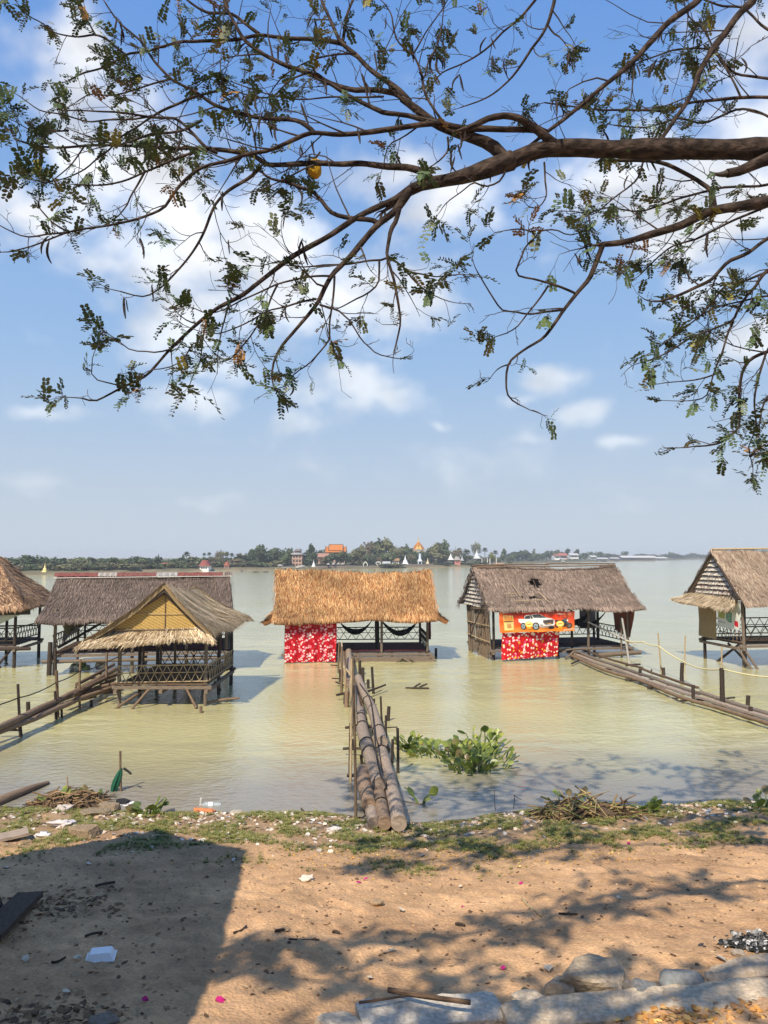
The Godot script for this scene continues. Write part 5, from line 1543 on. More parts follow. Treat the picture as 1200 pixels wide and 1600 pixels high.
	# stone kerb, rocks and ash in the near corner
	var slabs := [[Vector3(-0.38, 1.05, -4.96), Vector3(-0.18, 1, -5.12), 0.2, "first pale broken kerb block"], [Vector3(-0.16, 1, -5.15), Vector3(0.78, 0.95, -5.37), 0.34, "long whitish kerb slab with the branch on it"], [Vector3(0.78, 0.99, -5.17), Vector3(2.63, 1.06, -5.34), 0.32, "long beige sandstone kerb slab below the big rock"]]
	for i in 3:
		var b := MB.new()
		b.col = [Color(0.60, 0.52, 0.41), Color(0.66, 0.60, 0.50), Color(0.62, 0.51, 0.37)][i]
		var a: Vector3 = slabs[i][0]
		var c: Vector3 = slabs[i][1]
		var d := (c - a).normalized()
		var side := d.cross(Vector3.UP).normalized()
		var w: float = slabs[i][2] * 0.5
		var n := maxi(3, int(a.distance_to(c) / 0.05))
		var ringn := 10
		var first := b.v.size()
		for k in n + 1:
			var p := a.lerp(c, float(k) / n)
			for e in ringn:
				var an := TAU * (e + 0.5) / ringn
				var sq := Vector2(signf(cos(an)) * pow(absf(cos(an)), 0.36), signf(sin(an)) * pow(absf(sin(an)), 0.36))
				var q := p + side * sq.x * w + Vector3(0, sq.y * 0.055 + 0.01, 0)
				var jn := 1.0 + 0.14 * noise.get_noise_3d(q.x * 60, q.y * 120, q.z * 60) + 0.16 * noise.get_noise_3d(q.x * 500, q.y * 500, q.z * 500)
				if k == 0 or k == n: jn *= 0.86
				q = p + (q - p) * jn
				b.vert(q, (side * cos(an) + Vector3.UP * sin(an)).normalized(), Vector2(k, e))
		for k in n:
			for e in ringn:
				var q := first + k * ringn + e
				var r := first + k * ringn + (e + 1) % ringn
				b.face(q, r, r + ringn); b.face(q, r + ringn, q + ringn)
		for k in n + 1:
			for e in ringn:
				var q := first + k * ringn + e
				var tu := b.v[first + mini(k + 1, n) * ringn + e] - b.v[first + maxi(k - 1, 0) * ringn + e]
				var tv := b.v[first + k * ringn + (e + 1) % ringn] - b.v[first + k * ringn + (e + ringn - 1) % ringn]
				var nn := tu.cross(tv).normalized()
				b.n[q] = nn if nn.dot(b.n[q]) > 0 else -nn
		for e in range(1, ringn - 1):
			b.face(first, first + e, first + e + 1); b.face(first + n * ringn, first + n * ringn + e, first + n * ringn + e + 1)
		var o := part("kerb_slab", faceted(b), M["stone"])
		tag(o, slabs[i][3] + " at the bottom of the bank", "kerb stone")
	var ol := "stone among the rubble along the kerb"
	var br := rock(Vector3(1.48, 0.95, -5.59), Vector3(0.31, 0.2, 0.24), Color(0.45, 0.37, 0.265), "big brown grey rock with a broken dark face sitting on the kerb", "boulder", 4, 0.45, "", 0.3)
	rock(Vector3(1.24, 0.95, -5.51), Vector3(0.115, 0.126, 0.105), Color(0.455, 0.364, 0.260), "squarish brown rock leaning on the big rock", "stone", 2, 0.4)
	rock(Vector3(2.05, 1, -5.49), Vector3(0.178, 0.098, 0.115), Color(0.247, 0.260, 0.260), "smooth rounded blue grey stone on the kerb", "stone", 2, 0.15)
	rock(Vector3(1.78, 1.01, -5.4), Vector3(0.126, 0.087, 0.095), Color(0.208, 0.215, 0.215), "dark grey stone between the big rock and the rounded stone", "stone", 2, 0.3)
	rock(Vector3(1.67, 0.99, -5.45), Vector3(0.058, 0.087, 0.053), Color(0.169, 0.156, 0.143), "small dark stone tucked against the big rock", "stone", 1, 0.4)
	rock(Vector3(2.32, 1.02, -5.49), Vector3(0.105, 0.069, 0.084), Color(0.390, 0.325, 0.247), "brownish grey stone right of the rounded stone", "stone", 2, 0.3)
	rock(Vector3(2.66, 0.97, -5.79), Vector3(0.315, 0.080, 0.147), Color(0.546, 0.442, 0.325), "broad flat beige stone under the burnt ash", "stone", 2, 0.3, "", 0.25)
	rock(Vector3(1.45, 1, -5.34), Vector3(0.095, 0.057, 0.073), Color(0.468, 0.390, 0.325), "knobbly grey root piece in front of the big rock", "stone", 2, 0.7)
	rock(Vector3(1.55, 1.02, -5.3), Vector3(0.053, 0.046, 0.053), Color(0.130, 0.104, 0.091), "tiny black broken stone in front of the big rock", "stone", 1, 0.7)
	rock(Vector3(1.01, 0.95, -5.46), Vector3(0.137, 0.057, 0.084), Color(0.585, 0.494, 0.377), "pale flat stone left of the squarish rock", "stone", 1, 0.3)
	rock(Vector3(1.2, 0.98, -5.37), Vector3(0.073, 0.041, 0.053), Color(0.546, 0.325, 0.221), "reddish brick chip below the squarish rock", "stone", 1, 0.3)
	rock(Vector3(1.12, 0.99, -5.27), Vector3(0.126, 0.046, 0.073), Color(0.260, 0.273, 0.280), "flat bluish slate piece on the kerb slab", "stone", 1, 0.2)
	rock(Vector3(1.93, 1.04, -5.29), Vector3(0.073, 0.041, 0.063), Color(0.559, 0.468, 0.351), "small pale cobble on the edge of the beige kerb", "stone", 1, 0.3)
	rock(Vector3(0.99, 0.92, -5.61), Vector3(0.037, 0.057, 0.032), Color(0.130, 0.117, 0.078), "little upright dark chip left of the rubble", "stone", 1, 0.4)
	rock(Vector3(-1.71, 1.13, -4.93), Vector3(0.1, 0.045, 0.07), Color(0.28, 0.23, 0.18), "grey flat stone in the near shaded corner", "stone", 1, 0.3)
	rock(Vector3(-0.06, 0.55, -7.83), Vector3(0.07, 0.05, 0.05), Color(0.40, 0.29, 0.18), "sandy clod sitting alone in the middle of the sand", "stone", 1, 0.5)
	rock(Vector3(2.72, 0.91, -6.1), Vector3(0.06, 0.03, 0.05), Color(0.4, 0.34, 0.27), "small pale stone beside the ash", "stone", 1, 0.4)
	var bs := thing("fallen_branch", "reddish brown dead branch lying on the whitish kerb slab", "branch", Vector3.ZERO)
	pole(bs, "limb", Vector3(0.03, 0.94, -5.36) + Vector3(0, 0.15, 0), Vector3(0.56, 0.99, -5.16) + Vector3(0, 0.13, 0), 0.018, "wood_brown", 0.05, 7)
	pole(bs, "limb", Vector3(-0.16, 1, -5.14) + Vector3(0, 0.13, 0), Vector3(0.17, 0.96, -5.28) + Vector3(0, 0.14, 0), 0.009, "wood_brown", 0.02, 6)
	var ash := thing("ash_heap", "burnt black and white ash heap on the sand by the flat stone", "ash", on_ground(Vector3(2.99, 0.88, -6.3)))
	var am := MB.new()
	am.col = Color(0.03, 0.028, 0.027)
	rock_into(am, Vector3(0, 0.0, 0), Vector3(0.3, 0.06, 0.16), 3, 2, 0.7)
	part("charred_mound", am, M["matte"], ash)
	var fw := []
	var ft := []
	for k in 420:
		var s := rnd(0.012, 0.05)
		var p := Vector3(rng.randfn(0, 0.14), 0, rng.randfn(0, 0.07))
		fw.push_back(Transform3D(Basis(Vector3(1, rnd(0, 1), 0).normalized(), rnd(0, 6)).scaled(Vector3(s, s, s)), p + Vector3(0, 0.055 * exp(-p.x * p.x * 12) + 0.01, 0)))
		ft.push_back(shade([Color(0.5, 0.5, 0.5), Color(0.25, 0.25, 0.25), Color(0.05, 0.05, 0.05)][k % 3], rnd(0.6, 1.2)))
	scatter("ash_flakes", leafm, M["plain"], fw, ft, ash)
	# the open shelter whose roof shades the near bank
	var sh := thing("open_shelter", "open shelter with its dark post at the picture edge, roof shading the sand", "shelter", Vector3.ZERO)
	var gp: Vector3 = Vector3(-3.6, 0.7, -7.38)
	pole(sh, "post", gp + Vector3(0, -0.2, 0), gp + Vector3(-1.6, 4.3, 0.4), 0.13, "wood_dark", 0.02, 8)
	var sd := MB.new()
	sd.col = Color(0.2, 0.16, 0.13)
	for half in [[Vector3(-3.55, 5.23, -5.94), Vector3(-2.02, 5.23, 2.11), Vector3(-3.93, 6.39, 2.05), Vector3(-5.46, 6.39, -6)], [Vector3(-5.46, 6.39, -6), Vector3(-3.93, 6.39, 2.05), Vector3(-5.1, 5.23, 2.56), Vector3(-6.63, 5.23, -5.49)]]:
		var up := Vector3(0, 0.12, 0)
		sd.quad(half[0], half[1], half[2], half[3])
		sd.quad(half[0] + up, half[1] + up, half[2] + up, half[3] + up)
		for e in 4: sd.quad(half[e], half[(e + 1) % 4], half[(e + 1) % 4] + up, half[e] + up)
	part("roof", sd, M["roof_base"], sh)
	for p in [Vector3(-2.17, 5.23, 2.13), Vector3(-5.1, 5.23, 2.56)]:
		pole(sh, "post", Vector3(p.x, ground_at(p.x, p.z) - 0.3, p.z), p, 0.08, "wood_dark", 0.02)


# ---------------------------------------------------------------- footbridges
func log_run(t: Node, called: String, pts: PackedVector3Array, r0: float, r1: float, m: String, knots := 0.55, bands := []) -> void:
	var b := MB.new()
	b.col = shade(Color.WHITE, rnd(0.8, 1.15))
	var cv := Curve3D.new()
	for i in pts.size():
		var d := (pts[mini(i + 1, pts.size() - 1)] - pts[maxi(i - 1, 0)]) * 0.16
		cv.add_point(pts[i], -d, d)
	var l := cv.get_baked_length()
	var n := maxi(4, int(l / 0.11))
	var p := PackedVector3Array()
	var r := PackedFloat32Array()
	for i in n + 1:
		var k := float(i) / n
		var at := cv.sample_baked(l * k, true) + Vector3(0, 0.012, 0) * noise.get_noise_1d(k * l * 120.0 + pts[0].x * 50)
		var ring := 1.0 + 0.09 * exp(-pow(fposmod(k * l, knots) / 0.05, 2.0)) + 0.05 * noise.get_noise_1d(k * l * 260.0 + pts[0].z * 70)
		p.push_back(at); r.push_back(lerpf(r0, r1, k) * ring)
	b.tube(p, r, 10)
	part(called, b, M[m], t)
	for f in bands:
		var i := clampi(int(f * n), 1, n - 1)
		var d := (p[i + 1] - p[i - 1]).normalized()
		var side := d.cross(Vector3.UP).normalized()
		var up := side.cross(d)
		var ringp := PackedVector3Array()
		var rr := PackedFloat32Array()
		for k in 17:
			var a := TAU * k / 16
			ringp.push_back(p[i] + (side * cos(a) + up * sin(a)) * (r[i] * 1.04 + 0.004) + d * 0.02 * sin(a * 2.0))
			rr.push_back(0.013)
		var bb := MB.new()
		bb.tube(ringp, rr, 5)
		part("binding", bb, M["dark_rope"], t)

func bridges() -> void:
	var mid := thing("footbridge", "central footbridge of lashed logs leading from the bank to the orange hut", "footbridge", Vector3.ZERO, 0.0, "footbridges to the huts")
	log_run(mid, "log", PackedVector3Array([Vector3(-0.36, 0.28, -13.51), Vector3(-0.31, 0.28, -12.73), Vector3(-0.22, 0.28, -11.77)]), 0.131, 0.105, "log_bark", 0.90, [])
	log_run(mid, "log", PackedVector3Array([Vector3(-0.25, 0.2, -12.27), Vector3(-0.19, 0.2, -11.73), Vector3(-0.15, 0.2, -11.23)]), 0.096, 0.088, "log_pink", 0.55, [0.5])
	log_run(mid, "log", PackedVector3Array([Vector3(-0.13, 0.24, -12.94), Vector3(-0.06, 0.24, -12.08), Vector3(0.01, 0.24, -11.09)]), 0.116, 0.095, "log_bark", 0.70, [0.62])
	log_run(mid, "log", PackedVector3Array([Vector3(-0.58, 0.38, -18.18), Vector3(-0.45, 0.38, -16.33), Vector3(-0.33, 0.38, -14.97), Vector3(-0.2, 0.38, -13.62), Vector3(-0.08, 0.38, -12.46)]), 0.131, 0.116, "log_pink", 0.80, [0.14, 0.3, 0.55, 0.66])
	log_run(mid, "log", PackedVector3Array([Vector3(-0.13, 0.26, -16), Vector3(-0.01, 0.26, -14.51), Vector3(0.08, 0.26, -13.27), Vector3(0.16, 0.26, -12.08), Vector3(0.21, 0.26, -11.03)]), 0.115, 0.114, "log_pink", 0.75, [0.2])
	log_run(mid, "log", PackedVector3Array([Vector3(-0.75, 0.42, -22.8), Vector3(-0.5, 0.42, -20.19), Vector3(-0.3, 0.42, -18.51), Vector3(-0.16, 0.42, -16.76), Vector3(-0.04, 0.42, -15.06)]), 0.107, 0.119, "log_pink", 0.90, [0.45, 0.88])
	log_run(mid, "log", PackedVector3Array([Vector3(0, 0.2, -15.98), Vector3(0.05, 0.2, -15.36)]), 0.080, 0.077, "log_bark", 0.55, [])
	log_run(mid, "log", PackedVector3Array([Vector3(-1.34, 0.36, -29.61), Vector3(-1.04, 0.36, -24.44), Vector3(-0.79, 0.36, -20.53), Vector3(-0.58, 0.36, -17.71)]), 0.107, 0.121, "log_pink", 0.90, [])
	log_run(mid, "log", PackedVector3Array([Vector3(-1.57, 0.34, -29.39), Vector3(-1.31, 0.34, -25.7), Vector3(-1.02, 0.34, -22.16)]), 0.074, 0.088, "log_bark", 0.90, [])
	log_run(mid, "log", PackedVector3Array([Vector3(-1.44, 0.26, -29.64), Vector3(-1.16, 0.26, -25.82), Vector3(-0.88, 0.26, -22.43), Vector3(-0.61, 0.26, -19.58)]), 0.107, 0.099, "bamboo_brown", 0.80, [])
	log_run(mid, "log", PackedVector3Array([Vector3(-0.11, 0.1, -13.2), Vector3(-0.04, 0.1, -12.21), Vector3(0.02, 0.1, -11.42)]), 0.094, 0.098, "log_bark", 0.80, [])
	pole(mid, "handrail_pole", Vector3(-0.59, -0.35, -13.92), Vector3(-0.58, 2.15, -13.92), 0.023, "bamboo_pale", 0.020)
	pole(mid, "handrail_pole", Vector3(-1.24, -0.35, -22.56), Vector3(-1.22, 1.37, -22.56), 0.037, "bamboo_brown", 0.020)
	pole(mid, "handrail_pole", Vector3(-1.13, -0.35, -22.26), Vector3(-1.11, 0.78, -22.26), 0.032, "bamboo_pale", 0.020)
	pole(mid, "handrail_pole", Vector3(-1.55, -0.35, -26.57), Vector3(-1.53, 1.06, -26.57), 0.033, "bamboo_brown", 0.020)
	pole(mid, "handrail_pole", Vector3(-0.42, -0.3, -11.84), Vector3(-0.46, 2.04, -11.84), 0.022, "bamboo_brown", 0.020)
	pole(mid, "handrail_pole", Vector3(-0.67, -0.35, -17.41), Vector3(-0.69, 1.76, -17.41), 0.028, "bamboo_brown", 0.020)
	pole(mid, "stake", Vector3(-1, -0.35, -20.68), Vector3(-0.98, 0.43, -20.68), 0.068, "log_bark", 0.020)
	pole(mid, "stake", Vector3(-1.07, -0.35, -21.12), Vector3(-1.05, 0.31, -21.12), 0.043, "wood_dark", 0.020)
	pole(mid, "stake", Vector3(-0.65, -0.35, -24.22), Vector3(-0.66, 0.53, -24.22), 0.060, "wood_dark", 0.020)
	pole(mid, "stake", Vector3(-0.81, -0.35, -26.15), Vector3(-0.81, 0.49, -26.15), 0.054, "wood_dark", 0.020)
	pole(mid, "stake", Vector3(-0.28, -0.35, -22.67), Vector3(-0.35, 0.77, -22.67), 0.042, "wood_dark", 0.020)
	pole(mid, "stake", Vector3(-0.42, -0.35, -23.53), Vector3(-0.48, 0.27, -23.53), 0.048, "wood_dark", 0.020)
	pole(mid, "stake", Vector3(-0.02, -0.35, -18.73), Vector3(-0.08, 0.63, -18.73), 0.027, "wood_dark", 0.020)
	pole(mid, "stake", Vector3(0.06, -0.35, -19.01), Vector3(0.12, 0.34, -19.01), 0.047, "wood_dark", 0.020)
	pole(mid, "stake", Vector3(0.24, -0.35, -14.48), Vector3(0.25, 0.82, -14.48), 0.029, "wood_dark", 0.020)
	pole(mid, "stake", Vector3(0.17, -0.35, -15.19), Vector3(0.17, 0.45, -15.19), 0.031, "wood_dark", 0.020)
	pole(mid, "stake", Vector3(-0.26, -0.35, -20.94), Vector3(-0.27, 0.17, -20.94), 0.043, "wood_dark", 0.020)
	pole(mid, "stake", Vector3(-0.63, -0.35, -16.17), Vector3(-0.65, 0.22, -16.17), 0.040, "wood_dark", 0.020)
	pole(mid, "stake", Vector3(-0.42, -0.35, -15), Vector3(-0.44, 0.19, -15), 0.031, "wood_dark", 0.020)
	pole(mid, "stake", Vector3(0.09, -0.35, -16.38), Vector3(0.04, 0.66, -16.38), 0.027, "wood_dark", 0.020)
	pole(mid, "stake", Vector3(-1.42, -0.35, -24.71), Vector3(-1.4, 0.4, -24.71), 0.030, "wood_dark", 0.020)
	pole(mid, "stake", Vector3(-0.63, -0.35, -14.32), Vector3(-0.62, 0.94, -14.32), 0.017, "wood_dark", 0.020)
	pole(mid, "crosspiece", Vector3(-1.48, 0.1, -24.09), Vector3(-1.21, 0.1, -23.5), 0.025, "wood_dark", 0.015)
	pole(mid, "crosspiece", Vector3(-1.31, 0.15, -21.62), Vector3(-0.99, 0.15, -21.92), 0.035, "wood_dark", 0.015)
	pole(mid, "crosspiece", Vector3(-0.57, 0.2, -21.73), Vector3(0.04, 0.2, -23.01), 0.031, "wood_dark", 0.015)
	pole(mid, "crosspiece", Vector3(-0.86, 0.2, -17.33), Vector3(-0.26, 0.2, -17.4), 0.028, "wood_dark", 0.015)
	pole(mid, "crosspiece", Vector3(-0.82, 0.15, -15.67), Vector3(-0.43, 0.15, -15.67), 0.026, "wood_dark", 0.015)
	pole(mid, "crosspiece", Vector3(-0.66, 0.1, -13.96), Vector3(-0.48, 0.1, -13.96), 0.028, "wood_dark", 0.015)
	pole(mid, "crosspiece", Vector3(0.04, 0.5, -15.96), Vector3(0.27, 0.5, -16.02), 0.013, "wood_dark", 0.015)
	pole(mid, "crosspiece", Vector3(-1.65, 0.1, -24.83), Vector3(-1.38, 0.1, -24.71), 0.020, "wood_dark", 0.015)
	pole(mid, "crosspiece", Vector3(-1.9, 0.1, -27.86), Vector3(-1.59, 0.1, -27.7), 0.023, "wood_dark", 0.015)
	pole(mid, "handrail", Vector3(-1.21, 0.75, -23.08), Vector3(-0.85, 0.55, -21.74), 0.028, "bamboo_pale", 0.015)
	pole(mid, "handrail", Vector3(-1.45, 1, -26.71), Vector3(-1.18, 0.7, -22.78), 0.033, "bamboo_pale", 0.015)
	pole(mid, "handrail", Vector3(-0.83, 0.6, -21.43), Vector3(-0.59, 0.5, -16.39), 0.031, "bamboo_pale", 0.015)
	log_run(mid, "rope", PackedVector3Array([Vector3(-0.65, 0.56, -21.04), Vector3(-0.34, 0.56, -18.8), Vector3(-0.21, 0.56, -16.1), Vector3(-0.13, 0.56, -13.55), Vector3(-0.04, 0.56, -12.21)]), 0.015, 0.013, "dark_rope", 5.00, [])
	var east := thing("footbridge", "slender plank footbridge slanting from the tattered hut to the sunny side of the bank", "footbridge", Vector3.ZERO, 0.0, "footbridges to the huts")
	planks(east, PackedVector3Array([Vector3(7.48, 0.2, -31.97), Vector3(7.82, 0.2, -27.62), Vector3(8.32, 0.2, -25.38), Vector3(8.54, 0.2, -22.68), Vector3(8.88, 0.2, -20.86), Vector3(9.33, 0.2, -18.56)]), 0.17, "wood_grey", 2.6)
	planks(east, PackedVector3Array([Vector3(7.32, 0.18, -31.08), Vector3(7.63, 0.18, -26.97), Vector3(8.1, 0.18, -24.71), Vector3(8.3, 0.18, -22.05), Vector3(8.65, 0.18, -20.34), Vector3(9.09, 0.18, -18.09)]), 0.16, "log_pink", 3.2)
	planks(east, PackedVector3Array([Vector3(7.91, 0.22, -31.59), Vector3(8.23, 0.22, -28.66), Vector3(8.66, 0.22, -26.09), Vector3(8.79, 0.22, -23.23), Vector3(8.92, 0.22, -22.24)]), 0.09, "wood_brown", 2.0)
	log_run(east, "log", PackedVector3Array([Vector3(7.23, 0.14, -30.4), Vector3(7.45, 0.14, -26.35), Vector3(7.93, 0.14, -24.21), Vector3(8.08, 0.14, -21.48), Vector3(8.48, 0.14, -19.95), Vector3(8.91, 0.14, -17.74)]), 0.056, 0.050, "bamboo_brown", 0.90, [])
	pole(east, "stake", Vector3(8.79, -0.35, -20.34), Vector3(8.8, 1.07, -20.34), 0.072, "wood_dark", 0.020)
	pole(east, "stake", Vector3(9.33, -0.35, -24.46), Vector3(9.35, 0.64, -24.46), 0.070, "wood_dark", 0.020)
	pole(east, "stake", Vector3(9.5, -0.35, -20.42), Vector3(9.51, 0.35, -20.42), 0.064, "wood_dark", 0.020)
	pole(east, "stake", Vector3(8.92, -0.35, -19.09), Vector3(8.94, 0.32, -19.09), 0.056, "wood_dark", 0.020)
	pole(east, "stake", Vector3(8.41, -0.35, -21.3), Vector3(8.42, 0.48, -21.3), 0.056, "wood_dark", 0.020)
	pole(east, "stake", Vector3(8.26, -0.35, -25.21), Vector3(8.27, 0.33, -25.21), 0.060, "wood_dark", 0.020)
	pole(east, "stake", Vector3(9.34, -0.35, -26.15), Vector3(9.35, 0.25, -26.15), 0.068, "wood_dark", 0.020)
	pole(east, "stake", Vector3(9.2, -0.35, -26.86), Vector3(9.2, 0.09, -26.86), 0.035, "wood_dark", 0.020)
	pole(east, "stake", Vector3(8.96, -0.35, -21.12), Vector3(8.97, 0.17, -21.12), 0.037, "wood_dark", 0.020)
	pole(east, "thin_pole", Vector3(9.55, -0.35, -26.86), Vector3(9.45, 1.33, -26.86), 0.029, "bamboo_pale", 0.020)
	pole(east, "thin_pole", Vector3(10.92, -0.35, -28.41), Vector3(10.99, 1.09, -28.41), 0.031, "bamboo_pale", 0.020)
	pole(east, "thin_pole", Vector3(11.62, -0.35, -26.86), Vector3(11.64, 0.87, -26.86), 0.030, "bamboo_pale", 0.020)
	pole(east, "white_pole", Vector3(9.13, -0.35, -28.91), Vector3(8.85, 1.67, -28.91), 0.043, "white_paint", 0.020)
	pole(east, "crosspiece", Vector3(7.63, 0.08, -24.71), Vector3(8.5, 0.08, -24.71), 0.037, "wood_dark", 0.015)
	pole(east, "crosspiece", Vector3(7.85, 0.08, -23.28), Vector3(8.56, 0.08, -23.51), 0.050, "wood_dark", 0.015)
	pole(east, "crosspiece", Vector3(8.01, 0.08, -21.15), Vector3(8.72, 0.08, -21.24), 0.032, "wood_dark", 0.015)
	pole(east, "crosspiece", Vector3(7.96, 0.08, -21.62), Vector3(8.1, 0.08, -21.52), 0.019, "wood_dark", 0.015)
	pole(east, "crosspiece", Vector3(9.21, 0.08, -21.33), Vector3(9.69, 0.08, -21.62), 0.028, "wood_dark", 0.015)
	pole(east, "crosspiece", Vector3(8.83, 0.08, -19.3), Vector3(9.04, 0.08, -19.15), 0.052, "wood_dark", 0.015)
	pole(east, "crosspiece", Vector3(6.81, 0.08, -28.33), Vector3(7.3, 0.08, -29.19), 0.036, "wood_dark", 0.015)
	pole(east, "crosspiece", Vector3(7.48, 0.08, -27.06), Vector3(7.9, 0.08, -26.91), 0.034, "wood_dark", 0.015)
	pole(east, "crosspiece", Vector3(8.63, 0.08, -27.84), Vector3(9.24, 0.08, -28.16), 0.036, "wood_dark", 0.015)
	var west := thing("footbridge", "crooked footbridge of round logs climbing to the bamboo pavilion", "footbridge", Vector3.ZERO, 0.0, "footbridges to the huts")
	log_run(west, "log", PackedVector3Array([Vector3(-8.08, 0.42, -15.48), Vector3(-8.03, 0.42, -16.39), Vector3(-8.07, 0.42, -18.28), Vector3(-8.12, 0.42, -20.67), Vector3(-8.46, 0.42, -24.57)]), 0.069, 0.084, "log_bark", 0.90, [])
	log_run(west, "log", PackedVector3Array([Vector3(-8.12, 0.3, -15.56), Vector3(-8.09, 0.3, -16.51), Vector3(-7.94, 0.3, -18), Vector3(-7.87, 0.3, -20.05), Vector3(-7.59, 0.3, -21.97)]), 0.063, 0.067, "log_bark", 0.90, [])
	log_run(west, "log", PackedVector3Array([Vector3(-8.47, 0.3, -16.22), Vector3(-8.22, 0.3, -17.06), Vector3(-8.05, 0.3, -18.58), Vector3(-7.93, 0.3, -20.41), Vector3(-8.1, 0.3, -23.44)]), 0.052, 0.071, "bamboo_brown", 0.90, [])
	log_run(west, "log", PackedVector3Array([Vector3(-8.28, 0.3, -20.05), Vector3(-8.12, 0.3, -21.56), Vector3(-7.74, 0.3, -22.52)]), 0.062, 0.069, "log_bark", 0.90, [])
	log_run(west, "log", PackedVector3Array([Vector3(-7.89, 0.45, -19.75), Vector3(-8.04, 0.45, -21.82), Vector3(-8, 0.45, -23.45)]), 0.053, 0.062, "wood_brown", 0.90, [])
	log_run(west, "log", PackedVector3Array([Vector3(-8.19, 0.2, -21.53), Vector3(-7.54, 0.2, -21.94)]), 0.058, 0.058, "wood_dark", 0.90, [])
	log_run(west, "log", PackedVector3Array([Vector3(-8.21, 0.55, -20.89), Vector3(-8.58, 0.55, -24.79)]), 0.048, 0.047, "wood_brown", 0.90, [])
	pole(west, "stake", Vector3(-7.97, -0.35, -17.29), Vector3(-8.1, 1.16, -17.29), 0.035, "wood_dark", 0.020)
	pole(west, "stake", Vector3(-8.03, -0.35, -19.31), Vector3(-8.1, 1.16, -19.31), 0.043, "wood_brown", 0.020)
	pole(west, "stake", Vector3(-8.01, -0.35, -19.16), Vector3(-8.06, 0.68, -19.16), 0.038, "wood_dark", 0.020)
	pole(west, "stake", Vector3(-7.98, -0.35, -20.59), Vector3(-8.01, 1.27, -20.59), 0.032, "bamboo_brown", 0.020)
	pole(west, "stake", Vector3(-9, -0.35, -19.85), Vector3(-9.03, 0.29, -19.85), 0.062, "wood_dark", 0.020)
	pole(west, "stake", Vector3(-8.07, -0.35, -17.41), Vector3(-8.09, 0.25, -17.41), 0.047, "wood_dark", 0.020)
	pole(west, "stake", Vector3(-7.76, -0.35, -20.76), Vector3(-7.76, 0.17, -20.76), 0.045, "wood_dark", 0.020)
	pole(west, "stake", Vector3(-8.01, -0.35, -22.56), Vector3(-8.02, 1.19, -22.56), 0.039, "bamboo_brown", 0.020)
	pole(west, "stake", Vector3(-8.35, -0.35, -23.09), Vector3(-8.37, 0.6, -23.09), 0.040, "wood_dark", 0.020)
	pole(west, "stake", Vector3(-7.95, -0.35, -19.38), Vector3(-7.99, 0.33, -19.38), 0.034, "wood_dark", 0.020)
	pole(west, "stake", Vector3(-9.25, -0.35, -23.2), Vector3(-9.1, 0.24, -23.2), 0.031, "wood_dark", 0.020)
	pole(west, "crosspiece", Vector3(-8.51, 0.15, -17.24), Vector3(-8.02, 0.15, -17.31), 0.031, "wood_dark", 0.015)
	pole(west, "crosspiece", Vector3(-8.52, 0.15, -19.66), Vector3(-8.1, 0.15, -19.74), 0.035, "wood_dark", 0.015)
	pole(west, "crosspiece", Vector3(-8.09, 0.15, -20.95), Vector3(-7.89, 0.15, -21.42), 0.037, "wood_dark", 0.015)
	pole(west, "crosspiece", Vector3(-9.34, 0.15, -24.52), Vector3(-9.09, 0.15, -24.64), 0.032, "wood_dark", 0.015)
	var pale_rope := MB.new()
	sagging(pale_rope, PackedVector3Array([Vector3(8.98, 0.85, -28.91), Vector3(9.16, 0.95, -27.53), Vector3(9.23, 0.96, -26.15), Vector3(9.39, 0.68, -24.46), Vector3(8.82, 1.05, -20.34), Vector3(9.31, 1.18, -18.04)]), 0.022)
	tag(part("pale_rope", pale_rope, M["rope"]), "long pale yellow rope strung over the poles of the slender plank footbridge", "rope")
	var hand_rope := MB.new()
	sagging(hand_rope, PackedVector3Array([Vector3(-8.44, 0.79, -16.38), Vector3(-8.08, 0.86, -17.29), Vector3(-8.1, 0.87, -19.31), Vector3(-8, 0.97, -20.59), Vector3(-8.03, 0.93, -22.56), Vector3(-6.8, 1.53, -21.5)]), 0.014)
	tag(part("hand_rope", hand_rope, M["dark_rope"]), "dark sagging hand rope beside the crooked log footbridge", "rope")

func planks(t: Node, pts: PackedVector3Array, w: float, m: String, long: float) -> void:
	# a run of rough planks laid end to end
	var cv := Curve3D.new()
	for p in pts: cv.add_point(p)
	var l := cv.get_baked_length()
	var s := 0.0
	while s < l - 0.2:
		var e := minf(s + long * rnd(0.75, 1.2), l)
		var a := cv.sample_baked(maxf(0.0, s - 0.08)) + Vector3(rnd(-0.025, 0.025), rnd(-0.012, 0.02), rnd(-0.02, 0.02))
		var c := cv.sample_baked(minf(l, e + 0.08)) + Vector3(rnd(-0.025, 0.025), rnd(-0.012, 0.02), rnd(-0.02, 0.02))
		var b := MB.new()
		b.col = shade(Color.WHITE, rnd(0.7, 1.25))
		b.bar(a, a.lerp(c, 0.5) + Vector3(0, -0.012, 0), w * rnd(0.85, 1.1), 0.055)
		b.bar(a.lerp(c, 0.5) + Vector3(0, -0.012, 0), c, w * rnd(0.85, 1.1), 0.055)
		part("plank", b, M[m], t)
		s = e

func sagging(b: MB, pts: PackedVector3Array, r: float) -> void:
	var p := PackedVector3Array()
	var rad := PackedFloat32Array()
	for i in pts.size() - 1:
		for k in 8:
			var q := k / 8.0
			p.push_back(pts[i].lerp(pts[i + 1], q) + Vector3(0, -0.05 * pts[i].distance_to(pts[i + 1]) * 4.0 * q * (1 - q) * 0.5, 0))
			rad.push_back(r)
	p.push_back(pts[pts.size() - 1]); rad.push_back(r)
	b.tube(p, rad, 6)

# ---------------------------------------------------------------- the wooded far shore
var crowns := {}
var tones := []

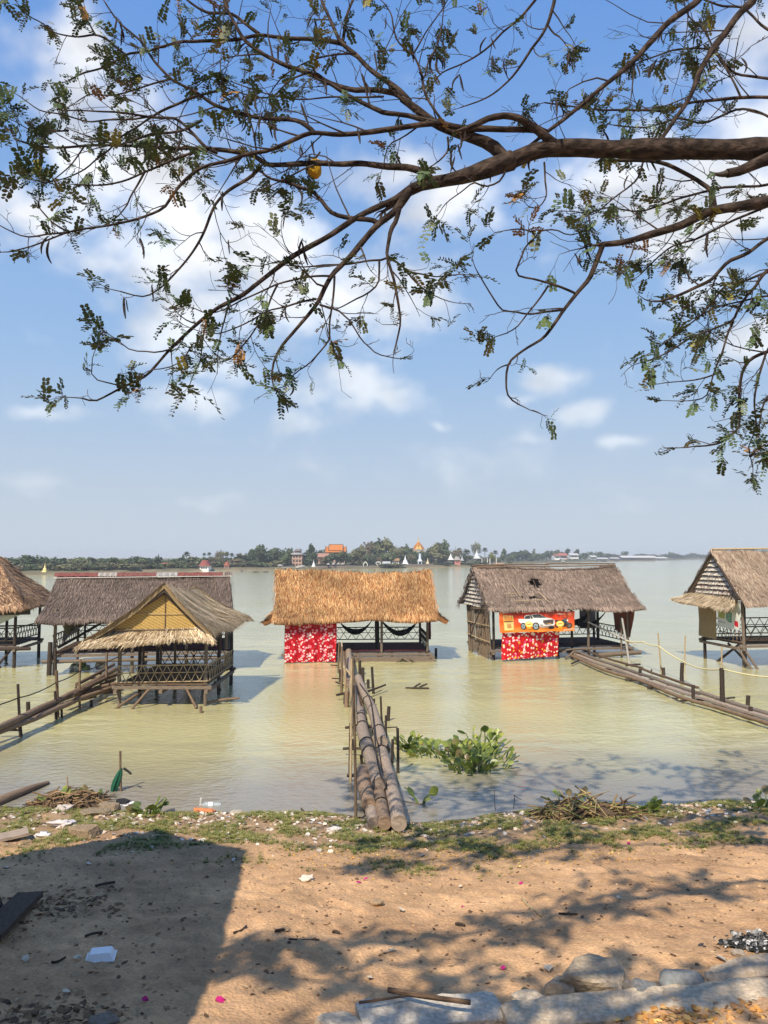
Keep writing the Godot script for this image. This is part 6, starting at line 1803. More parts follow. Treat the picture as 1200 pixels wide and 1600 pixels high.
func crown_mesh(kind: String, seed_: int) -> ArrayMesh:
	rng.seed = 9000 + seed_ * 17 + kind.hash() % 1000
	var b := MB.new()
	var blobs := []
	var n := 9 if kind == "round" else 8 if kind == "tall" else 7 if kind == "bush" else 10
	for i in n:
		var a := TAU * i / n + rnd(-0.5, 0.5)
		match kind:
			"round": blobs.push_back([Vector3(cos(a) * rnd(0.1, 0.3), rnd(0.3, 0.82), sin(a) * rnd(0.1, 0.3)), rnd(0.17, 0.26)])
			"tall": blobs.push_back([Vector3(cos(a) * rnd(0.02, 0.22), 0.22 + 0.72 * i / n, sin(a) * rnd(0.02, 0.22)), rnd(0.13, 0.22) * (1.15 - 0.5 * i / n)])
			"bush": blobs.push_back([Vector3(cos(a) * rnd(0.1, 0.38), rnd(0.12, 0.62), sin(a) * rnd(0.1, 0.38)), rnd(0.16, 0.28)])
			_: blobs.push_back([Vector3(cos(a) * rnd(0.08, 0.36), rnd(0.4, 0.9), sin(a) * rnd(0.08, 0.36)), rnd(0.12, 0.2)])
	for bl in blobs:
		var tone := rnd(0.7, 1.25)
		var many := 70 if kind != "bare" else 34
		for k in many:
			var d := jig(1.0)
			while d.length() > 1.0 or d.length() < 0.3: d = jig(1.0)
			d = d.normalized() * pow(rng.randf(), 0.35)
			var p: Vector3 = bl[0] + d * bl[1]
			if p.y < 0.02: continue
			var s := rnd(0.04, 0.085) * (0.7 if kind == "bare" else 1.0)
			var nn := (d + jig(0.7)).normalized()
			var e1 := nn.cross(jig(1.0)).normalized() * s
			var e2 := nn.cross(e1).normalized() * s * rnd(0.5, 1.0)
			b.col = shade(Color(1, 1, 1), tone * rnd(0.75, 1.2))
			b.quad(p - e1, p - e2 + nn * s * 0.3, p + e1, p + e2 - nn * s * 0.2)
	return b.mesh()

func palm_mesh() -> ArrayMesh:
	var b := MB.new()
	for k in 34:
		var a := TAU * k / 34 * 5.0
		var el := -0.5 + 2.0 * fposmod(k * 0.618, 1.0)
		var d := Vector3(cos(a) * cos(el), sin(el), sin(a) * cos(el))
		var side := d.cross(Vector3.UP + Vector3(0.01, 0, 0)).normalized()
		b.col = shade(Color.WHITE, rnd(0.7, 1.25))
		for f in 5:
			var dd := (d + side * (f - 2) * 0.22 + Vector3(0, -0.12 * absf(f - 2), 0)).normalized()
			b.quad(d * 0.12, d * 0.3 + side * (f - 2.4) * 0.07, dd * 0.5, d * 0.3 + side * (f - 1.6) * 0.07)
	return b.mesh()

func far_setup() -> void:
	for k in ["round", "tall", "bush", "bare"]:
		crowns[k] = [crown_mesh(k, 1), crown_mesh(k, 2), crown_mesh(k, 3)]
	crowns["palm"] = [palm_mesh()]
	rng.seed = 4242
	for c in [Color(0.062, 0.092, 0.042), Color(0.092, 0.125, 0.05), Color(0.16, 0.165, 0.075), Color(0.20, 0.165, 0.095), Color(0.2, 0.23, 0.055)]:
		var m := StandardMaterial3D.new()
		m.albedo_color = c.linear_to_srgb(); m.vertex_color_use_as_albedo = true; m.roughness = 0.9
		m.backlight_enabled = true; m.backlight = Color(c.r * 0.4, c.g * 0.4, c.b * 0.3).linear_to_srgb()
		tones.push_back(m)

func far_tree(kind: String, at: Vector3, w: float, h: float, tone: int, label: String) -> void:
	var called: String = {"round": "leafy_tree", "tall": "upright_tree", "bush": "shrub", "bare": "thin_tree", "palm": "sugar_palm"}[kind]
	var t := thing(called, label, "palm" if kind == "palm" else "shrub" if kind == "bush" else "tree", at, rnd(0, TAU), "trees along the far shore")
	var b := MB.new()
	b.col = Color(0.16, 0.125, 0.095)
	if kind == "palm":
		b.rod(Vector3(0, -0.3, 0), Vector3(0, h - w * 0.4, 0), 0.05 * w, 0.04 * w, 5)
		part("trunk", b, M["plain"], t)
		var o := put("crown", crowns["palm"][0], tones[tone], t)
		o.position = Vector3(0, h - w * 0.42, 0); o.scale = Vector3.ONE * w
		return
	var foot := 0.0 if kind == "bush" else 0.07 * h
	b.tube(PackedVector3Array([Vector3(0, -0.4, 0), Vector3(0.02 * w, h * 0.35, 0), Vector3(-0.03 * w, h * 0.7, 0.02 * w)]), PackedFloat32Array([0.05 * w, 0.035 * w, 0.015 * w]), 5)
	if kind == "bare":
		for k in 9:
			var a := TAU * k / 9
			var y := h * rnd(0.3, 0.7)
			b.rod(Vector3(0, y, 0), Vector3(cos(a) * w * 0.35, y + h * rnd(0.15, 0.35), sin(a) * w * 0.35), 0.016 * w, 0.005 * w, 4)
	part("trunk", b, M["plain"], t)
	var o := put("crown", crowns[kind][rng.randi() % 3], tones[tone], t)
	o.position.y = foot; o.scale = Vector3(w, h - foot, w)

const LANDMARKS := ["the golden stupa", "the half hidden red roof", "the red roofed white house", "the small red pavilion", "the brick tower block", "the orange roofed hall", "the white house frame", "the heart shaped frame", "the spired temple", "the white stupa", "the pale grey stupa", "the red roofed lake houses", "the white roofed sheds", "the long grey warehouse", "the stilt hut gable"]
const ORDINALS := ["first", "second", "third", "fourth", "fifth", "sixth", "seventh", "eighth", "ninth", "tenth", "eleventh", "twelfth", "thirteenth", "fourteenth", "fifteenth", "sixteenth", "seventeenth", "eighteenth", "nineteenth", "twentieth", "twenty-first", "twenty-second", "twenty-third", "twenty-fourth"]

func ft(kind: int, x: float, s: float, w: float, h: float, tone: int, nth: int, right: int, mark: int) -> void:
	var k: String = ["round", "tall", "bush", "bare", "palm"][kind]
	var kn: String = ["round tree", "tall tree", "low bush", "thin sparse tree", "sugar palm"][kind]
	var tn: String = ["dark", "green", "olive", "brownish", "bright green"][tone]
	far_tree(k, Vector3(x, 0.75, -s), w, h, tone, "%s %s across the lake, %s such %s of %s" % [tn, kn, ORDINALS[nth], "right" if right else "left", LANDMARKS[mark]])

func land_strip(called: String, label: String, line: PackedVector3Array, back: float, c0: Color, c1: Color) -> void:
	var b := MB.new()
	var n := 120
	var cv := Curve3D.new()
	for p in line: cv.add_point(p)
	var l := cv.get_baked_length()
	var prof := [[-1.0, -0.5], [0.0, 0.05], [1.5, 0.55], [6.0, 0.8], [30.0, 0.9], [back, 0.9]]
	for i in n + 1:
		var p := cv.sample_baked(l * i / n)
		var d := Vector3(p.x, 0, p.z).normalized()
		var j := 2.5 * noise.get_noise_1d(i * 25.0)
		for k in prof.size():
			var q: Vector3 = p + d * (prof[k][0] + (j if k < 3 else 0.0))
			q.y = prof[k][1]
			b.col = shade(c0.lerp(c1, smooth(0.5, 3.5, k + 1.6 * noise.get_noise_2d(i * 31.0, k * 90.0))), 0.9 + 0.4 * noise.get_noise_2d(i * 70.0, k * 170.0))
			b.vert(q, Vector3.UP, Vector2(q.x, q.z))
	for i in n:
		for k in prof.size() - 1:
			var q := i * prof.size() + k
			b.face(q, q + 1, q + prof.size() + 1); b.face(q, q + prof.size() + 1, q + prof.size())
	tag(part(called, b, M["matte"]), label, "land", "", "structure")

func box_part(t: Node3D, called: String, c: Vector3, s: Vector3, col: Color, m := "plain", turn := 0.0) -> Node3D:
	var b := MB.new()
	b.col = col
	b.box(Transform3D(Basis(Vector3.UP, turn), c), s)
	return part(called, b, M[m], t)

func gable_roof(t: Node3D, called: String, w: float, d: float, y: float, h: float, col: Color, at := Vector3.ZERO) -> Node3D:
	# ridge along x
	var b := MB.new()
	b.col = col
	var th := 0.12
	for e in [0.0, -th]:
		for s in [-1.0, 1.0]:
			b.quad(at + Vector3(-w / 2, y + e, s * d / 2), at + Vector3(w / 2, y + e, s * d / 2), at + Vector3(w / 2 * 0.97, y + h + e, 0), at + Vector3(-w / 2 * 0.97, y + h + e, 0))
	for s in [-1.0, 1.0]:
		b.quad(at + Vector3(-w / 2, y - th, s * d / 2), at + Vector3(w / 2, y - th, s * d / 2), at + Vector3(w / 2, y, s * d / 2), at + Vector3(-w / 2, y, s * d / 2))
		b.tri(at + Vector3(s * w / 2 * 0.9, y, -d / 2 * 0.95), at + Vector3(s * w / 2 * 0.9, y, d / 2 * 0.95), at + Vector3(s * w / 2 * 0.88, y + h * 0.97, 0))
	return part(called, b, M["roof_base"], t)

func hip_roof(t: Node3D, called: String, w: float, d: float, y: float, h: float, top: float, col: Color) -> Node3D:
	var b := MB.new()
	b.col = col
	b.lathe([Vector2(0.001, y), Vector2(0.7071, y), Vector2(0.7071 * lerpf(1.0, top, 0.45), y + h * 0.35), Vector2(0.7071 * top, y + h), Vector2(0.001, y + h)], 4, Vector3.ZERO, w, d)
	return part(called, b, M["roof_base"], t)

func house(called: String, label: String, cat: String, at: Vector3, w: float, d: float, hw: float, hr: float, wall: Color, roof: Color, wins: int, hip := false, turn := 0.0) -> Node3D:
	var t := thing(called, label, cat, at, turn)
	box_part(t, "wall", Vector3(0, hw / 2 - 0.2, 0), Vector3(w, hw + 0.4, d), wall)
	if hip: hip_roof(t, "roof", w * 1.25, d * 1.25, hw, hr, 0.42, roof)
	else: gable_roof(t, "roof", w * 1.12, d * 1.25, hw, hr, roof)
	for i in wins:
		box_part(t, "window", Vector3(lerpf(-w * 0.36, w * 0.36, (i + 0.5) / wins), hw * 0.52, d / 2 + 0.02), Vector3(w * 0.42 / wins, hw * 0.38, 0.06), Color(0.06, 0.065, 0.07))
	return t

func stupa(label: String, at: Vector3, h: float, w: float, c: Color, called := "stupa") -> void:
	var t := thing(called, label, "stupa", at)
	var b := MB.new()
	b.col = c
	for k in 3: b.box(Transform3D(Basis(), Vector3(0, h * (0.05 + 0.08 * k), 0)), Vector3(w * (1.0 - 0.2 * k), h * 0.1 + 0.004 * k, w * (1.0 - 0.2 * k)))
	part("base", b, M["plain"], t)
	var bell := MB.new()
	bell.col = shade(c, 0.97)
	bell.lathe([Vector2(w * 0.30, h * 0.24), Vector2(w * 0.31, h * 0.3), Vector2(w * 0.25, h * 0.42), Vector2(w * 0.15, h * 0.5), Vector2(w * 0.12, h * 0.52)], 12)
	part("bell", bell, M["plain"], t)
	var sp := MB.new()
	sp.col = c
	sp.lathe([Vector2(w * 0.14, h * 0.52), Vector2(w * 0.14, h * 0.55), Vector2(w * 0.08, h * 0.65), Vector2(w * 0.035, h * 0.82), Vector2(0.004, h)], 10)
	part("spire", sp, M["plain"], t)

func far_shore() -> void:
	far_setup()
	land_strip("near_peninsula", "low grassy peninsula with a muddy edge across the lake", PackedVector3Array([Vector3(-93.1, 0, -131.2), Vector3(-80.1, 0, -147.1), Vector3(-73, 0, -156.6), Vector3(-66.8, 0, -161.8), Vector3(-58.3, 0, -176.5), Vector3(-42.6, 0, -206.5), Vector3(-31, 0, -220.6), Vector3(-21.9, 0, -220.6), Vector3(-3.9, 0, -236.7), Vector3(10.5, 0, -255.3), Vector3(22.3, 0, -269.5), Vector3(38.8, 0, -294), Vector3(53.4, 0, -323.4), Vector3(72.4, 0, -373.1)]), 700.0, Color(0.30, 0.24, 0.15), Color(0.16, 0.155, 0.07))
	land_strip("distant_shore", "thin distant shore under hazy trees", PackedVector3Array([Vector3(0, 0, -346.5), Vector3(53.4, 0, -359.3), Vector3(73.7, 0, -388), Vector3(94.1, 0, -421.7), Vector3(147.6, 0, -510.5), Vector3(210.3, 0, -606.1), Vector3(333.9, 0, -808.1), Vector3(584.3, 0, -1010.1), Vector3(801.3, 0, -1077.4)]), 1500.0, Color(0.26, 0.22, 0.15), Color(0.13, 0.14, 0.075))
	ft(2, -81, 157, 5.0, 2.2, 1, 0, 0, 0)
	ft(0, -93, 182, 5.5, 2.5, 2, 0, 0, 0)
	ft(2, -80, 158, 4.8, 2.3, 2, 0, 0, 0)
	ft(0, -87, 172, 8.0, 3.0, 0, 0, 0, 0)
	ft(0, -99, 197, 4.2, 2.5, 0, 1, 0, 0)
	ft(2, -81, 162, 4.2, 2.0, 2, 1, 0, 0)
	ft(1, -98, 199, 5.6, 2.8, 2, 0, 0, 0)
	ft(2, -80, 164, 4.3, 2.0, 1, 1, 0, 0)
	ft(0, -84, 172, 6.0, 2.7, 0, 2, 0, 0)
	ft(0, -94, 196, 5.4, 2.4, 0, 3, 0, 0)
	ft(2, -77, 161, 5.0, 2.0, 3, 0, 0, 0)
	ft(0, -81, 172, 7.2, 3.1, 0, 4, 0, 0)
	ft(2, -79, 167, 3.6, 1.6, 2, 2, 0, 0)
	ft(0, -92, 196, 5.7, 2.3, 0, 5, 0, 0)
	ft(2, -77, 165, 3.9, 2.3, 1, 2, 0, 0)
	ft(1, -95, 205, 4.9, 2.9, 1, 0, 0, 0)
	ft(2, -76, 167, 4.6, 1.7, 1, 3, 0, 0)
	ft(0, -79, 174, 6.8, 3.5, 0, 6, 0, 0)
	ft(1, -86, 190, 5.4, 2.6, 0, 0, 0, 0)
	ft(2, -76, 170, 4.9, 2.2, 1, 4, 0, 0)
	ft(1, -93, 209, 5.9, 2.2, 1, 1, 0, 0)
	ft(2, -74, 168, 5.2, 1.8, 2, 0, 1, 0)
	ft(0, -79, 179, 4.6, 2.7, 0, 0, 1, 0)
	ft(0, -84, 191, 3.6, 2.9, 0, 1, 1, 0)
	ft(2, -71, 166, 3.8, 2.0, 2, 1, 1, 0)
	ft(0, -83, 193, 4.8, 2.8, 2, 0, 1, 0)
	ft(0, -78, 185, 4.3, 2.3, 0, 2, 1, 0)
	ft(0, -79, 188, 4.3, 2.8, 0, 3, 1, 0)
	ft(2, -71, 170, 5.4, 1.8, 2, 2, 1, 0)
	ft(2, -69, 168, 4.7, 2.1, 2, 3, 1, 0)
	ft(1, -78, 189, 3.9, 2.8, 0, 0, 1, 0)
	ft(2, -71, 172, 4.6, 2.1, 2, 4, 1, 0)
	ft(0, -82, 204, 5.5, 2.6, 2, 1, 1, 0)
	ft(0, -72, 180, 5.4, 2.2, 1, 0, 1, 0)
	ft(2, -68, 170, 5.4, 1.7, 2, 5, 1, 0)
	ft(0, -82, 207, 5.0, 2.8, 2, 2, 1, 0)
	ft(2, -67, 170, 4.2, 2.2, 2, 6, 1, 0)
	ft(0, -71, 182, 5.1, 2.5, 2, 3, 1, 0)
	ft(0, -76, 196, 5.3, 2.9, 1, 1, 1, 0)
	ft(2, -67, 173, 5.0, 2.0, 2, 7, 1, 0)
	ft(1, -78, 207, 4.9, 2.9, 1, 0, 1, 0)
	ft(2, -66, 174, 5.0, 2.1, 1, 0, 1, 0)
	ft(2, -66, 176, 5.3, 2.2, 1, 1, 1, 0)
	ft(1, -78, 211, 6.2, 2.6, 1, 1, 1, 0)
	ft(2, -65, 177, 3.7, 2.0, 2, 8, 1, 0)
	ft(2, -64, 175, 6.1, 2.1, 2, 9, 1, 0)
	ft(2, -65, 180, 4.2, 1.9, 2, 0, 0, 1)
	ft(1, -73, 203, 4.6, 2.6, 0, 0, 0, 1)
	ft(0, -70, 195, 3.4, 2.6, 1, 0, 0, 1)
	ft(2, -63, 178, 3.9, 2.1, 3, 0, 0, 1)
	ft(0, -67, 191, 4.4, 2.9, 1, 1, 0, 1)
	ft(0, -74, 214, 4.3, 2.6, 1, 2, 0, 1)
	ft(2, -62, 180, 4.8, 2.1, 2, 1, 0, 1)
	ft(0, -72, 213, 5.2, 2.3, 2, 0, 0, 1)
	ft(0, -66, 198, 3.4, 2.6, 1, 3, 0, 1)
	ft(2, -61, 181, 4.1, 1.8, 2, 2, 0, 1)
	ft(2, -60, 181, 7.1, 1.5, 2, 3, 0, 1)
	ft(2, -60, 183, 4.6, 2.1, 2, 4, 0, 1)
	ft(0, -69, 211, 5.5, 2.3, 1, 4, 0, 1)
	ft(0, -66, 204, 3.8, 3.2, 0, 0, 0, 1)
	ft(2, -61, 189, 4.8, 1.9, 3, 1, 0, 1)
	ft(0, -71, 221, 6.5, 2.6, 1, 5, 0, 1)
	ft(2, -58, 186, 4.0, 1.5, 2, 5, 0, 1)
	ft(0, -67, 216, 5.7, 2.8, 0, 1, 0, 1)
	ft(0, -63, 203, 4.2, 2.6, 1, 6, 0, 1)
	ft(2, -58, 189, 5.7, 1.6, 1, 0, 0, 1)
	ft(2, -58, 191, 4.3, 1.8, 1, 1, 0, 1)
	ft(1, -69, 232, 6.6, 2.2, 2, 0, 0, 1)
	ft(2, -57, 191, 6.2, 1.8, 1, 2, 0, 1)
	ft(2, -56, 190, 4.3, 1.8, 1, 3, 0, 1)
	ft(0, -60, 205, 4.0, 3.1, 0, 2, 0, 1)
	ft(1, -68, 235, 4.5, 2.0, 1, 0, 0, 1)
	ft(1, -62, 213, 1.0, 3.8, 0, 1, 0, 1)
	ft(2, -56, 196, 5.7, 1.6, 2, 6, 0, 1)
	ft(0, -64, 228, 5.9, 2.1, 0, 0, 1, 1)
	ft(2, -54, 196, 5.0, 1.7, 2, 0, 1, 1)
	ft(0, -59, 214, 4.0, 2.3, 1, 0, 1, 1)
	ft(0, -63, 233, 6.8, 2.4, 1, 1, 1, 1)
	ft(2, -54, 200, 4.4, 2.4, 1, 0, 1, 1)
	ft(2, -52, 198, 5.1, 2.8, 1, 1, 1, 1)
	ft(1, -57, 217, 6.4, 2.8, 1, 0, 1, 1)
	ft(1, -57, 220, 2.0, 3.6, 1, 1, 1, 1)
	ft(2, -53, 203, 4.3, 1.9, 2, 1, 1, 1)
	ft(4, -54, 212, 2.2, 4.3, 0, 0, 0, 2)
	ft(2, -51, 203, 6.0, 1.6, 2, 0, 0, 2)
	ft(0, -56, 223, 5.4, 3.0, 2, 0, 0, 2)
	ft(0, -52, 207, 4.8, 2.5, 0, 0, 0, 2)
	ft(2, -49, 201, 5.1, 1.3, 0, 0, 0, 2)
	ft(0, -57, 236, 4.4, 3.2, 1, 0, 0, 2)
	ft(2, -50, 204, 4.8, 2.2, 2, 1, 0, 2)
	ft(0, -52, 220, 3.8, 3.1, 1, 1, 0, 2)
	ft(0, -56, 240, 5.3, 2.7, 1, 2, 0, 2)
	ft(2, -49, 210, 5.1, 2.2, 2, 2, 0, 2)
	ft(4, -52, 224, 1.3, 4.0, 1, 0, 0, 2)
	ft(0, -57, 250, 5.9, 2.6, 2, 0, 1, 2)
	ft(4, -51, 226, 1.5, 4.2, 0, 0, 1, 2)
	ft(2, -47, 211, 6.8, 1.6, 1, 0, 1, 2)
	ft(0, -53, 242, 6.4, 2.8, 1, 0, 1, 2)
	ft(3, -50, 227, 4.2, 3.2, 3, 0, 1, 2)
	ft(2, -47, 214, 6.3, 2.0, 3, 0, 1, 2)
	ft(2, -46, 214, 4.5, 1.9, 1, 0, 0, 3)
	ft(3, -49, 230, 3.7, 4.9, 3, 0, 0, 3)
	ft(0, -53, 251, 6.4, 2.9, 2, 0, 0, 3)
	ft(2, -45, 215, 6.9, 1.8, 2, 0, 0, 3)
	ft(3, -47, 226, 4.7, 4.5, 2, 0, 0, 3)
	ft(0, -50, 248, 6.8, 2.7, 0, 0, 0, 3)
	ft(2, -44, 218, 5.5, 1.9, 2, 0, 1, 3)
	ft(4, -45, 229, 1.7, 4.0, 0, 0, 1, 3)
	ft(0, -45, 234, 4.9, 2.6, 0, 0, 1, 3)
	ft(2, -42, 218, 6.1, 2.1, 3, 0, 1, 3)
	ft(0, -43, 223, 5.2, 2.3, 3, 0, 1, 3)
	ft(4, -42, 225, 3.6, 3.9, 2, 0, 1, 3)
	ft(2, -40, 219, 6.3, 2.0, 2, 1, 1, 3)
	ft(0, -47, 254, 5.6, 3.2, 0, 1, 1, 3)
	ft(0, -40, 227, 3.2, 3.8, 0, 2, 1, 3)
	ft(2, -39, 220, 5.9, 1.9, 1, 0, 1, 3)
	ft(0, -43, 245, 4.6, 2.8, 1, 0, 1, 3)
	ft(1, -39, 228, 5.3, 5.3, 0, 0, 1, 3)
	ft(2, -38, 225, 5.4, 1.6, 2, 2, 1, 3)
	ft(0, -40, 241, 6.4, 5.0, 0, 3, 1, 3)
	ft(0, -38, 231, 5.4, 5.7, 0, 4, 1, 3)
	ft(2, -36, 222, 7.7, 3.1, 1, 1, 1, 3)
	ft(0, -37, 235, 6.5, 6.8, 0, 0, 0, 4)
	ft(0, -37, 244, 6.7, 4.3, 2, 0, 0, 4)
	ft(0, -35, 240, 7.2, 6.4, 0, 1, 0, 4)
	ft(2, -36, 248, 6.4, 4.4, 2, 0, 0, 4)
	ft(2, -32, 227, 7.9, 2.7, 2, 1, 0, 4)
	ft(0, -32, 240, 4.9, 4.3, 1, 0, 0, 4)
	ft(0, -32, 237, 5.5, 6.1, 0, 2, 0, 4)
	ft(0, -29, 227, 4.7, 3.8, 1, 1, 0, 4)
	ft(0, -29, 231, 4.8, 5.7, 1, 2, 0, 4)
	ft(2, -30, 243, 5.0, 4.3, 1, 0, 0, 4)
	ft(0, -28, 242, 5.4, 4.5, 0, 3, 0, 4)
	ft(2, -26, 250, 6.6, 4.4, 0, 0, 1, 4)
	ft(0, -23, 231, 5.9, 3.8, 0, 0, 1, 4)
	ft(1, -23, 237, 4.1, 7.0, 0, 0, 1, 4)
	ft(2, -24, 254, 4.9, 4.4, 2, 0, 1, 4)
	ft(1, -22, 242, 4.5, 6.2, 0, 1, 1, 4)
	ft(0, -21, 247, 4.0, 5.2, 0, 0, 0, 5)
	ft(2, -19, 234, 4.7, 1.4, 0, 0, 0, 5)
	ft(0, -20, 243, 5.9, 3.9, 2, 0, 0, 5)
	ft(3, -18, 235, 4.3, 3.4, 3, 0, 0, 5)
	ft(2, -17, 236, 4.2, 1.3, 0, 1, 0, 5)
	ft(0, -18, 251, 6.8, 4.9, 0, 1, 0, 5)
	ft(0, -16, 235, 5.5, 4.7, 0, 2, 0, 5)
	ft(2, -14, 236, 3.7, 1.7, 0, 0, 1, 5)
	ft(0, -15, 247, 5.4, 4.0, 1, 0, 1, 5)
	ft(0, -13, 237, 5.5, 5.3, 1, 1, 1, 5)
	ft(2, -13, 263, 6.5, 4.6, 0, 1, 1, 5)
	ft(2, -12, 237, 4.0, 1.1, 1, 0, 1, 5)
	ft(0, -12, 239, 5.5, 4.9, 1, 2, 1, 5)
	ft(2, -10, 256, 5.0, 4.3, 2, 0, 0, 6)
	ft(2, -10, 243, 5.2, 1.5, 2, 1, 0, 6)
	ft(0, -10, 244, 5.7, 5.6, 2, 0, 0, 6)
	ft(0, -8, 264, 6.6, 5.0, 0, 0, 0, 6)
	ft(0, -8, 250, 5.8, 6.3, 2, 1, 0, 6)
	ft(2, -7, 244, 5.5, 1.6, 0, 0, 0, 6)
	ft(0, -6, 258, 6.6, 8.0, 3, 0, 1, 6)
	ft(0, -5, 245, 5.7, 4.3, 0, 0, 1, 6)
	ft(2, -5, 245, 3.8, 1.1, 0, 0, 1, 6)
	ft(2, -5, 268, 6.2, 4.6, 2, 0, 1, 6)
	ft(0, -3, 264, 6.7, 8.8, 0, 0, 0, 7)
	ft(2, -3, 258, 4.9, 5.2, 1, 0, 0, 7)
	ft(2, -2, 250, 3.7, 1.3, 1, 1, 0, 7)
	ft(3, -2, 246, 4.0, 3.4, 3, 0, 1, 7)
	ft(0, -1, 264, 7.2, 5.1, 1, 0, 1, 7)
	ft(0, 0, 264, 7.9, 9.1, 2, 0, 1, 7)
	ft(2, 0, 252, 4.5, 1.1, 2, 0, 1, 7)
	ft(0, 1, 252, 7.6, 4.8, 1, 1, 1, 7)
	ft(2, 1, 244, 6.8, 1.1, 1, 0, 1, 7)
	ft(2, 2, 272, 6.6, 4.0, 1, 1, 1, 7)
	ft(0, 3, 263, 5.5, 7.4, 2, 1, 1, 7)
	ft(2, 3, 252, 5.6, 1.1, 0, 0, 1, 7)
	ft(2, 4, 248, 8.6, 1.1, 2, 1, 1, 7)
	ft(0, 5, 268, 6.2, 7.4, 2, 0, 0, 8)
	ft(2, 6, 280, 6.4, 4.0, 0, 0, 0, 8)
	ft(2, 6, 259, 5.3, 1.4, 0, 1, 0, 8)
	ft(0, 7, 271, 5.0, 7.0, 1, 0, 0, 8)
	ft(2, 9, 278, 6.9, 4.5, 2, 0, 0, 8)
	ft(0, 9, 267, 5.6, 6.0, 0, 0, 0, 8)
	ft(3, 9, 259, 3.6, 3.9, 3, 0, 0, 8)
	ft(2, 10, 263, 3.8, 1.1, 0, 2, 0, 8)
	ft(0, 10, 265, 4.3, 4.8, 0, 1, 0, 8)
	ft(2, 11, 263, 3.7, 2.3, 0, 3, 0, 8)
	ft(0, 12, 286, 7.9, 4.5, 1, 1, 0, 8)
	ft(0, 12, 269, 4.7, 4.4, 1, 0, 1, 8)
	ft(2, 13, 265, 3.8, 1.1, 0, 0, 1, 8)
	ft(2, 13, 266, 3.7, 2.5, 2, 0, 1, 8)
	ft(0, 14, 270, 4.7, 4.9, 0, 0, 1, 8)
	ft(2, 15, 282, 6.9, 4.0, 0, 1, 1, 8)
	ft(2, 17, 272, 4.4, 1.3, 1, 0, 1, 8)
	ft(2, 19, 292, 8.1, 2.6, 0, 2, 1, 8)
	ft(0, 18, 279, 7.1, 8.8, 2, 0, 1, 8)
	ft(2, 19, 273, 5.2, 1.1, 0, 0, 0, 9)
	ft(0, 19, 273, 8.2, 4.4, 2, 0, 0, 9)
	ft(0, 21, 285, 7.9, 8.7, 1, 0, 0, 9)
	ft(2, 22, 290, 7.8, 3.7, 2, 0, 0, 9)
	ft(2, 21, 271, 5.0, 1.1, 0, 1, 0, 9)
	ft(0, 23, 284, 4.6, 7.2, 1, 1, 0, 9)
	ft(2, 23, 278, 4.4, 1.1, 0, 2, 0, 9)
	ft(0, 26, 291, 5.6, 3.4, 1, 0, 1, 9)
	ft(3, 27, 292, 6.8, 6.8, 3, 0, 1, 9)
	ft(2, 27, 285, 4.5, 1.1, 0, 0, 1, 9)
	ft(2, 30, 304, 6.1, 3.2, 1, 0, 1, 9)
	ft(3, 30, 300, 5.6, 6.3, 0, 0, 1, 9)
	ft(2, 30, 291, 4.7, 1.1, 0, 0, 0, 10)
	ft(0, 33, 305, 7.8, 3.4, 1, 0, 0, 10)
	ft(4, 32, 296, 2.8, 5.5, 0, 0, 0, 10)
	ft(2, 31, 285, 7.9, 1.4, 1, 0, 0, 10)
	ft(2, 35, 297, 6.2, 1.1, 0, 1, 0, 10)
	ft(3, 37, 311, 5.4, 8.9, 2, 0, 0, 10)
	ft(0, 38, 317, 6.0, 3.3, 2, 0, 0, 10)
	ft(2, 35, 289, 6.7, 1.2, 0, 0, 1, 10)
	ft(2, 37, 296, 4.8, 2.4, 1, 0, 1, 10)
	ft(2, 38, 299, 6.3, 1.1, 1, 1, 1, 10)
	ft(2, 41, 319, 6.2, 2.5, 2, 0, 1, 10)
	ft(4, 40, 307, 2.6, 6.4, 0, 0, 1, 10)
	ft(0, 44, 323, 6.1, 2.6, 2, 0, 1, 10)
	ft(0, 43, 309, 3.6, 5.1, 4, 0, 1, 10)
	ft(4, 46, 320, 2.7, 5.4, 0, 1, 1, 10)
	ft(2, 48, 320, 4.5, 4.0, 1, 2, 1, 10)
	ft(1, 65, 421, 7.0, 7.3, 1, 0, 1, 10)
	ft(2, 68, 429, 8.2, 5.2, 0, 1, 1, 10)
	ft(2, 52, 321, 3.0, 1.1, 1, 3, 1, 10)
	ft(2, 71, 437, 7.2, 5.8, 0, 2, 1, 10)
	ft(2, 67, 402, 7.6, 6.4, 1, 4, 1, 10)
	ft(0, 78, 452, 8.8, 6.0, 0, 0, 1, 10)
	ft(2, 81, 456, 7.7, 6.6, 1, 0, 0, 11)
	ft(0, 76, 418, 7.0, 6.3, 0, 0, 0, 11)
	ft(2, 87, 466, 9.1, 5.9, 1, 1, 0, 11)
	ft(2, 83, 433, 7.2, 5.4, 1, 2, 0, 11)
	ft(4, 86, 443, 1.7, 7.1, 0, 0, 0, 11)
	ft(1, 90, 463, 6.0, 6.2, 1, 0, 0, 11)
	ft(0, 93, 466, 9.1, 4.7, 1, 0, 0, 11)
	ft(0, 94, 461, 6.7, 5.2, 0, 1, 0, 11)
	ft(0, 103, 491, 7.4, 7.1, 0, 2, 0, 11)
	ft(0, 102, 477, 7.5, 5.4, 0, 3, 0, 11)
	ft(1, 101, 461, 7.7, 6.2, 1, 1, 0, 11)
	ft(0, 113, 509, 6.9, 8.1, 0, 4, 0, 11)
	ft(1, 108, 477, 8.4, 5.7, 0, 0, 0, 11)
	ft(2, 118, 512, 7.9, 5.5, 1, 0, 1, 11)
	ft(1, 119, 504, 9.8, 7.8, 0, 0, 1, 11)
	ft(1, 118, 490, 7.7, 4.3, 1, 0, 1, 11)
	ft(1, 123, 500, 9.8, 5.5, 0, 1, 1, 11)
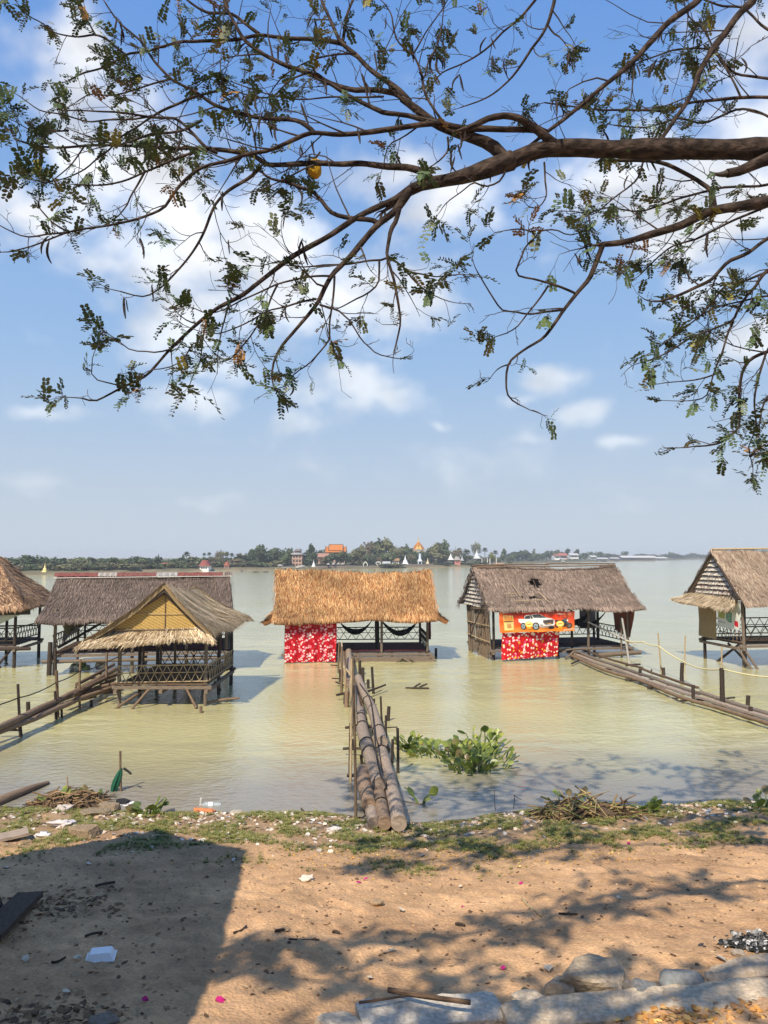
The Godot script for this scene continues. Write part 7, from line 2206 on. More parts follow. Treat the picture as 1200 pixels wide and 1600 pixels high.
	ft(1, 126, 505, 8.7, 7.7, 0, 0, 0, 12)
	ft(0, 147, 579, 7.2, 5.4, 0, 0, 0, 12)
	ft(2, 145, 558, 7.2, 6.7, 0, 0, 0, 12)
	ft(0, 149, 561, 6.6, 6.3, 1, 0, 0, 12)
	ft(2, 167, 617, 9.9, 6.8, 1, 0, 0, 12)
	ft(0, 157, 569, 9.1, 6.3, 0, 0, 1, 12)
	ft(0, 175, 625, 7.0, 5.3, 0, 1, 1, 12)
	ft(0, 182, 638, 10.9, 5.1, 0, 2, 1, 12)
	ft(0, 180, 624, 7.7, 5.6, 0, 3, 1, 12)
	ft(0, 179, 610, 9.9, 5.0, 0, 4, 1, 12)
	ft(2, 188, 627, 9.2, 6.9, 0, 0, 0, 13)
	ft(2, 189, 621, 8.5, 4.9, 0, 1, 0, 13)
	ft(0, 201, 648, 8.6, 7.1, 0, 0, 0, 13)
	ft(2, 199, 632, 8.8, 5.5, 1, 0, 0, 13)
	ft(2, 216, 673, 10.1, 5.1, 0, 2, 0, 13)
	ft(0, 232, 710, 11.6, 5.1, 0, 0, 1, 13)
	ft(0, 229, 693, 10.6, 4.9, 0, 1, 1, 13)
	ft(0, 237, 708, 8.2, 4.8, 0, 2, 1, 13)
	ft(2, 233, 685, 11.6, 5.7, 0, 0, 1, 13)
	ft(0, 234, 682, 9.4, 4.4, 0, 3, 1, 13)
	ft(0, 264, 760, 8.6, 4.5, 0, 4, 1, 13)
	ft(2, 271, 767, 8.0, 4.7, 1, 0, 1, 13)
	ft(2, 262, 733, 9.0, 6.3, 1, 1, 1, 13)
	ft(0, 256, 707, 7.4, 4.7, 0, 5, 1, 13)
	ft(2, 280, 764, 8.1, 5.7, 0, 1, 1, 13)
	ft(0, 284, 765, 8.4, 6.8, 1, 0, 0, 14)
	ft(0, 282, 751, 13.0, 6.4, 0, 0, 0, 14)
	ft(2, 286, 754, 12.0, 5.0, 0, 0, 0, 14)
	ft(2, 317, 827, 11.7, 5.4, 0, 1, 0, 14)
	ft(2, 319, 821, 11.4, 6.3, 0, 2, 0, 14)
	ft(2, 342, 867, 10.5, 6.1, 0, 3, 0, 14)
	ft(0, 338, 848, 11.4, 6.2, 0, 1, 0, 14)
	ft(0, 341, 845, 10.4, 4.9, 1, 1, 0, 14)
	ft(0, 355, 865, 14.4, 5.4, 1, 2, 0, 14)
	ft(2, 380, 916, 14.7, 6.0, 0, 0, 1, 14)
	ft(0, 402, 902, 14.6, 8.2, 0, 0, 1, 14)
	ft(0, 416, 912, 14.8, 8.2, 0, 1, 1, 14)
	ft(0, 428, 922, 15.0, 8.3, 0, 2, 1, 14)
	ft(0, 440, 931, 15.1, 11.4, 0, 3, 1, 14)
	ft(0, 455, 942, 15.3, 11.2, 0, 4, 1, 14)
	ft(0, 470, 954, 15.5, 11.3, 0, 5, 1, 14)
	ft(0, 485, 966, 15.7, 11.2, 0, 6, 1, 14)
	ft(0, 501, 978, 15.9, 11.8, 0, 7, 1, 14)
	stupa("small golden stupa on the low shore among dark trees", Vector3(-70.4, 0.3, -160.9), 2.3, 1.3, Color(0.75, 0.62, 0.28), "stupa")
	stupa("slim white stupa on the lake wall left of the thatched parasols", Vector3(-20.6, 0.6, -227.1), 2.4, 1.3, Color(0.72, 0.74, 0.75), "stupa")
	stupa("white stupa on its pale base left of the spired temple", Vector3(7, 0.8, -255.5), 3.6, 2.5, Color(0.74, 0.77, 0.82), "stupa")
	stupa("white stupa standing on a roof beside the red and white house", Vector3(24.1, 2.4, -280), 2.8, 2.1, Color(0.72, 0.74, 0.76), "stupa")
	stupa("tall pale grey stupa at the wooded point", Vector3(35.5, 2.8, -296.5), 3.8, 2.7, Color(0.60, 0.64, 0.66), "stupa")
	stupa("cream shrine with a pointed roof right of the temple", Vector3(14.9, 0.3, -264.3), 3.1, 2.0, Color(0.60, 0.52, 0.36), "shrine")
	stupa("tiny grey stupa behind the red and white house", Vector3(29, 2.1, -288), 2.1, 1.4, Color(0.45, 0.47, 0.48), "stupa")
	house("white_house", "white house with hipped red roof on the far shore", "house", Vector3(-46.4, 0.2, -201.5), 2.3, 3.5, 1.1, 1.5, Color(0.8, 0.8, 0.8), Color(0.34, 0.11, 0.10), 3, true)
	house("red_pavilion", "small red roofed pavilion in the trees right of the white house", "pavilion", Vector3(-42.6, 0.4, -210.3), 1.2, 1.6, 0.9, 1.0, Color(0.42, 0.26, 0.2), Color(0.40, 0.14, 0.09), 2, true)
	house("hidden_house", "house with red roof half hidden by shore trees", "house", Vector3(-57.4, 0.8, -203), 1.5, 3.0, 0.5, 0.8, Color(0.36, 0.28, 0.22), Color(0.45, 0.18, 0.12), 2, false)
	house("lake_pavilion", "tiny straw roofed pavilion low by the lake at the brick tower block", "pavilion", Vector3(-29.9, 0.3, -223.6), 1.3, 2.0, 0.7, 0.5, Color(0.5, 0.45, 0.36), Color(0.35, 0.33, 0.3), 1, true)
	house("gate_building", "cream gate building between the heart frame and the white stupa", "building", Vector3(3.7, 0.7, -251.5), 2.3, 3.0, 1.7, 0.7, Color(0.58, 0.55, 0.46), Color(0.42, 0.25, 0.14), 3, false)
	house("red_and_white_house", "small red and white temple house right of the temple", "building", Vector3(26.5, 1, -280.9), 2.1, 3.0, 1.4, 1.2, Color(0.50, 0.20, 0.17), Color(0.45, 0.42, 0.42), 2, true)
	house("tented_shed", "pale double roofed tent by the heart shaped frame", "tent", Vector3(0.2, 1, -247), 1.6, 3.0, 0.5, 0.6, Color(0.3, 0.3, 0.3), Color(0.55, 0.57, 0.58), 0, false)
	house("tented_shed", "second pale tent beside the double roofed tent", "tent", Vector3(1.4, 1, -249), 1.2, 3.0, 0.5, 0.6, Color(0.3, 0.3, 0.3), Color(0.52, 0.54, 0.55), 0, false)
	house("lake_house", "white house with brick red roof in the hazy lake village", "house", Vector3(95.7, 1.9, -431.9), 2.9, 8.0, 2.1, 0.9, Color(0.66, 0.66, 0.66), Color(0.38, 0.15, 0.11), 3, false)
	house("lake_house", "larger red roofed house in the middle of the hazy lake village", "house", Vector3(103.2, 2.1, -449.2), 4.1, 9.0, 1.9, 1.5, Color(0.5, 0.4, 0.35), Color(0.42, 0.16, 0.12), 3, false)
	house("lake_house", "long white roofed house behind the red roofs of the lake village", "house", Vector3(115.1, 2.4, -472), 5.1, 8.0, 1.9, 1.0, Color(0.66, 0.66, 0.66), Color(0.6, 0.6, 0.62), 4, false)
	house("lake_house", "low white house at the water below the lake village", "house", Vector3(99, 1.1, -432.2), 2.1, 6.0, 0.9, 0.5, Color(0.7, 0.7, 0.7), Color(0.6, 0.6, 0.6), 2, false)
	house("lake_shed", "white roofed shed right of the lake village", "shed", Vector3(131.3, 2, -489), 3.6, 8.0, 1.2, 0.8, Color(0.4, 0.42, 0.42), Color(0.62, 0.63, 0.64), 2, false)
	house("lake_shed", "wide low white roofed shed by the hazy water", "shed", Vector3(141.2, 1.1, -504.1), 6.7, 8.0, 0.8, 0.8, Color(0.4, 0.42, 0.42), Color(0.55, 0.57, 0.58), 3, false)
	house("lake_shed", "grey roofed boat shed left of the long warehouse", "shed", Vector3(156.2, 0.7, -527.8), 5.7, 8.0, 1.1, 1.1, Color(0.25, 0.25, 0.26), Color(0.38, 0.38, 0.39), 2, false)
	house("long_warehouse", "long low grey warehouse with white roof on the hazy shore", "warehouse", Vector3(188.4, 0.4, -578.7), 24.0, 14.0, 2.1, 1.4, Color(0.30, 0.27, 0.26), Color(0.62, 0.63, 0.64), 9, false)
	house("end_warehouse", "short white roofed building at the end of the long warehouse", "warehouse", Vector3(224.3, 0.6, -632.7), 9.4, 12.0, 1.3, 1.0, Color(0.45, 0.46, 0.46), Color(0.64, 0.65, 0.66), 4, false)
	var blk := thing("brick_block", "three storey pinkish brick block with grey roof on the far shore", "building", Vector3(-25.5, 0.6, -230.6), -0.15)
	var bw := 3.05
	var bh := 3.71
	box_part(blk, "wall", Vector3(0, bh / 2 - 0.3, 0), Vector3(bw, bh + 0.6, 3.2), Color(0.40, 0.25, 0.19))
	for fl in 3:
		box_part(blk, "floor_band", Vector3(0, bh * (fl + 0.95) / 3.0, 1.62), Vector3(bw * 1.04, 0.12, 0.1), Color(0.5, 0.42, 0.36))
		for wi in 3:
			box_part(blk, "window", Vector3(bw * (wi - 1) * 0.3, bh * (fl + 0.5) / 3.0, 1.62), Vector3(bw * 0.17, bh * 0.16, 0.08), Color(0.05, 0.05, 0.055))
	hip_roof(blk, "roof", bw * 1.25, 4.2, bh, bh * 0.14, 0.8, Color(0.40, 0.40, 0.41))
	var up := box_part(blk, "roof_room", Vector3(-bw * 0.1, bh * 1.22, -0.4), Vector3(bw * 0.6, bh * 0.2, 1.6), Color(0.33, 0.28, 0.27))
	hip_roof(blk, "upper_roof", bw * 0.75, 2.2, bh * 1.3, bh * 0.16, 0.5, Color(0.25, 0.23, 0.24))
	var hall := thing("orange_roofed_hall", "large temple hall whose tiered orange roof rises above the trees", "temple hall", Vector3(-15.3, 0.7, -247.5))
	var hw := 6.76
	var he := 4.39
	var ht := 6.78
	box_part(hall, "wall", Vector3(0, he / 2 - 0.3, 0), Vector3(hw * 0.96, he + 0.6, 5.0), Color(0.47, 0.33, 0.26))
	for k in 7: box_part(hall, "column", Vector3(hw * (k - 3) / 6.6, he / 2, 2.7), Vector3(0.35, he, 0.35), Color(0.55, 0.45, 0.36))
	gable_roof(hall, "lower_roof", hw * 1.0, 6.6, he, (ht - he) * 0.75, Color(0.56, 0.19, 0.05))
	gable_roof(hall, "upper_roof", hw * 0.68, 5.4, he + (ht - he) * 0.28, (ht - he) * 0.72, Color(0.60, 0.215, 0.055))
	for sx in [-1.0, 1.0]:
		for sc in [[1.0, 6.6, he, 0.75], [0.68, 5.4, he + (ht - he) * 0.28, 0.72]]:
			var rb := MB.new()
			rb.col = Color(0.12, 0.10, 0.06)
			rb.bar(Vector3(sx * hw * sc[0] * 0.5, sc[2] + 0.05, sc[1] * 0.5), Vector3(sx * hw * sc[0] * 0.485, sc[2] + (ht - he) * sc[3] + 0.08, 0), 0.22, 0.14)
			part("ridge_trim", rb, M["plain"], hall)
	var tp := MB.new()
	tp.col = Color(0.14, 0.11, 0.06)
	tp.bar(Vector3(-hw * 0.34, ht + 0.05, 0), Vector3(hw * 0.34, ht + 0.05, 0), 0.16, 0.16)
	part("ridge_trim", tp, M["plain"], hall)
	house("pink_annex", "pinkish annex roof below the orange roofed hall", "building", Vector3(-18.5, 0.9, -237.5), 3.1, 4.0, 2.7, 1.1, Color(0.45, 0.28, 0.22), Color(0.42, 0.24, 0.19), 3, false)
	var tem := thing("spired_temple", "open temple pavilion with steep orange tiered roof and tall spire", "temple", Vector3(12.2, 0.4, -274.4))
	var tw := 4.77
	var te := 4.98
	var tt := 10.42
	box_part(tem, "platform", Vector3(0, 0.1, 0), Vector3(tw * 1.1, 0.9, tw * 1.1), Color(0.5, 0.4, 0.33))
	for cx in [-0.42, -0.15, 0.15, 0.42]:
		for cz in [-0.42, 0.42]: box_part(tem, "column", Vector3(tw * cx, te / 2, tw * cz), Vector3(0.22, te, 0.22), Color(0.62, 0.58, 0.5))
	hip_roof(tem, "eave_roof", tw * 1.0, tw * 1.0, te, (tt - te) * 0.08, 0.8, Color(0.50, 0.36, 0.14))
	hip_roof(tem, "main_roof", tw * 0.98, tw * 0.98, te + (tt - te) * 0.13, (tt - te) * 0.3, 0.5, Color(0.52, 0.20, 0.055))
	hip_roof(tem, "upper_roof", tw * 0.56, tw * 0.56, te + (tt - te) * 0.40, (tt - te) * 0.22, 0.3, Color(0.55, 0.23, 0.06))
	var ts := MB.new()
	ts.col = Color(0.48, 0.36, 0.17)
	ts.lathe([Vector2(tw * 0.1, te + (tt - te) * 0.6), Vector2(tw * 0.06, te + (tt - te) * 0.72), Vector2(tw * 0.03, te + (tt - te) * 0.8), Vector2(0.02, tt)], 8)
	part("spire", ts, M["plain"], tem)
	for gx in [-1.0, 1.0]:
		var gm := MB.new()
		gm.col = Color(0.58, 0.40, 0.13)
		gm.tri(Vector3(gx * tw * 0.1 - tw * 0.16, te + (tt - te) * 0.14, tw * 0.5), Vector3(gx * tw * 0.1 + tw * 0.16, te + (tt - te) * 0.14, tw * 0.5), Vector3(gx * tw * 0.1, te + (tt - te) * 0.42, tw * 0.42))
		part("gable", gm, M["plain"], tem)
	var mon := thing("pale_blue_monument", "slim pale blue and white tower standing in front of the spired temple", "monument", Vector3(12.1, 0.6, -261))
	var mh := 4.09
	var mw := 1.51
	for lg in [-1.0, 1.0]: box_part(mon, "leg", Vector3(lg * mw * 0.35, mh * 0.17, 0), Vector3(mw * 0.22, mh * 0.36, mw * 0.5), Color(0.55, 0.65, 0.78))
	var mb := MB.new()
	mb.col = Color(0.60, 0.68, 0.8)
	mb.lathe([Vector2(mw * 0.6, mh * 0.35), Vector2(mw * 0.55, mh * 0.4), Vector2(mw * 0.3, mh * 0.55), Vector2(mw * 0.26, mh * 0.9), Vector2(mw * 0.34, mh * 0.92), Vector2(0.01, mh)], 8)
	part("shaft", mb, M["plain"], mon)
	var ps0 := thing("thatched_parasol", "leftmost thatched parasol in the row on the lake wall", "parasol", Vector3(-16.3, 0.6, -227.1), 0.0, "thatched parasols on the far lake wall")
	pole(ps0, "pole", Vector3.ZERO, Vector3(0, 1.18, 0), 0.07, "wood_dark", 0.0, 5)
	var pc0 := MB.new()
	pc0.col = Color(0.30, 0.285, 0.27)
	pc0.lathe([Vector2(0.64, 0.76), Vector2(0.02, 1.31)], 10)
	part("canopy", pc0, M["plain"], ps0)
	var ps1 := thing("thatched_parasol", "second thatched parasol in the row on the lake wall", "parasol", Vector3(-14.9, 0.6, -228.9), 0.0, "thatched parasols on the far lake wall")
	pole(ps1, "pole", Vector3.ZERO, Vector3(0, 1.19, 0), 0.07, "wood_dark", 0.0, 5)
	var pc1 := MB.new()
	pc1.col = Color(0.30, 0.285, 0.27)
	pc1.lathe([Vector2(0.64, 0.77), Vector2(0.02, 1.32)], 10)
	part("canopy", pc1, M["plain"], ps1)
	var ps2 := thing("thatched_parasol", "third thatched parasol in the row on the lake wall", "parasol", Vector3(-13.6, 0.6, -230.6), 0.0, "thatched parasols on the far lake wall")
	pole(ps2, "pole", Vector3.ZERO, Vector3(0, 1.20, 0), 0.07, "wood_dark", 0.0, 5)
	var pc2 := MB.new()
	pc2.col = Color(0.30, 0.285, 0.27)
	pc2.lathe([Vector2(0.65, 0.77), Vector2(0.02, 1.33)], 10)
	part("canopy", pc2, M["plain"], ps2)
	var ps3 := thing("thatched_parasol", "rightmost thatched parasol in the row on the lake wall", "parasol", Vector3(-12.4, 0.6, -232.2), 0.0, "thatched parasols on the far lake wall")
	pole(ps3, "pole", Vector3.ZERO, Vector3(0, 1.21, 0), 0.07, "wood_dark", 0.0, 5)
	var pc3 := MB.new()
	pc3.col = Color(0.30, 0.285, 0.27)
	pc3.lathe([Vector2(0.65, 0.78), Vector2(0.02, 1.34)], 10)
	part("canopy", pc3, M["plain"], ps3)
	var lw0 := MB.new()
	lw0.col = Color(0.42, 0.33, 0.27)
	lw0.bar(Vector3(-20, 0.6, -224.6), Vector3(-8.5, 0.6, -234.8), 0.5, 0.80)
	tag(part("lake_wall", lw0, M["matte"]), "pinkish lake wall below the thatched parasols", "wall")
	var lw1 := MB.new()
	lw1.col = Color(0.52, 0.45, 0.38)
	lw1.bar(Vector3(-8.5, 0.4, -234.8), Vector3(0, 0.4, -243.9), 0.5, 0.80)
	tag(part("lake_wall", lw1, M["matte"]), "pale lake wall below the white frames", "wall")
	var lw2 := MB.new()
	lw2.col = Color(0.48, 0.36, 0.29)
	lw2.bar(Vector3(8.4, 0.6, -254.7), Vector3(16.6, 0.6, -264.7), 0.5, 1.18)
	tag(part("lake_wall", lw2, M["matte"]), "pinkish lake wall in front of the spired temple", "wall")
	var lw3 := MB.new()
	lw3.col = Color(0.55, 0.47, 0.38)
	lw3.bar(Vector3(2.5, 0.6, -247.1), Vector3(8.6, 0.6, -255), 0.5, 0.89)
	tag(part("lake_wall", lw3, M["matte"]), "cream lake wall below the white stupa", "wall")
	var lw4 := MB.new()
	lw4.col = Color(0.36, 0.35, 0.32)
	lw4.bar(Vector3(-29.5, 0.4, -222.8), Vector3(-22.1, 0.4, -222.8), 0.5, 0.80)
	tag(part("lake_wall", lw4, M["matte"]), "grey stone quay below the brick tower block", "wall")
	var lw5 := MB.new()
	lw5.col = Color(0.55, 0.54, 0.52)
	lw5.bar(Vector3(-24.3, 0.8, -222.8), Vector3(-22.8, 0.8, -222.8), 0.5, 0.80)
	tag(part("lake_wall", lw5, M["matte"]), "whitish wall piece beside the brick tower block", "wall")
	var md0 := MB.new()
	md0.col = Color(0.46, 0.29, 0.19)
	rock_into(md0, Vector3(45.5, -0.3, -309.5), Vector3(4.1, 1.5, 3.0), 3, 1, 0.3)
	tag(part("earth_mound", md0, M["matte"]), "bare reddish earth bank at the end of the near peninsula", "mound", "", "structure")
	var md1 := MB.new()
	md1.col = Color(0.5, 0.45, 0.38)
	rock_into(md1, Vector3(-24.4, 0.5, -223.6), Vector3(1.3, 0.6, 3.0), 4, 1, 0.3)
	tag(part("earth_mound", md1, M["matte"]), "pale rubble heap in front of the brick tower block", "mound", "", "structure")
	var wp0 := MB.new()
	wp0.col = Color(0.66, 0.66, 0.64)
	wp0.rod(Vector3(37.17, 0.61, -293.92), Vector3(37.17, 3.03, -293.92), 0.16, 0.14)
	tag(part("white_post", wp0, M["plain"]), "first slim white post on the reddish bank", "post", "white posts on the peninsula tip")
	var wp1 := MB.new()
	wp1.col = Color(0.66, 0.66, 0.64)
	wp1.rod(Vector3(39.78, 0.56, -298.01), Vector3(39.78, 3.02, -298.01), 0.16, 0.14)
	tag(part("white_post", wp1, M["plain"]), "second slim white post on the reddish bank", "post", "white posts on the peninsula tip")
	var wp2 := MB.new()
	wp2.col = Color(0.66, 0.66, 0.64)
	wp2.rod(Vector3(41.13, 0.53, -300.72), Vector3(41.13, 3.01, -300.72), 0.16, 0.14)
	tag(part("white_post", wp2, M["plain"]), "third slim white post on the reddish bank", "post", "white posts on the peninsula tip")
	var wp3 := MB.new()
	wp3.col = Color(0.66, 0.66, 0.64)
	wp3.rod(Vector3(44.64, 0.45, -307.73), Vector3(44.64, 2.98, -307.73), 0.16, 0.14)
	tag(part("white_post", wp3, M["plain"]), "fourth slim white post on the reddish bank", "post", "white posts on the peninsula tip")
	var hf := MB.new()
	hf.col = Color(0.68, 0.66, 0.58)
	hf.rod(Vector3(-6.3, 0.76, -238.13), Vector3(-6.36, 1.25, -238.13), 0.15, 0.15, 5)
	hf.rod(Vector3(-6.36, 1.25, -238.13), Vector3(-5.71, 2.14, -238.13), 0.15, 0.15, 5)
	hf.rod(Vector3(-5.71, 2.14, -238.13), Vector3(-5.06, 1.25, -238.13), 0.15, 0.15, 5)
	hf.rod(Vector3(-5.06, 1.25, -238.13), Vector3(-5.12, 0.76, -238.13), 0.15, 0.15, 5)
	tag(part("photo_frame", hf, M["plain"]), "white house shaped frame standing on the lake wall", "frame")
	var ht2 := MB.new()
	ht2.col = Color(0.68, 0.66, 0.62)
	var heart := PackedVector3Array()
	var hr := PackedFloat32Array()
	for k in 25:
		var a := TAU * k / 24
		heart.push_back(Vector3(-1.8, 1.47, -242.43) + Vector3(16.0 * pow(sin(a), 3), 13.0 * cos(a) - 5.0 * cos(2 * a) - 2.0 * cos(3 * a) - cos(4 * a), 0) * 0.0442)
		hr.push_back(0.14)
	ht2.tube(heart, hr, 5)
	tag(part("photo_frame", ht2, M["plain"]), "white heart shaped frame standing on the lake wall", "frame")
	var bt0 := MB.new()
	bt0.col = Color(0.05, 0.045, 0.04)
	bt0.tube(PackedVector3Array([Vector3(-31.03, 0, -182.45), Vector3(-30.57, 0.04, -182.45), Vector3(-29.67, 0.04, -182.45), Vector3(-29.22, 0, -182.45)]), PackedFloat32Array([0.05, 0.22, 0.22, 0.06]), 6)
	tag(part("floating_raft", bt0, M["plain"]), "first dark raft floating off the wooded shore", "raft")
	var bt1 := MB.new()
	bt1.col = Color(0.05, 0.045, 0.04)
	bt1.tube(PackedVector3Array([Vector3(-29.05, 0, -185.24), Vector3(-28.67, 0.04, -185.24), Vector3(-27.91, 0.04, -185.24), Vector3(-27.52, 0, -185.24)]), PackedFloat32Array([0.05, 0.22, 0.22, 0.06]), 6)
	tag(part("floating_raft", bt1, M["plain"]), "second dark raft floating off the wooded shore", "raft")
	var bt2 := MB.new()
	bt2.col = Color(0.05, 0.045, 0.04)
	bt2.tube(PackedVector3Array([Vector3(-35.9, 0, -194.12), Vector3(-35.74, 0.04, -194.12), Vector3(-35.42, 0.04, -194.12), Vector3(-35.26, 0, -194.12)]), PackedFloat32Array([0.05, 0.22, 0.22, 0.06]), 6)
	tag(part("floating_raft", bt2, M["plain"]), "small dark floating clump by the two rafts", "raft")
	var bt3 := MB.new()
	bt3.col = Color(0.05, 0.045, 0.04)
	bt3.tube(PackedVector3Array([Vector3(231.9, 0, -570.5), Vector3(233.19, 0.04, -570.5), Vector3(235.78, 0.04, -570.5), Vector3(237.08, 0, -570.5)]), PackedFloat32Array([0.05, 0.22, 0.22, 0.06]), 6)
	tag(part("boat", bt3, M["plain"]), "low dark boat by the far hazy shore beside the stilt hut", "boat")

# ---------------------------------------------------------------- the overhanging tree
var limbs := []
var leaf_where := []
var leaf_tint := []
var pod_spots := []

func limb(t: Node3D, called: String, pts: PackedVector3Array, r0: float, r1: float, td := 3.0, lp := 0.3, from := 0.2) -> void:
	var b := MB.new()
	b.col = shade(Color.WHITE, rnd(0.85, 1.1))
	var cv := Curve3D.new()
	for i in pts.size():
		var d := (pts[mini(i + 1, pts.size() - 1)] - pts[maxi(i - 1, 0)]) * 0.17
		cv.add_point(pts[i], -d, d)
	var l := cv.get_baked_length()
	var n := maxi(5, int(l / maxf(0.06, minf(0.14, r0 * 1.5))))
	var p := PackedVector3Array()
	var r := PackedFloat32Array()
	for i in n + 1:
		var k := float(i) / n
		var s := k * l
		var rr := lerpf(r0, r1, pow(k, 0.9))
		var at := cv.sample_baked(s, true)
		at += Vector3(noise.get_noise_2d(s * 70, pts[0].x * 90), noise.get_noise_2d(s * 70 + 500, pts[0].y * 90), noise.get_noise_2d(s * 70 + 900, pts[0].z * 90)) * minf(0.05, 0.018 + rr * 0.3) * sin(PI * k)
		rr *= 1.0 + 0.16 * noise.get_noise_2d(s * 150, pts[0].y * 200) + (0.10 * noise.get_noise_2d(s * 420, pts[0].x * 200) if r0 > 0.03 else 0.0)
		p.push_back(at); r.push_back(maxf(rr, 0.0025))
	b.tube(p, r, 12 if r0 > 0.06 else 8 if r0 > 0.02 else 6)
	part(called, b, M["bark"], t)
	limbs.push_back([p, r, l, td, lp, from])

func leaf_mesh(pairs: int, curl: float, wide: float) -> ArrayMesh:
	# a feathered leaf: a midrib along +y with nine pairs of oval leaflets
	var b := MB.new()
	b.col = Color(1, 1, 1)
	for k in pairs:
		var y := 0.14 + 0.86 * k / (pairs - 1.0)
		var s := 1.75 / (pairs + 1.0) * (0.75 + 0.5 * sin(PI * (k + 1.5) / (pairs + 1.5))) * (0.9 + 0.1 * ((k * 5) % 3))
		for sg in [-1.0, 1.0]:
			var base := Vector3(0.10 * y * y, y, -curl * y * y)
			var d := Vector3(sg * (0.84 - 0.05 * (k % 2)), 0.5 + 0.07 * ((k + int(sg)) % 3), -0.3 + 0.22 * ((k * 2 + int(sg)) % 3)).normalized()
			var w := Vector3(-d.y, d.x, 0).normalized() * s * wide
			var nn := Vector3(sg * 0.15, 0.1 * (k % 2), 1).normalized()
			b.col = shade(Color.WHITE, 0.8 + 0.13 * ((k * 2 + int(sg)) % 4))
			var q := b.v.size()
			b.vert(base, nn, Vector2.ZERO); b.vert(base + d * s * 0.4 + w, nn, Vector2.ZERO); b.vert(base + d * s * 0.4 - w, nn, Vector2.ZERO)
			b.vert(base + d * s * 0.8 + w * 0.8, nn, Vector2.ZERO); b.vert(base + d * s * 0.8 - w * 0.8, nn, Vector2.ZERO); b.vert(base + d * s, nn, Vector2.ZERO)
			b.face(q, q + 1, q + 2); b.face(q + 1, q + 3, q + 4); b.face(q + 1, q + 4, q + 2); b.face(q + 3, q + 5, q + 4)
	var m := 0.006
	b.col = Color(0.8, 0.7, 0.5)
	for k in 3:
		var y0 := k / 3.0
		var y1 := (k + 1) / 3.0
		b.quad(Vector3(0.1 * y0 * y0 - m, y0, -curl * y0 * y0), Vector3(0.1 * y0 * y0 + m, y0, -curl * y0 * y0), Vector3(0.1 * y1 * y1 + m, y1, -curl * y1 * y1), Vector3(0.1 * y1 * y1 - m, y1, -curl * y1 * y1))
	return b.mesh()

func leaf_spray(tip: Vector3, dir: Vector3, n: int, big := 1.0) -> void:
	var yellow := rng.randf()
	for k in n:
		var d := (dir * 0.75 + jig(0.85) + Vector3(0, -0.06, 0)).normalized()
		var side := d.cross(Vector3.UP + jig(0.35)).normalized()
		var f := side.cross(d).normalized()
		var s := rnd(0.08, 0.16) * big
		leaf_where.push_back(Transform3D(Basis(side * s, d * s, f * s), tip - dir * rnd(0.0, 0.12)))
		var c := Color(0.055, 0.082, 0.036)
		if yellow < 0.03: c = Color(0.19, 0.10, 0.03)
		elif yellow < 0.12: c = Color(0.17, 0.15, 0.035)
		elif yellow < 0.3: c = Color(0.10, 0.115, 0.06)
		elif yellow < 0.5: c = Color(0.075, 0.105, 0.035)
		leaf_tint.push_back(shade(c, rnd(0.9, 1.7)))

func twig(b: MB, p0: Vector3, dir: Vector3, ln: float, r: float, level: int, lp: float) -> void:
	var n := 5
	var pts := PackedVector3Array([p0])
	var rad := PackedFloat32Array([r])
	var d := dir.normalized()
	var p := p0
	var curl := jig(0.28) + Vector3(0, rnd(-0.04, 0.14), 0)
	for i in n:
		d = (d + curl * 0.6 + jig(0.16)).normalized()
		p += d * ln / n
		pts.push_back(p); rad.push_back(lerpf(r, 0.0022, (i + 1.0) / n))
		if level < 2 and i > 0 and rng.randf() < (0.62 if level == 0 else 0.4):
			var q := (d * 0.75 + d.cross(jig(1.0)).normalized() * rnd(0.5, 0.9) + Vector3(0, 0.02, 0)).normalized()
			twig(b, p, q, ln * rnd(0.3, 0.6), rad[i + 1] * 0.75, level + 1, lp)
		if rng.randf() < 0.022 and level < 2: pod_spots.push_back(p)
		if lp > 0.42 and rng.randf() < lp * 0.06: leaf_spray(p, (d + jig(0.7)).normalized(), 1)
	b.tube(pts, rad, 4 if level < 2 else 3, false)
	if rng.randf() < lp * 0.46: leaf_spray(p, d, 2 + rng.randi() % 3, 1.5 if lp > 0.7 else 1.0)

func grow_twigs(t: Node3D, called: String, list: Array) -> void:
	var b := MB.new()
	b.col = Color(1, 1, 1)
	for lb in list:
		var p: PackedVector3Array = lb[0]
		var r: PackedFloat32Array = lb[1]
		var l: float = lb[2]
		var n := p.size() - 1
		var count := int(l * lb[3] * 1.9 * (1.0 - lb[5]))
		var turn := rnd(0, TAU)
		for k in count:
			var f: float = lerpf(lb[5], 0.98, (k + rnd(0.1, 0.9)) / count)
			var i := clampi(int(f * n), 0, n - 1)
			var at := p[i].lerp(p[i + 1], f * n - i)
			var d := (p[i + 1] - p[i]).normalized()
			turn += 2.4 + rnd(-0.5, 0.5)
			var side := d.cross(Vector3.UP)
			side = Vector3.RIGHT if side.length() < 0.05 else side.normalized()
			var up := side.cross(d)
			var o := (side * cos(turn) * 0.75 + up * sin(turn) + Vector3(0, 0.12, 0)).normalized()
			twig(b, at, d * rnd(0.5, 0.9) + o * rnd(0.55, 0.9), rnd(0.25, 0.85) * lerpf(1.1, 0.5, f) * clampf(r[i] / 0.016, 0.5, 1.15), minf(r[i] * 0.5, rnd(0.005, 0.0105)), 0, lb[4])
		# the branch runs out into a fine tip
		var e := (p[n] - p[n - 1]).normalized()
		twig(b, p[n], e, rnd(0.12, 0.28), maxf(r[n] * 0.8, 0.004), 0, lb[4] + 0.15)
	part(called, b, M["twig"], t).set_meta("kind", "stuff")

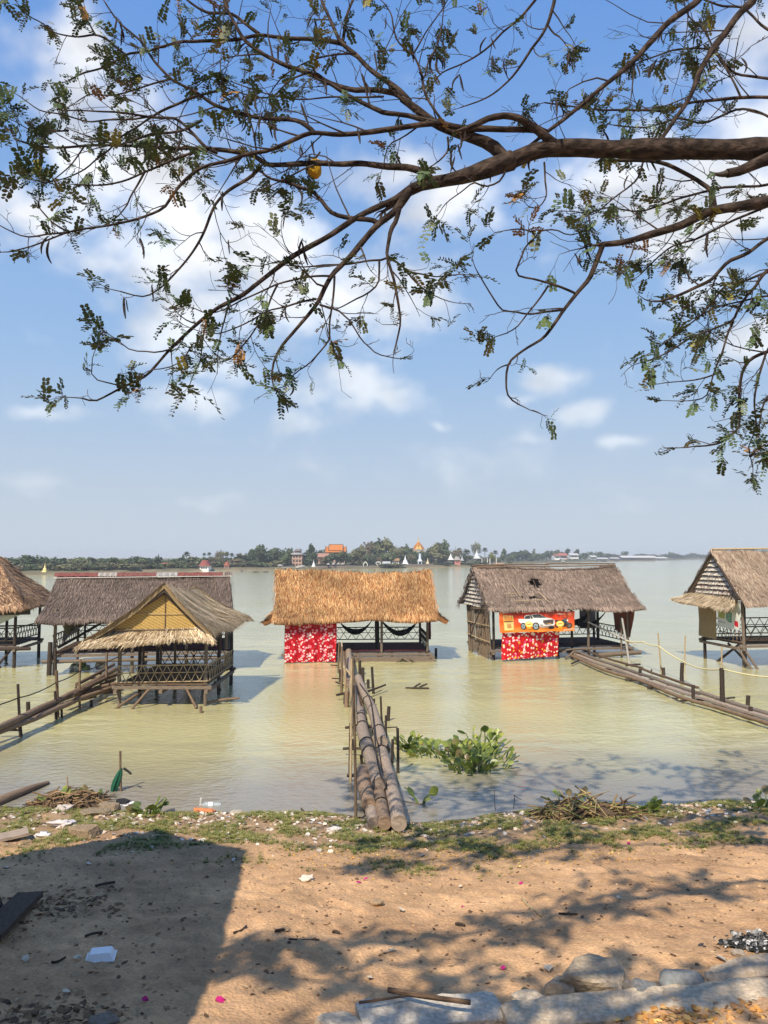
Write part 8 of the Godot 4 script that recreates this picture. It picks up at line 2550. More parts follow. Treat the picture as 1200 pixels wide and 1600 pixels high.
func pod_mesh(bend: float) -> ArrayMesh:
	var b := MB.new()
	var pts := PackedVector3Array()
	var rad := PackedFloat32Array()
	for i in 7:
		var k := i / 6.0
		pts.push_back(Vector3(bend * sin(k * 2.6) * 0.25, -k, bend * 0.1 * k))
		rad.push_back(0.02 if i == 0 else 0.055 * sin(PI * (0.18 + 0.72 * k)) + 0.006)
	b.tube(pts, rad, 6)
	return b.mesh()

func make_tree() -> void:
	rng.seed = 77
	var t := thing("overhanging_tree", "old tree reaching its dark branches and small leaves across the sky", "tree", Vector3.ZERO)
	limb(t, "trunk", PackedVector3Array([Vector3(5.88, 2.46, -7.5), Vector3(5.42, 4.41, -7.26), Vector3(4.97, 6.29, -7.03), Vector3(4.57, 7.32, -6.9), Vector3(4.02, 7.62, -6.84), Vector3(3.48, 7.66, -6.8)]), 0.1838, 0.0925, 0.0, 0.00, 0.99)
	limb(t, "limb", PackedVector3Array([Vector3(3.48, 7.67, -6.8), Vector3(3.12, 7.67, -6.79), Vector3(2.77, 7.68, -6.78), Vector3(2.54, 7.67, -6.77), Vector3(2.19, 7.66, -6.75), Vector3(1.84, 7.65, -6.74), Vector3(1.53, 7.64, -6.73), Vector3(1.3, 7.59, -6.72), Vector3(1.07, 7.48, -6.71)]), 0.1043, 0.0720, 0.5, 0.05, 0.30)
	limb(t, "limb", PackedVector3Array([Vector3(1.14, 7.52, -6.71), Vector3(0.91, 7.42, -6.67), Vector3(0.68, 7.34, -6.63), Vector3(0.51, 7.29, -6.6), Vector3(0.37, 7.26, -6.58), Vector3(0.22, 7.17, -6.56), Vector3(0.13, 7.08, -6.54)]), 0.0828, 0.0396, 1.0, 0.10, 0.30)
	limb(t, "branch", PackedVector3Array([Vector3(0.25, 7.19, -6.53), Vector3(0.11, 7.08, -6.52), Vector3(-0.18, 6.93, -6.49), Vector3(-0.48, 6.72, -6.46), Vector3(-0.76, 6.54, -6.43), Vector3(-0.97, 6.38, -6.41), Vector3(-1.18, 6.21, -6.39), Vector3(-1.39, 6.07, -6.36), Vector3(-1.6, 5.89, -6.34), Vector3(-1.77, 5.71, -6.32), Vector3(-1.97, 5.47, -6.3), Vector3(-2.14, 5.38, -6.28), Vector3(-2.36, 5.26, -6.25), Vector3(-2.46, 5.28, -6.24)]), 0.0303, 0.0066, 2.6, 0.42, 0.30)
	limb(t, "branch", PackedVector3Array([Vector3(0.22, 7.16, -6.53), Vector3(0.09, 6.95, -6.49), Vector3(-0.05, 6.82, -6.45), Vector3(-0.16, 6.68, -6.42), Vector3(-0.28, 6.52, -6.38), Vector3(-0.43, 6.33, -6.33), Vector3(-0.5, 6.19, -6.3), Vector3(-0.54, 6.1, -6.28), Vector3(-0.64, 5.96, -6.25), Vector3(-0.73, 5.84, -6.22), Vector3(-0.83, 5.7, -6.18), Vector3(-0.89, 5.55, -6.15), Vector3(-0.9, 5.43, -6.13)]), 0.0349, 0.0075, 2.6, 0.42, 0.30)
	limb(t, "branch", PackedVector3Array([Vector3(-0.05, 6.83, -6.45), Vector3(-0.11, 6.87, -6.47), Vector3(-0.26, 6.9, -6.5), Vector3(-0.44, 6.97, -6.55), Vector3(-0.54, 7.1, -6.58), Vector3(-0.63, 7.19, -6.6), Vector3(-0.73, 7.23, -6.62), Vector3(-0.85, 7.29, -6.65), Vector3(-1.02, 7.35, -6.69), Vector3(-1.13, 7.46, -6.72)]), 0.0229, 0.0096, 2.4, 0.30, 0.10)
	limb(t, "branch", PackedVector3Array([Vector3(-1.1, 7.47, -6.72), Vector3(-1.19, 7.36, -6.7), Vector3(-1.35, 7.25, -6.67), Vector3(-1.49, 7.1, -6.65), Vector3(-1.56, 6.88, -6.62), Vector3(-1.67, 6.64, -6.6), Vector3(-1.79, 6.46, -6.57), Vector3(-1.92, 6.31, -6.54), Vector3(-2.06, 6.22, -6.52), Vector3(-2.25, 6.25, -6.48)]), 0.0168, 0.0057, 2.4, 0.35, 0.25)
	limb(t, "branch", PackedVector3Array([Vector3(0.4, 7.29, -6.58), Vector3(0.34, 7.35, -6.59), Vector3(0.22, 7.4, -6.61), Vector3(0, 7.44, -6.66), Vector3(-0.19, 7.48, -6.69), Vector3(-0.4, 7.5, -6.73), Vector3(-0.59, 7.53, -6.77), Vector3(-0.84, 7.54, -6.82), Vector3(-1.07, 7.57, -6.86), Vector3(-1.17, 7.65, -6.88), Vector3(-1.37, 7.72, -6.92), Vector3(-1.79, 7.78, -6.99), Vector3(-1.99, 7.8, -7.03), Vector3(-2.29, 7.85, -7.08), Vector3(-2.52, 7.88, -7.12), Vector3(-2.85, 7.91, -7.18), Vector3(-3.07, 7.91, -7.21), Vector3(-3.35, 7.95, -7.26), Vector3(-3.51, 8.01, -7.29)]), 0.0329, 0.0091, 2.6, 0.42, 0.15)
	limb(t, "branch", PackedVector3Array([Vector3(0.51, 7.8, -6.6), Vector3(0.3, 7.77, -6.58), Vector3(0.11, 7.73, -6.56), Vector3(-0.24, 7.67, -6.53), Vector3(-0.44, 7.65, -6.51), Vector3(-0.63, 7.65, -6.49), Vector3(-0.77, 7.59, -6.48), Vector3(-0.99, 7.48, -6.46), Vector3(-1.16, 7.44, -6.45), Vector3(-1.35, 7.36, -6.43), Vector3(-1.55, 7.29, -6.41), Vector3(-1.74, 7.13, -6.4), Vector3(-1.88, 6.92, -6.38), Vector3(-2.06, 6.84, -6.37), Vector3(-2.36, 6.76, -6.34), Vector3(-2.63, 6.69, -6.31), Vector3(-2.91, 6.57, -6.29), Vector3(-3.11, 6.51, -6.27)]), 0.0260, 0.0058, 2.6, 0.36, 0.15)
	limb(t, "branch", PackedVector3Array([Vector3(-2.65, 6.71, -6.36), Vector3(-2.82, 6.7, -6.36), Vector3(-2.99, 6.68, -6.36), Vector3(-3.12, 6.72, -6.36), Vector3(-3.23, 6.77, -6.35)]), 0.0090, 0.0045, 3.0, 0.25, 0.10)
	limb(t, "branch", PackedVector3Array([Vector3(-0.6, 7.65, -6.5), Vector3(-0.75, 7.79, -6.55), Vector3(-1.09, 7.87, -6.63), Vector3(-1.38, 7.98, -6.7), Vector3(-1.56, 8.07, -6.74), Vector3(-1.74, 8.22, -6.78), Vector3(-1.95, 8.35, -6.83), Vector3(-2.12, 8.55, -6.88), Vector3(-2.25, 8.76, -6.92), Vector3(-2.48, 8.99, -6.98), Vector3(-2.63, 9.21, -7.02)]), 0.0210, 0.0076, 2.8, 0.42, 0.15)
	limb(t, "limb", PackedVector3Array([Vector3(1.1, 7.51, -6.71), Vector3(0.97, 7.66, -6.72), Vector3(0.84, 7.73, -6.73), Vector3(0.62, 7.82, -6.75), Vector3(0.49, 7.89, -6.76), Vector3(0.31, 8.02, -6.77), Vector3(0.16, 8.13, -6.78)]), 0.0571, 0.0316, 1.2, 0.20, 0.30)
	limb(t, "branch", PackedVector3Array([Vector3(0.19, 8.12, -6.78), Vector3(0.12, 8.18, -6.79), Vector3(-0.07, 8.24, -6.83), Vector3(-0.29, 8.27, -6.87), Vector3(-0.47, 8.35, -6.9), Vector3(-0.71, 8.49, -6.94), Vector3(-0.77, 8.52, -6.95), Vector3(-0.96, 8.6, -6.98), Vector3(-1.1, 8.68, -7), Vector3(-1.31, 8.85, -7.04), Vector3(-1.42, 9.04, -7.06), Vector3(-1.51, 9.23, -7.09), Vector3(-1.56, 9.4, -7.11)]), 0.0292, 0.0129, 2.6, 0.36, 0.15)
	limb(t, "branch", PackedVector3Array([Vector3(0.23, 8.1, -6.78), Vector3(0.12, 8.26, -6.84), Vector3(-0.1, 8.49, -6.95), Vector3(-0.27, 8.73, -7.04), Vector3(-0.4, 8.89, -7.1), Vector3(-0.54, 9.22, -7.2), Vector3(-0.61, 9.41, -7.25), Vector3(-0.64, 9.58, -7.3)]), 0.0292, 0.0119, 2.4, 0.36, 0.20)
	limb(t, "branch", PackedVector3Array([Vector3(-0.37, 8.89, -7.14), Vector3(-0.62, 8.97, -7.19), Vector3(-0.94, 9.02, -7.25), Vector3(-1.23, 9.1, -7.31), Vector3(-1.45, 9.09, -7.36), Vector3(-1.65, 9.1, -7.4), Vector3(-1.92, 9.13, -7.45), Vector3(-2.05, 9.15, -7.47), Vector3(-2.42, 9.1, -7.55), Vector3(-2.62, 9.09, -7.59), Vector3(-2.85, 9, -7.65), Vector3(-3.11, 8.96, -7.7), Vector3(-3.26, 8.91, -7.74)]), 0.0232, 0.0083, 2.8, 0.46, 0.10)
	limb(t, "branch", PackedVector3Array([Vector3(-1.23, 9.12, -7.32), Vector3(-1.53, 9.4, -7.45), Vector3(-1.76, 9.48, -7.54), Vector3(-1.97, 9.65, -7.62), Vector3(-2.12, 9.82, -7.69)]), 0.0185, 0.0111, 2.6, 0.40, 0.10)
	limb(t, "branch", PackedVector3Array([Vector3(-0.4, 8.98, -7.23), Vector3(-0.39, 9.06, -7.26), Vector3(-0.36, 9.3, -7.34), Vector3(-0.31, 9.54, -7.43), Vector3(-0.28, 9.72, -7.49)]), 0.0156, 0.0108, 2.5, 0.36, 0.10)
	limb(t, "branch", PackedVector3Array([Vector3(0.49, 7.84, -6.69), Vector3(0.34, 7.9, -6.72), Vector3(0.23, 7.94, -6.73), Vector3(0, 7.99, -6.77), Vector3(-0.07, 8.03, -6.78), Vector3(-0.27, 8.15, -6.81), Vector3(-0.4, 8.24, -6.83), Vector3(-0.61, 8.41, -6.86)]), 0.0264, 0.0148, 2.4, 0.30, 0.20)
	limb(t, "branch", PackedVector3Array([Vector3(1.55, 7.65, -6.71), Vector3(1.49, 7.68, -6.69), Vector3(1.4, 7.74, -6.66), Vector3(1.31, 7.79, -6.63), Vector3(1.2, 7.85, -6.6), Vector3(1.05, 7.86, -6.57), Vector3(0.89, 7.81, -6.54), Vector3(0.81, 7.75, -6.52), Vector3(0.72, 7.7, -6.5)]), 0.0480, 0.0210, 0.8, 0.10, 0.50)
	limb(t, "branch", PackedVector3Array([Vector3(1.36, 7.79, -6.7), Vector3(1.3, 7.79, -6.69), Vector3(1.07, 7.79, -6.68), Vector3(0.84, 7.79, -6.67), Vector3(0.65, 7.8, -6.66), Vector3(0.5, 7.83, -6.65)]), 0.0288, 0.0262, 1.0, 0.10, 0.30)
	limb(t, "branch", PackedVector3Array([Vector3(0.52, 7.87, -6.69), Vector3(0.37, 8.16, -6.77), Vector3(0.33, 8.41, -6.83), Vector3(0.27, 8.59, -6.87), Vector3(0.12, 8.79, -6.93), Vector3(0.07, 9.08, -6.99), Vector3(0, 9.21, -7.02)]), 0.0144, 0.0063, 3.0, 0.30, 0.10)
	limb(t, "branch", PackedVector3Array([Vector3(0.32, 8.37, -6.76), Vector3(0.36, 8.33, -6.8), Vector3(0.42, 8.58, -6.88), Vector3(0.47, 8.68, -6.91), Vector3(0.53, 8.93, -6.99), Vector3(0.56, 9.14, -7.04), Vector3(0.59, 9.37, -7.11)]), 0.0097, 0.0051, 3.0, 0.36, 0.10)
	limb(t, "branch", PackedVector3Array([Vector3(0.26, 8.58, -6.85), Vector3(0.33, 8.73, -6.9), Vector3(0.43, 8.96, -6.98), Vector3(0.56, 9.2, -7.06), Vector3(0.64, 9.37, -7.11)]), 0.0099, 0.0051, 3.0, 0.36, 0.10)
	limb(t, "branch", PackedVector3Array([Vector3(1.78, 9.84, -7.68), Vector3(1.77, 9.75, -7.71), Vector3(1.71, 9.54, -7.77), Vector3(1.64, 9.42, -7.8), Vector3(1.54, 9.31, -7.84), Vector3(1.37, 9.09, -7.91), Vector3(1.18, 8.92, -7.97), Vector3(0.99, 8.84, -8.01), Vector3(0.82, 8.8, -8.04)]), 0.0195, 0.0058, 3.0, 0.34, 0.10)
	limb(t, "branch", PackedVector3Array([Vector3(1.64, 9.88, -7.78), Vector3(1.44, 9.67, -7.86), Vector3(1.25, 9.54, -7.91), Vector3(1.09, 9.41, -7.96), Vector3(0.83, 9.28, -8.03), Vector3(0.62, 9.2, -8.07), Vector3(0.47, 9.03, -8.13)]), 0.0141, 0.0058, 3.0, 0.36, 0.05)
	limb(t, "branch", PackedVector3Array([Vector3(1.7, 9.47, -7.7), Vector3(1.75, 9.37, -7.67), Vector3(1.81, 9.31, -7.65), Vector3(1.86, 9.21, -7.62)]), 0.0111, 0.0055, 4.0, 0.40, 0.00)
	limb(t, "branch", PackedVector3Array([Vector3(3.05, 9.4, -7.11), Vector3(3, 9.29, -7.09), Vector3(2.83, 9.14, -7.06), Vector3(2.69, 9.02, -7.03), Vector3(2.48, 8.78, -6.99), Vector3(2.3, 8.57, -6.95), Vector3(2.05, 8.33, -6.89), Vector3(1.79, 8.1, -6.84), Vector3(1.63, 7.95, -6.8), Vector3(1.48, 7.82, -6.77), Vector3(1.32, 7.68, -6.74), Vector3(1.2, 7.58, -6.71)]), 0.0334, 0.0144, 2.0, 0.22, 0.05)
	limb(t, "branch", PackedVector3Array([Vector3(3.61, 9.47, -7.2), Vector3(3.57, 9.36, -7.19), Vector3(3.47, 9.26, -7.17), Vector3(3.36, 9.13, -7.14), Vector3(3.16, 8.84, -7.09), Vector3(3.06, 8.68, -7.06), Vector3(2.97, 8.53, -7.04), Vector3(2.85, 8.26, -6.99), Vector3(2.71, 8.06, -6.96), Vector3(2.58, 7.87, -6.92), Vector3(2.5, 7.76, -6.9)]), 0.0365, 0.0173, 1.6, 0.20, 0.05)
	limb(t, "branch", PackedVector3Array([Vector3(3.86, 8.53, -7.16), Vector3(3.71, 8.59, -7.21), Vector3(3.43, 8.71, -7.31), Vector3(3.35, 8.84, -7.35), Vector3(3.28, 8.99, -7.39), Vector3(3.18, 9.04, -7.43), Vector3(2.91, 9.08, -7.52), Vector3(2.76, 9.06, -7.58), Vector3(2.62, 9.04, -7.63)]), 0.0154, 0.0069, 3.2, 0.50, 0.10)
	limb(t, "branch", PackedVector3Array([Vector3(3.81, 8.3, -7.07), Vector3(3.65, 8.35, -7.12), Vector3(3.43, 8.4, -7.2), Vector3(3.17, 8.43, -7.28), Vector3(2.99, 8.44, -7.34), Vector3(2.82, 8.4, -7.41), Vector3(2.6, 8.43, -7.47), Vector3(2.25, 8.49, -7.58), Vector3(1.84, 8.62, -7.7), Vector3(1.66, 8.68, -7.75)]), 0.0178, 0.0070, 3.0, 0.50, 0.10)
	limb(t, "branch", PackedVector3Array([Vector3(3.37, 8.32, -7.07), Vector3(3.34, 8.48, -7.12), Vector3(3.31, 8.64, -7.18), Vector3(3.24, 8.91, -7.27), Vector3(3.17, 9.18, -7.36), Vector3(3.05, 9.38, -7.44), Vector3(3.03, 9.56, -7.5)]), 0.0127, 0.0068, 3.2, 0.50, 0.10)
	limb(t, "branch", PackedVector3Array([Vector3(4.12, 9.28, -7.62), Vector3(3.91, 9.48, -7.72), Vector3(3.76, 9.72, -7.8), Vector3(3.59, 9.81, -7.88), Vector3(3.37, 9.99, -7.98)]), 0.0165, 0.0087, 3.0, 0.50, 0.10)
	limb(t, "branch", PackedVector3Array([Vector3(3.96, 8.2, -7.38), Vector3(3.76, 8.39, -7.46), Vector3(3.54, 8.48, -7.54), Vector3(3.27, 8.42, -7.66), Vector3(3.04, 8.51, -7.74), Vector3(2.75, 8.47, -7.85), Vector3(2.44, 8.56, -7.96)]), 0.0132, 0.0071, 3.0, 0.45, 0.10)
	limb(t, "stub", PackedVector3Array([Vector3(3.66, 7.55, -6.71), Vector3(3.42, 7.53, -6.69), Vector3(3.26, 7.47, -6.68), Vector3(3.1, 7.39, -6.67), Vector3(3.04, 7.38, -6.67)]), 0.0628, 0.0405, 0.6, 0.10, 0.30)
	limb(t, "branch", PackedVector3Array([Vector3(3, 7.12, -6.84), Vector3(2.99, 7.31, -6.87), Vector3(2.93, 7.39, -6.89), Vector3(2.87, 7.45, -6.91), Vector3(2.77, 7.53, -6.94), Vector3(2.67, 7.6, -6.97), Vector3(2.47, 7.68, -7.02), Vector3(2.18, 7.72, -7.1)]), 0.0219, 0.0152, 2.4, 0.40, 0.30)
	limb(t, "trunk", PackedVector3Array([Vector3(4.77, 7.2, -7.03), Vector3(4.27, 7.17, -6.89), Vector3(3.78, 7.13, -6.75), Vector3(3.38, 7.11, -6.64)]), 0.1073, 0.0473, 0.0, 0.00, 0.99)
	limb(t, "limb", PackedVector3Array([Vector3(3.43, 7.12, -6.64), Vector3(3.1, 7.04, -6.58), Vector3(2.82, 6.96, -6.53), Vector3(2.55, 6.83, -6.49), Vector3(2.28, 6.73, -6.44), Vector3(2.03, 6.65, -6.4), Vector3(1.83, 6.61, -6.36)]), 0.0507, 0.0226, 2.6, 0.45, 0.10)
	limb(t, "branch", PackedVector3Array([Vector3(1.84, 6.61, -6.36), Vector3(1.78, 6.46, -6.34), Vector3(1.72, 6.32, -6.33), Vector3(1.59, 6.17, -6.3), Vector3(1.48, 6.03, -6.28), Vector3(1.3, 5.78, -6.24), Vector3(1.14, 5.67, -6.21), Vector3(1.02, 5.55, -6.19), Vector3(0.99, 5.36, -6.17), Vector3(1.01, 5.27, -6.16), Vector3(1.08, 5.21, -6.14)]), 0.0226, 0.0065, 1.6, 0.20, 0.30)
	limb(t, "branch", PackedVector3Array([Vector3(1.58, 6.17, -6.29), Vector3(1.48, 6.21, -6.28), Vector3(1.37, 6.24, -6.26), Vector3(1.24, 6.27, -6.25), Vector3(1.12, 6.29, -6.24), Vector3(1.08, 6.33, -6.23), Vector3(1.12, 6.45, -6.21), Vector3(1.16, 6.54, -6.2), Vector3(1.24, 6.61, -6.18), Vector3(1.19, 6.65, -6.18), Vector3(1.1, 6.66, -6.17), Vector3(1.03, 6.65, -6.16)]), 0.0111, 0.0055, 1.6, 0.20, 0.20)
	limb(t, "branch", PackedVector3Array([Vector3(1.47, 6.03, -6.3), Vector3(1.33, 6.01, -6.28), Vector3(1.21, 5.99, -6.27), Vector3(1.08, 6, -6.25), Vector3(0.97, 6.01, -6.24), Vector3(0.86, 6.15, -6.21), Vector3(0.76, 6.31, -6.18)]), 0.0111, 0.0055, 1.6, 0.20, 0.20)
	limb(t, "branch", PackedVector3Array([Vector3(1.36, 6.23, -6.28), Vector3(1.31, 6.15, -6.28), Vector3(1.27, 6.09, -6.27), Vector3(1.19, 5.98, -6.25), Vector3(1.11, 5.88, -6.24), Vector3(1.02, 5.82, -6.22), Vector3(0.94, 5.79, -6.21)]), 0.0089, 0.0044, 2.2, 0.35, 0.10)
	limb(t, "branch", PackedVector3Array([Vector3(1.03, 5.56, -6.22), Vector3(0.97, 5.55, -6.28), Vector3(0.93, 5.53, -6.32)]), 0.0066, 0.0045, 2.0, 0.00, 0.10)
	limb(t, "branch", PackedVector3Array([Vector3(1.24, 6.6, -6.16), Vector3(1.28, 6.65, -6.19), Vector3(1.43, 6.69, -6.25), Vector3(1.55, 6.67, -6.3), Vector3(1.68, 6.72, -6.36)]), 0.0066, 0.0045, 2.5, 0.45, 0.10)
	limb(t, "branch", PackedVector3Array([Vector3(3.77, 6.98, -6.74), Vector3(3.39, 6.8, -6.68), Vector3(3.19, 6.65, -6.64), Vector3(3.01, 6.56, -6.61), Vector3(2.92, 6.47, -6.59), Vector3(2.83, 6.38, -6.57), Vector3(2.69, 6.31, -6.55), Vector3(2.57, 6.25, -6.52), Vector3(2.37, 6.17, -6.49)]), 0.0216, 0.0115, 2.0, 0.35, 0.20)
	limb(t, "branch", PackedVector3Array([Vector3(3.71, 6.64, -6.76), Vector3(3.39, 6.52, -6.7), Vector3(3.26, 6.37, -6.67), Vector3(3.18, 6.28, -6.65), Vector3(3.09, 6.15, -6.62), Vector3(3.04, 6.05, -6.61), Vector3(2.95, 6, -6.59), Vector3(2.63, 5.86, -6.52), Vector3(2.47, 5.76, -6.49), Vector3(2.3, 5.67, -6.45), Vector3(2.16, 5.62, -6.42)]), 0.0168, 0.0056, 3.2, 0.50, 0.10)
	limb(t, "branch", PackedVector3Array([Vector3(3.03, 6.05, -6.6), Vector3(3.01, 5.99, -6.59), Vector3(2.98, 5.93, -6.59), Vector3(2.92, 5.73, -6.58), Vector3(2.85, 5.57, -6.57), Vector3(2.81, 5.46, -6.56), Vector3(2.76, 5.36, -6.55), Vector3(2.68, 5.33, -6.54), Vector3(2.6, 5.32, -6.54)]), 0.0116, 0.0046, 3.2, 0.45, 0.10)
	limb(t, "branch", PackedVector3Array([Vector3(3.77, 5.9, -6.8), Vector3(3.39, 5.8, -6.74), Vector3(3.2, 5.7, -6.71), Vector3(3.14, 5.6, -6.7), Vector3(3.1, 5.4, -6.67), Vector3(3.09, 5.24, -6.65), Vector3(3.07, 5.11, -6.63), Vector3(2.9, 4.97, -6.6), Vector3(2.77, 4.94, -6.58), Vector3(2.64, 4.93, -6.56)]), 0.0192, 0.0069, 3.0, 0.45, 0.10)
	limb(t, "branch", PackedVector3Array([Vector3(3.36, 5.84, -6.61), Vector3(3.3, 5.74, -6.6), Vector3(3.25, 5.59, -6.6), Vector3(3.21, 5.45, -6.59), Vector3(3.19, 5.3, -6.59), Vector3(3.2, 5.11, -6.58), Vector3(3.15, 4.99, -6.58), Vector3(3.12, 4.92, -6.57), Vector3(3.15, 4.75, -6.57)]), 0.0116, 0.0046, 3.4, 0.50, 0.10)
	limb(t, "branch", PackedVector3Array([Vector3(3.71, 6.55, -6.77), Vector3(3.4, 6.51, -6.72), Vector3(3.18, 6.42, -6.68), Vector3(2.99, 6.36, -6.65), Vector3(2.89, 6.24, -6.63), Vector3(2.8, 6.13, -6.61), Vector3(2.67, 6.02, -6.58), Vector3(2.54, 5.93, -6.56), Vector3(2.41, 5.82, -6.54), Vector3(2.28, 5.73, -6.51)]), 0.0144, 0.0046, 3.2, 0.55, 0.10)
	limb(t, "branch", PackedVector3Array([Vector3(2.9, 5.58, -6.62), Vector3(2.77, 5.53, -6.6), Vector3(2.65, 5.5, -6.58), Vector3(2.51, 5.48, -6.55), Vector3(2.38, 5.47, -6.53)]), 0.0082, 0.0046, 3.4, 0.50, 0.10)
	limb(t, "branch", PackedVector3Array([Vector3(3.77, 7.29, -6.83), Vector3(3.32, 7.08, -6.76), Vector3(3.01, 6.93, -6.71), Vector3(2.76, 6.79, -6.67), Vector3(2.52, 6.7, -6.63), Vector3(2.33, 6.54, -6.59), Vector3(2.22, 6.43, -6.57)]), 0.0170, 0.0058, 3.0, 0.50, 0.10)
	limb(t, "branch", PackedVector3Array([Vector3(3.87, 6.37, -7.08), Vector3(3.53, 6.38, -6.98), Vector3(3.25, 6.31, -6.9), Vector3(2.98, 6.22, -6.82), Vector3(2.75, 6.1, -6.75), Vector3(2.59, 6.12, -6.69)]), 0.0125, 0.0047, 3.2, 0.50, 0.10)
	limb(t, "branch", PackedVector3Array([Vector3(3.98, 7.63, -7.21), Vector3(3.65, 7.57, -7.28), Vector3(3.31, 7.59, -7.35), Vector3(2.9, 7.51, -7.43), Vector3(2.55, 7.42, -7.51), Vector3(2.24, 7.48, -7.56), Vector3(1.97, 7.4, -7.62)]), 0.0154, 0.0068, 3.0, 0.50, 0.10)
	limb(t, "branch", PackedVector3Array([Vector3(3.77, 5.59, -6.82), Vector3(3.44, 5.45, -6.75), Vector3(3.3, 5.27, -6.7), Vector3(3.25, 5.04, -6.65)]), 0.0144, 0.0047, 3.0, 0.50, 0.10)
	limb(t, "branch", PackedVector3Array([Vector3(0.13, 6.95, -6.44), Vector3(0.1, 6.84, -6.43), Vector3(0.06, 6.76, -6.41), Vector3(0.03, 6.52, -6.37), Vector3(0.06, 6.4, -6.35), Vector3(0.09, 6.29, -6.33), Vector3(0.11, 6.17, -6.31), Vector3(0.13, 6.04, -6.29), Vector3(0.14, 5.91, -6.26), Vector3(0.11, 5.77, -6.24), Vector3(0.08, 5.65, -6.22)]), 0.0207, 0.0055, 2.6, 0.42, 0.25)
	limb(t, "branch", PackedVector3Array([Vector3(0.03, 6.52, -6.37), Vector3(0.1, 6.45, -6.34), Vector3(0.17, 6.39, -6.32), Vector3(0.26, 6.27, -6.28), Vector3(0.36, 6.17, -6.24), Vector3(0.45, 6.11, -6.22), Vector3(0.52, 6.07, -6.19)]), 0.0102, 0.0044, 3.0, 0.45, 0.10)
	limb(t, "branch", PackedVector3Array([Vector3(0.03, 6.5, -6.37), Vector3(0.12, 6.43, -6.32), Vector3(0.21, 6.35, -6.28), Vector3(0.32, 6.31, -6.23), Vector3(0.42, 6.27, -6.18), Vector3(0.52, 6.26, -6.13), Vector3(0.6, 6.25, -6.08)]), 0.0102, 0.0043, 3.0, 0.50, 0.10)
	limb(t, "branch", PackedVector3Array([Vector3(0.03, 6.5, -6.37), Vector3(-0.04, 6.48, -6.38), Vector3(-0.11, 6.48, -6.38), Vector3(-0.32, 6.46, -6.41), Vector3(-0.52, 6.46, -6.42), Vector3(-0.7, 6.45, -6.44), Vector3(-0.87, 6.5, -6.45), Vector3(-1.04, 6.47, -6.47)]), 0.0102, 0.0046, 2.6, 0.36, 0.10)
	limb(t, "branch", PackedVector3Array([Vector3(-0.04, 6.48, -6.37), Vector3(-0.04, 6.37, -6.35), Vector3(-0.05, 6.26, -6.33), Vector3(-0.13, 6.17, -6.3), Vector3(-0.23, 6.11, -6.27), Vector3(-0.33, 6.05, -6.25), Vector3(-0.41, 6.01, -6.22), Vector3(-0.5, 6.03, -6.2)]), 0.0102, 0.0044, 2.6, 0.36, 0.10)
	limb(t, "branch", PackedVector3Array([Vector3(-0.53, 6.07, -6.29), Vector3(-0.38, 6.02, -6.26), Vector3(-0.32, 5.97, -6.24), Vector3(-0.27, 5.92, -6.23), Vector3(-0.22, 5.83, -6.21), Vector3(-0.17, 5.74, -6.19), Vector3(-0.1, 5.67, -6.17), Vector3(-0.05, 5.62, -6.15), Vector3(0.09, 5.58, -6.12)]), 0.0100, 0.0043, 2.8, 0.40, 0.10)
	limb(t, "branch", PackedVector3Array([Vector3(-0.41, 6.31, -6.28), Vector3(-0.41, 6.21, -6.27), Vector3(-0.42, 6.08, -6.26), Vector3(-0.44, 5.91, -6.24), Vector3(-0.44, 5.82, -6.23), Vector3(-0.45, 5.75, -6.22), Vector3(-0.54, 5.64, -6.21), Vector3(-0.62, 5.55, -6.19), Vector3(-0.72, 5.47, -6.17), Vector3(-0.77, 5.4, -6.16), Vector3(-0.83, 5.34, -6.15), Vector3(-0.92, 5.35, -6.13)]), 0.0100, 0.0043, 2.8, 0.45, 0.15)
	limb(t, "branch", PackedVector3Array([Vector3(-0.45, 6.31, -6.28), Vector3(-0.53, 6.31, -6.28), Vector3(-0.63, 6.3, -6.28), Vector3(-0.77, 6.27, -6.28), Vector3(-0.88, 6.24, -6.28), Vector3(-0.98, 6.2, -6.29), Vector3(-1.05, 6.17, -6.29), Vector3(-1.19, 6.11, -6.29), Vector3(-1.34, 6.03, -6.3), Vector3(-1.46, 6, -6.3), Vector3(-1.56, 6.04, -6.3)]), 0.0100, 0.0045, 2.8, 0.42, 0.10)
	limb(t, "branch", PackedVector3Array([Vector3(-0.56, 6.12, -6.29), Vector3(-0.65, 6.1, -6.28), Vector3(-0.74, 6.07, -6.27), Vector3(-0.83, 6.04, -6.27), Vector3(-0.91, 6.02, -6.26), Vector3(-1.01, 5.97, -6.25), Vector3(-1.11, 5.91, -6.24), Vector3(-1.24, 5.85, -6.23), Vector3(-1.36, 5.81, -6.22), Vector3(-1.49, 5.82, -6.21)]), 0.0100, 0.0044, 2.8, 0.45, 0.10)
	limb(t, "branch", PackedVector3Array([Vector3(-0.88, 6.24, -6.28), Vector3(-0.93, 6.13, -6.28), Vector3(-0.97, 6.01, -6.27), Vector3(-1.04, 5.89, -6.26), Vector3(-1.11, 5.78, -6.25), Vector3(-1.18, 5.69, -6.24), Vector3(-1.25, 5.61, -6.24), Vector3(-1.32, 5.58, -6.23), Vector3(-1.38, 5.57, -6.22)]), 0.0089, 0.0044, 2.8, 0.45, 0.10)
	limb(t, "branch", PackedVector3Array([Vector3(-1.38, 6.05, -6.29), Vector3(-1.42, 6, -6.29), Vector3(-1.44, 5.96, -6.28), Vector3(-1.48, 5.88, -6.27), Vector3(-1.49, 5.82, -6.27), Vector3(-1.5, 5.7, -6.26), Vector3(-1.5, 5.59, -6.24), Vector3(-1.56, 5.46, -6.23)]), 0.0089, 0.0044, 3.2, 0.55, 0.10)
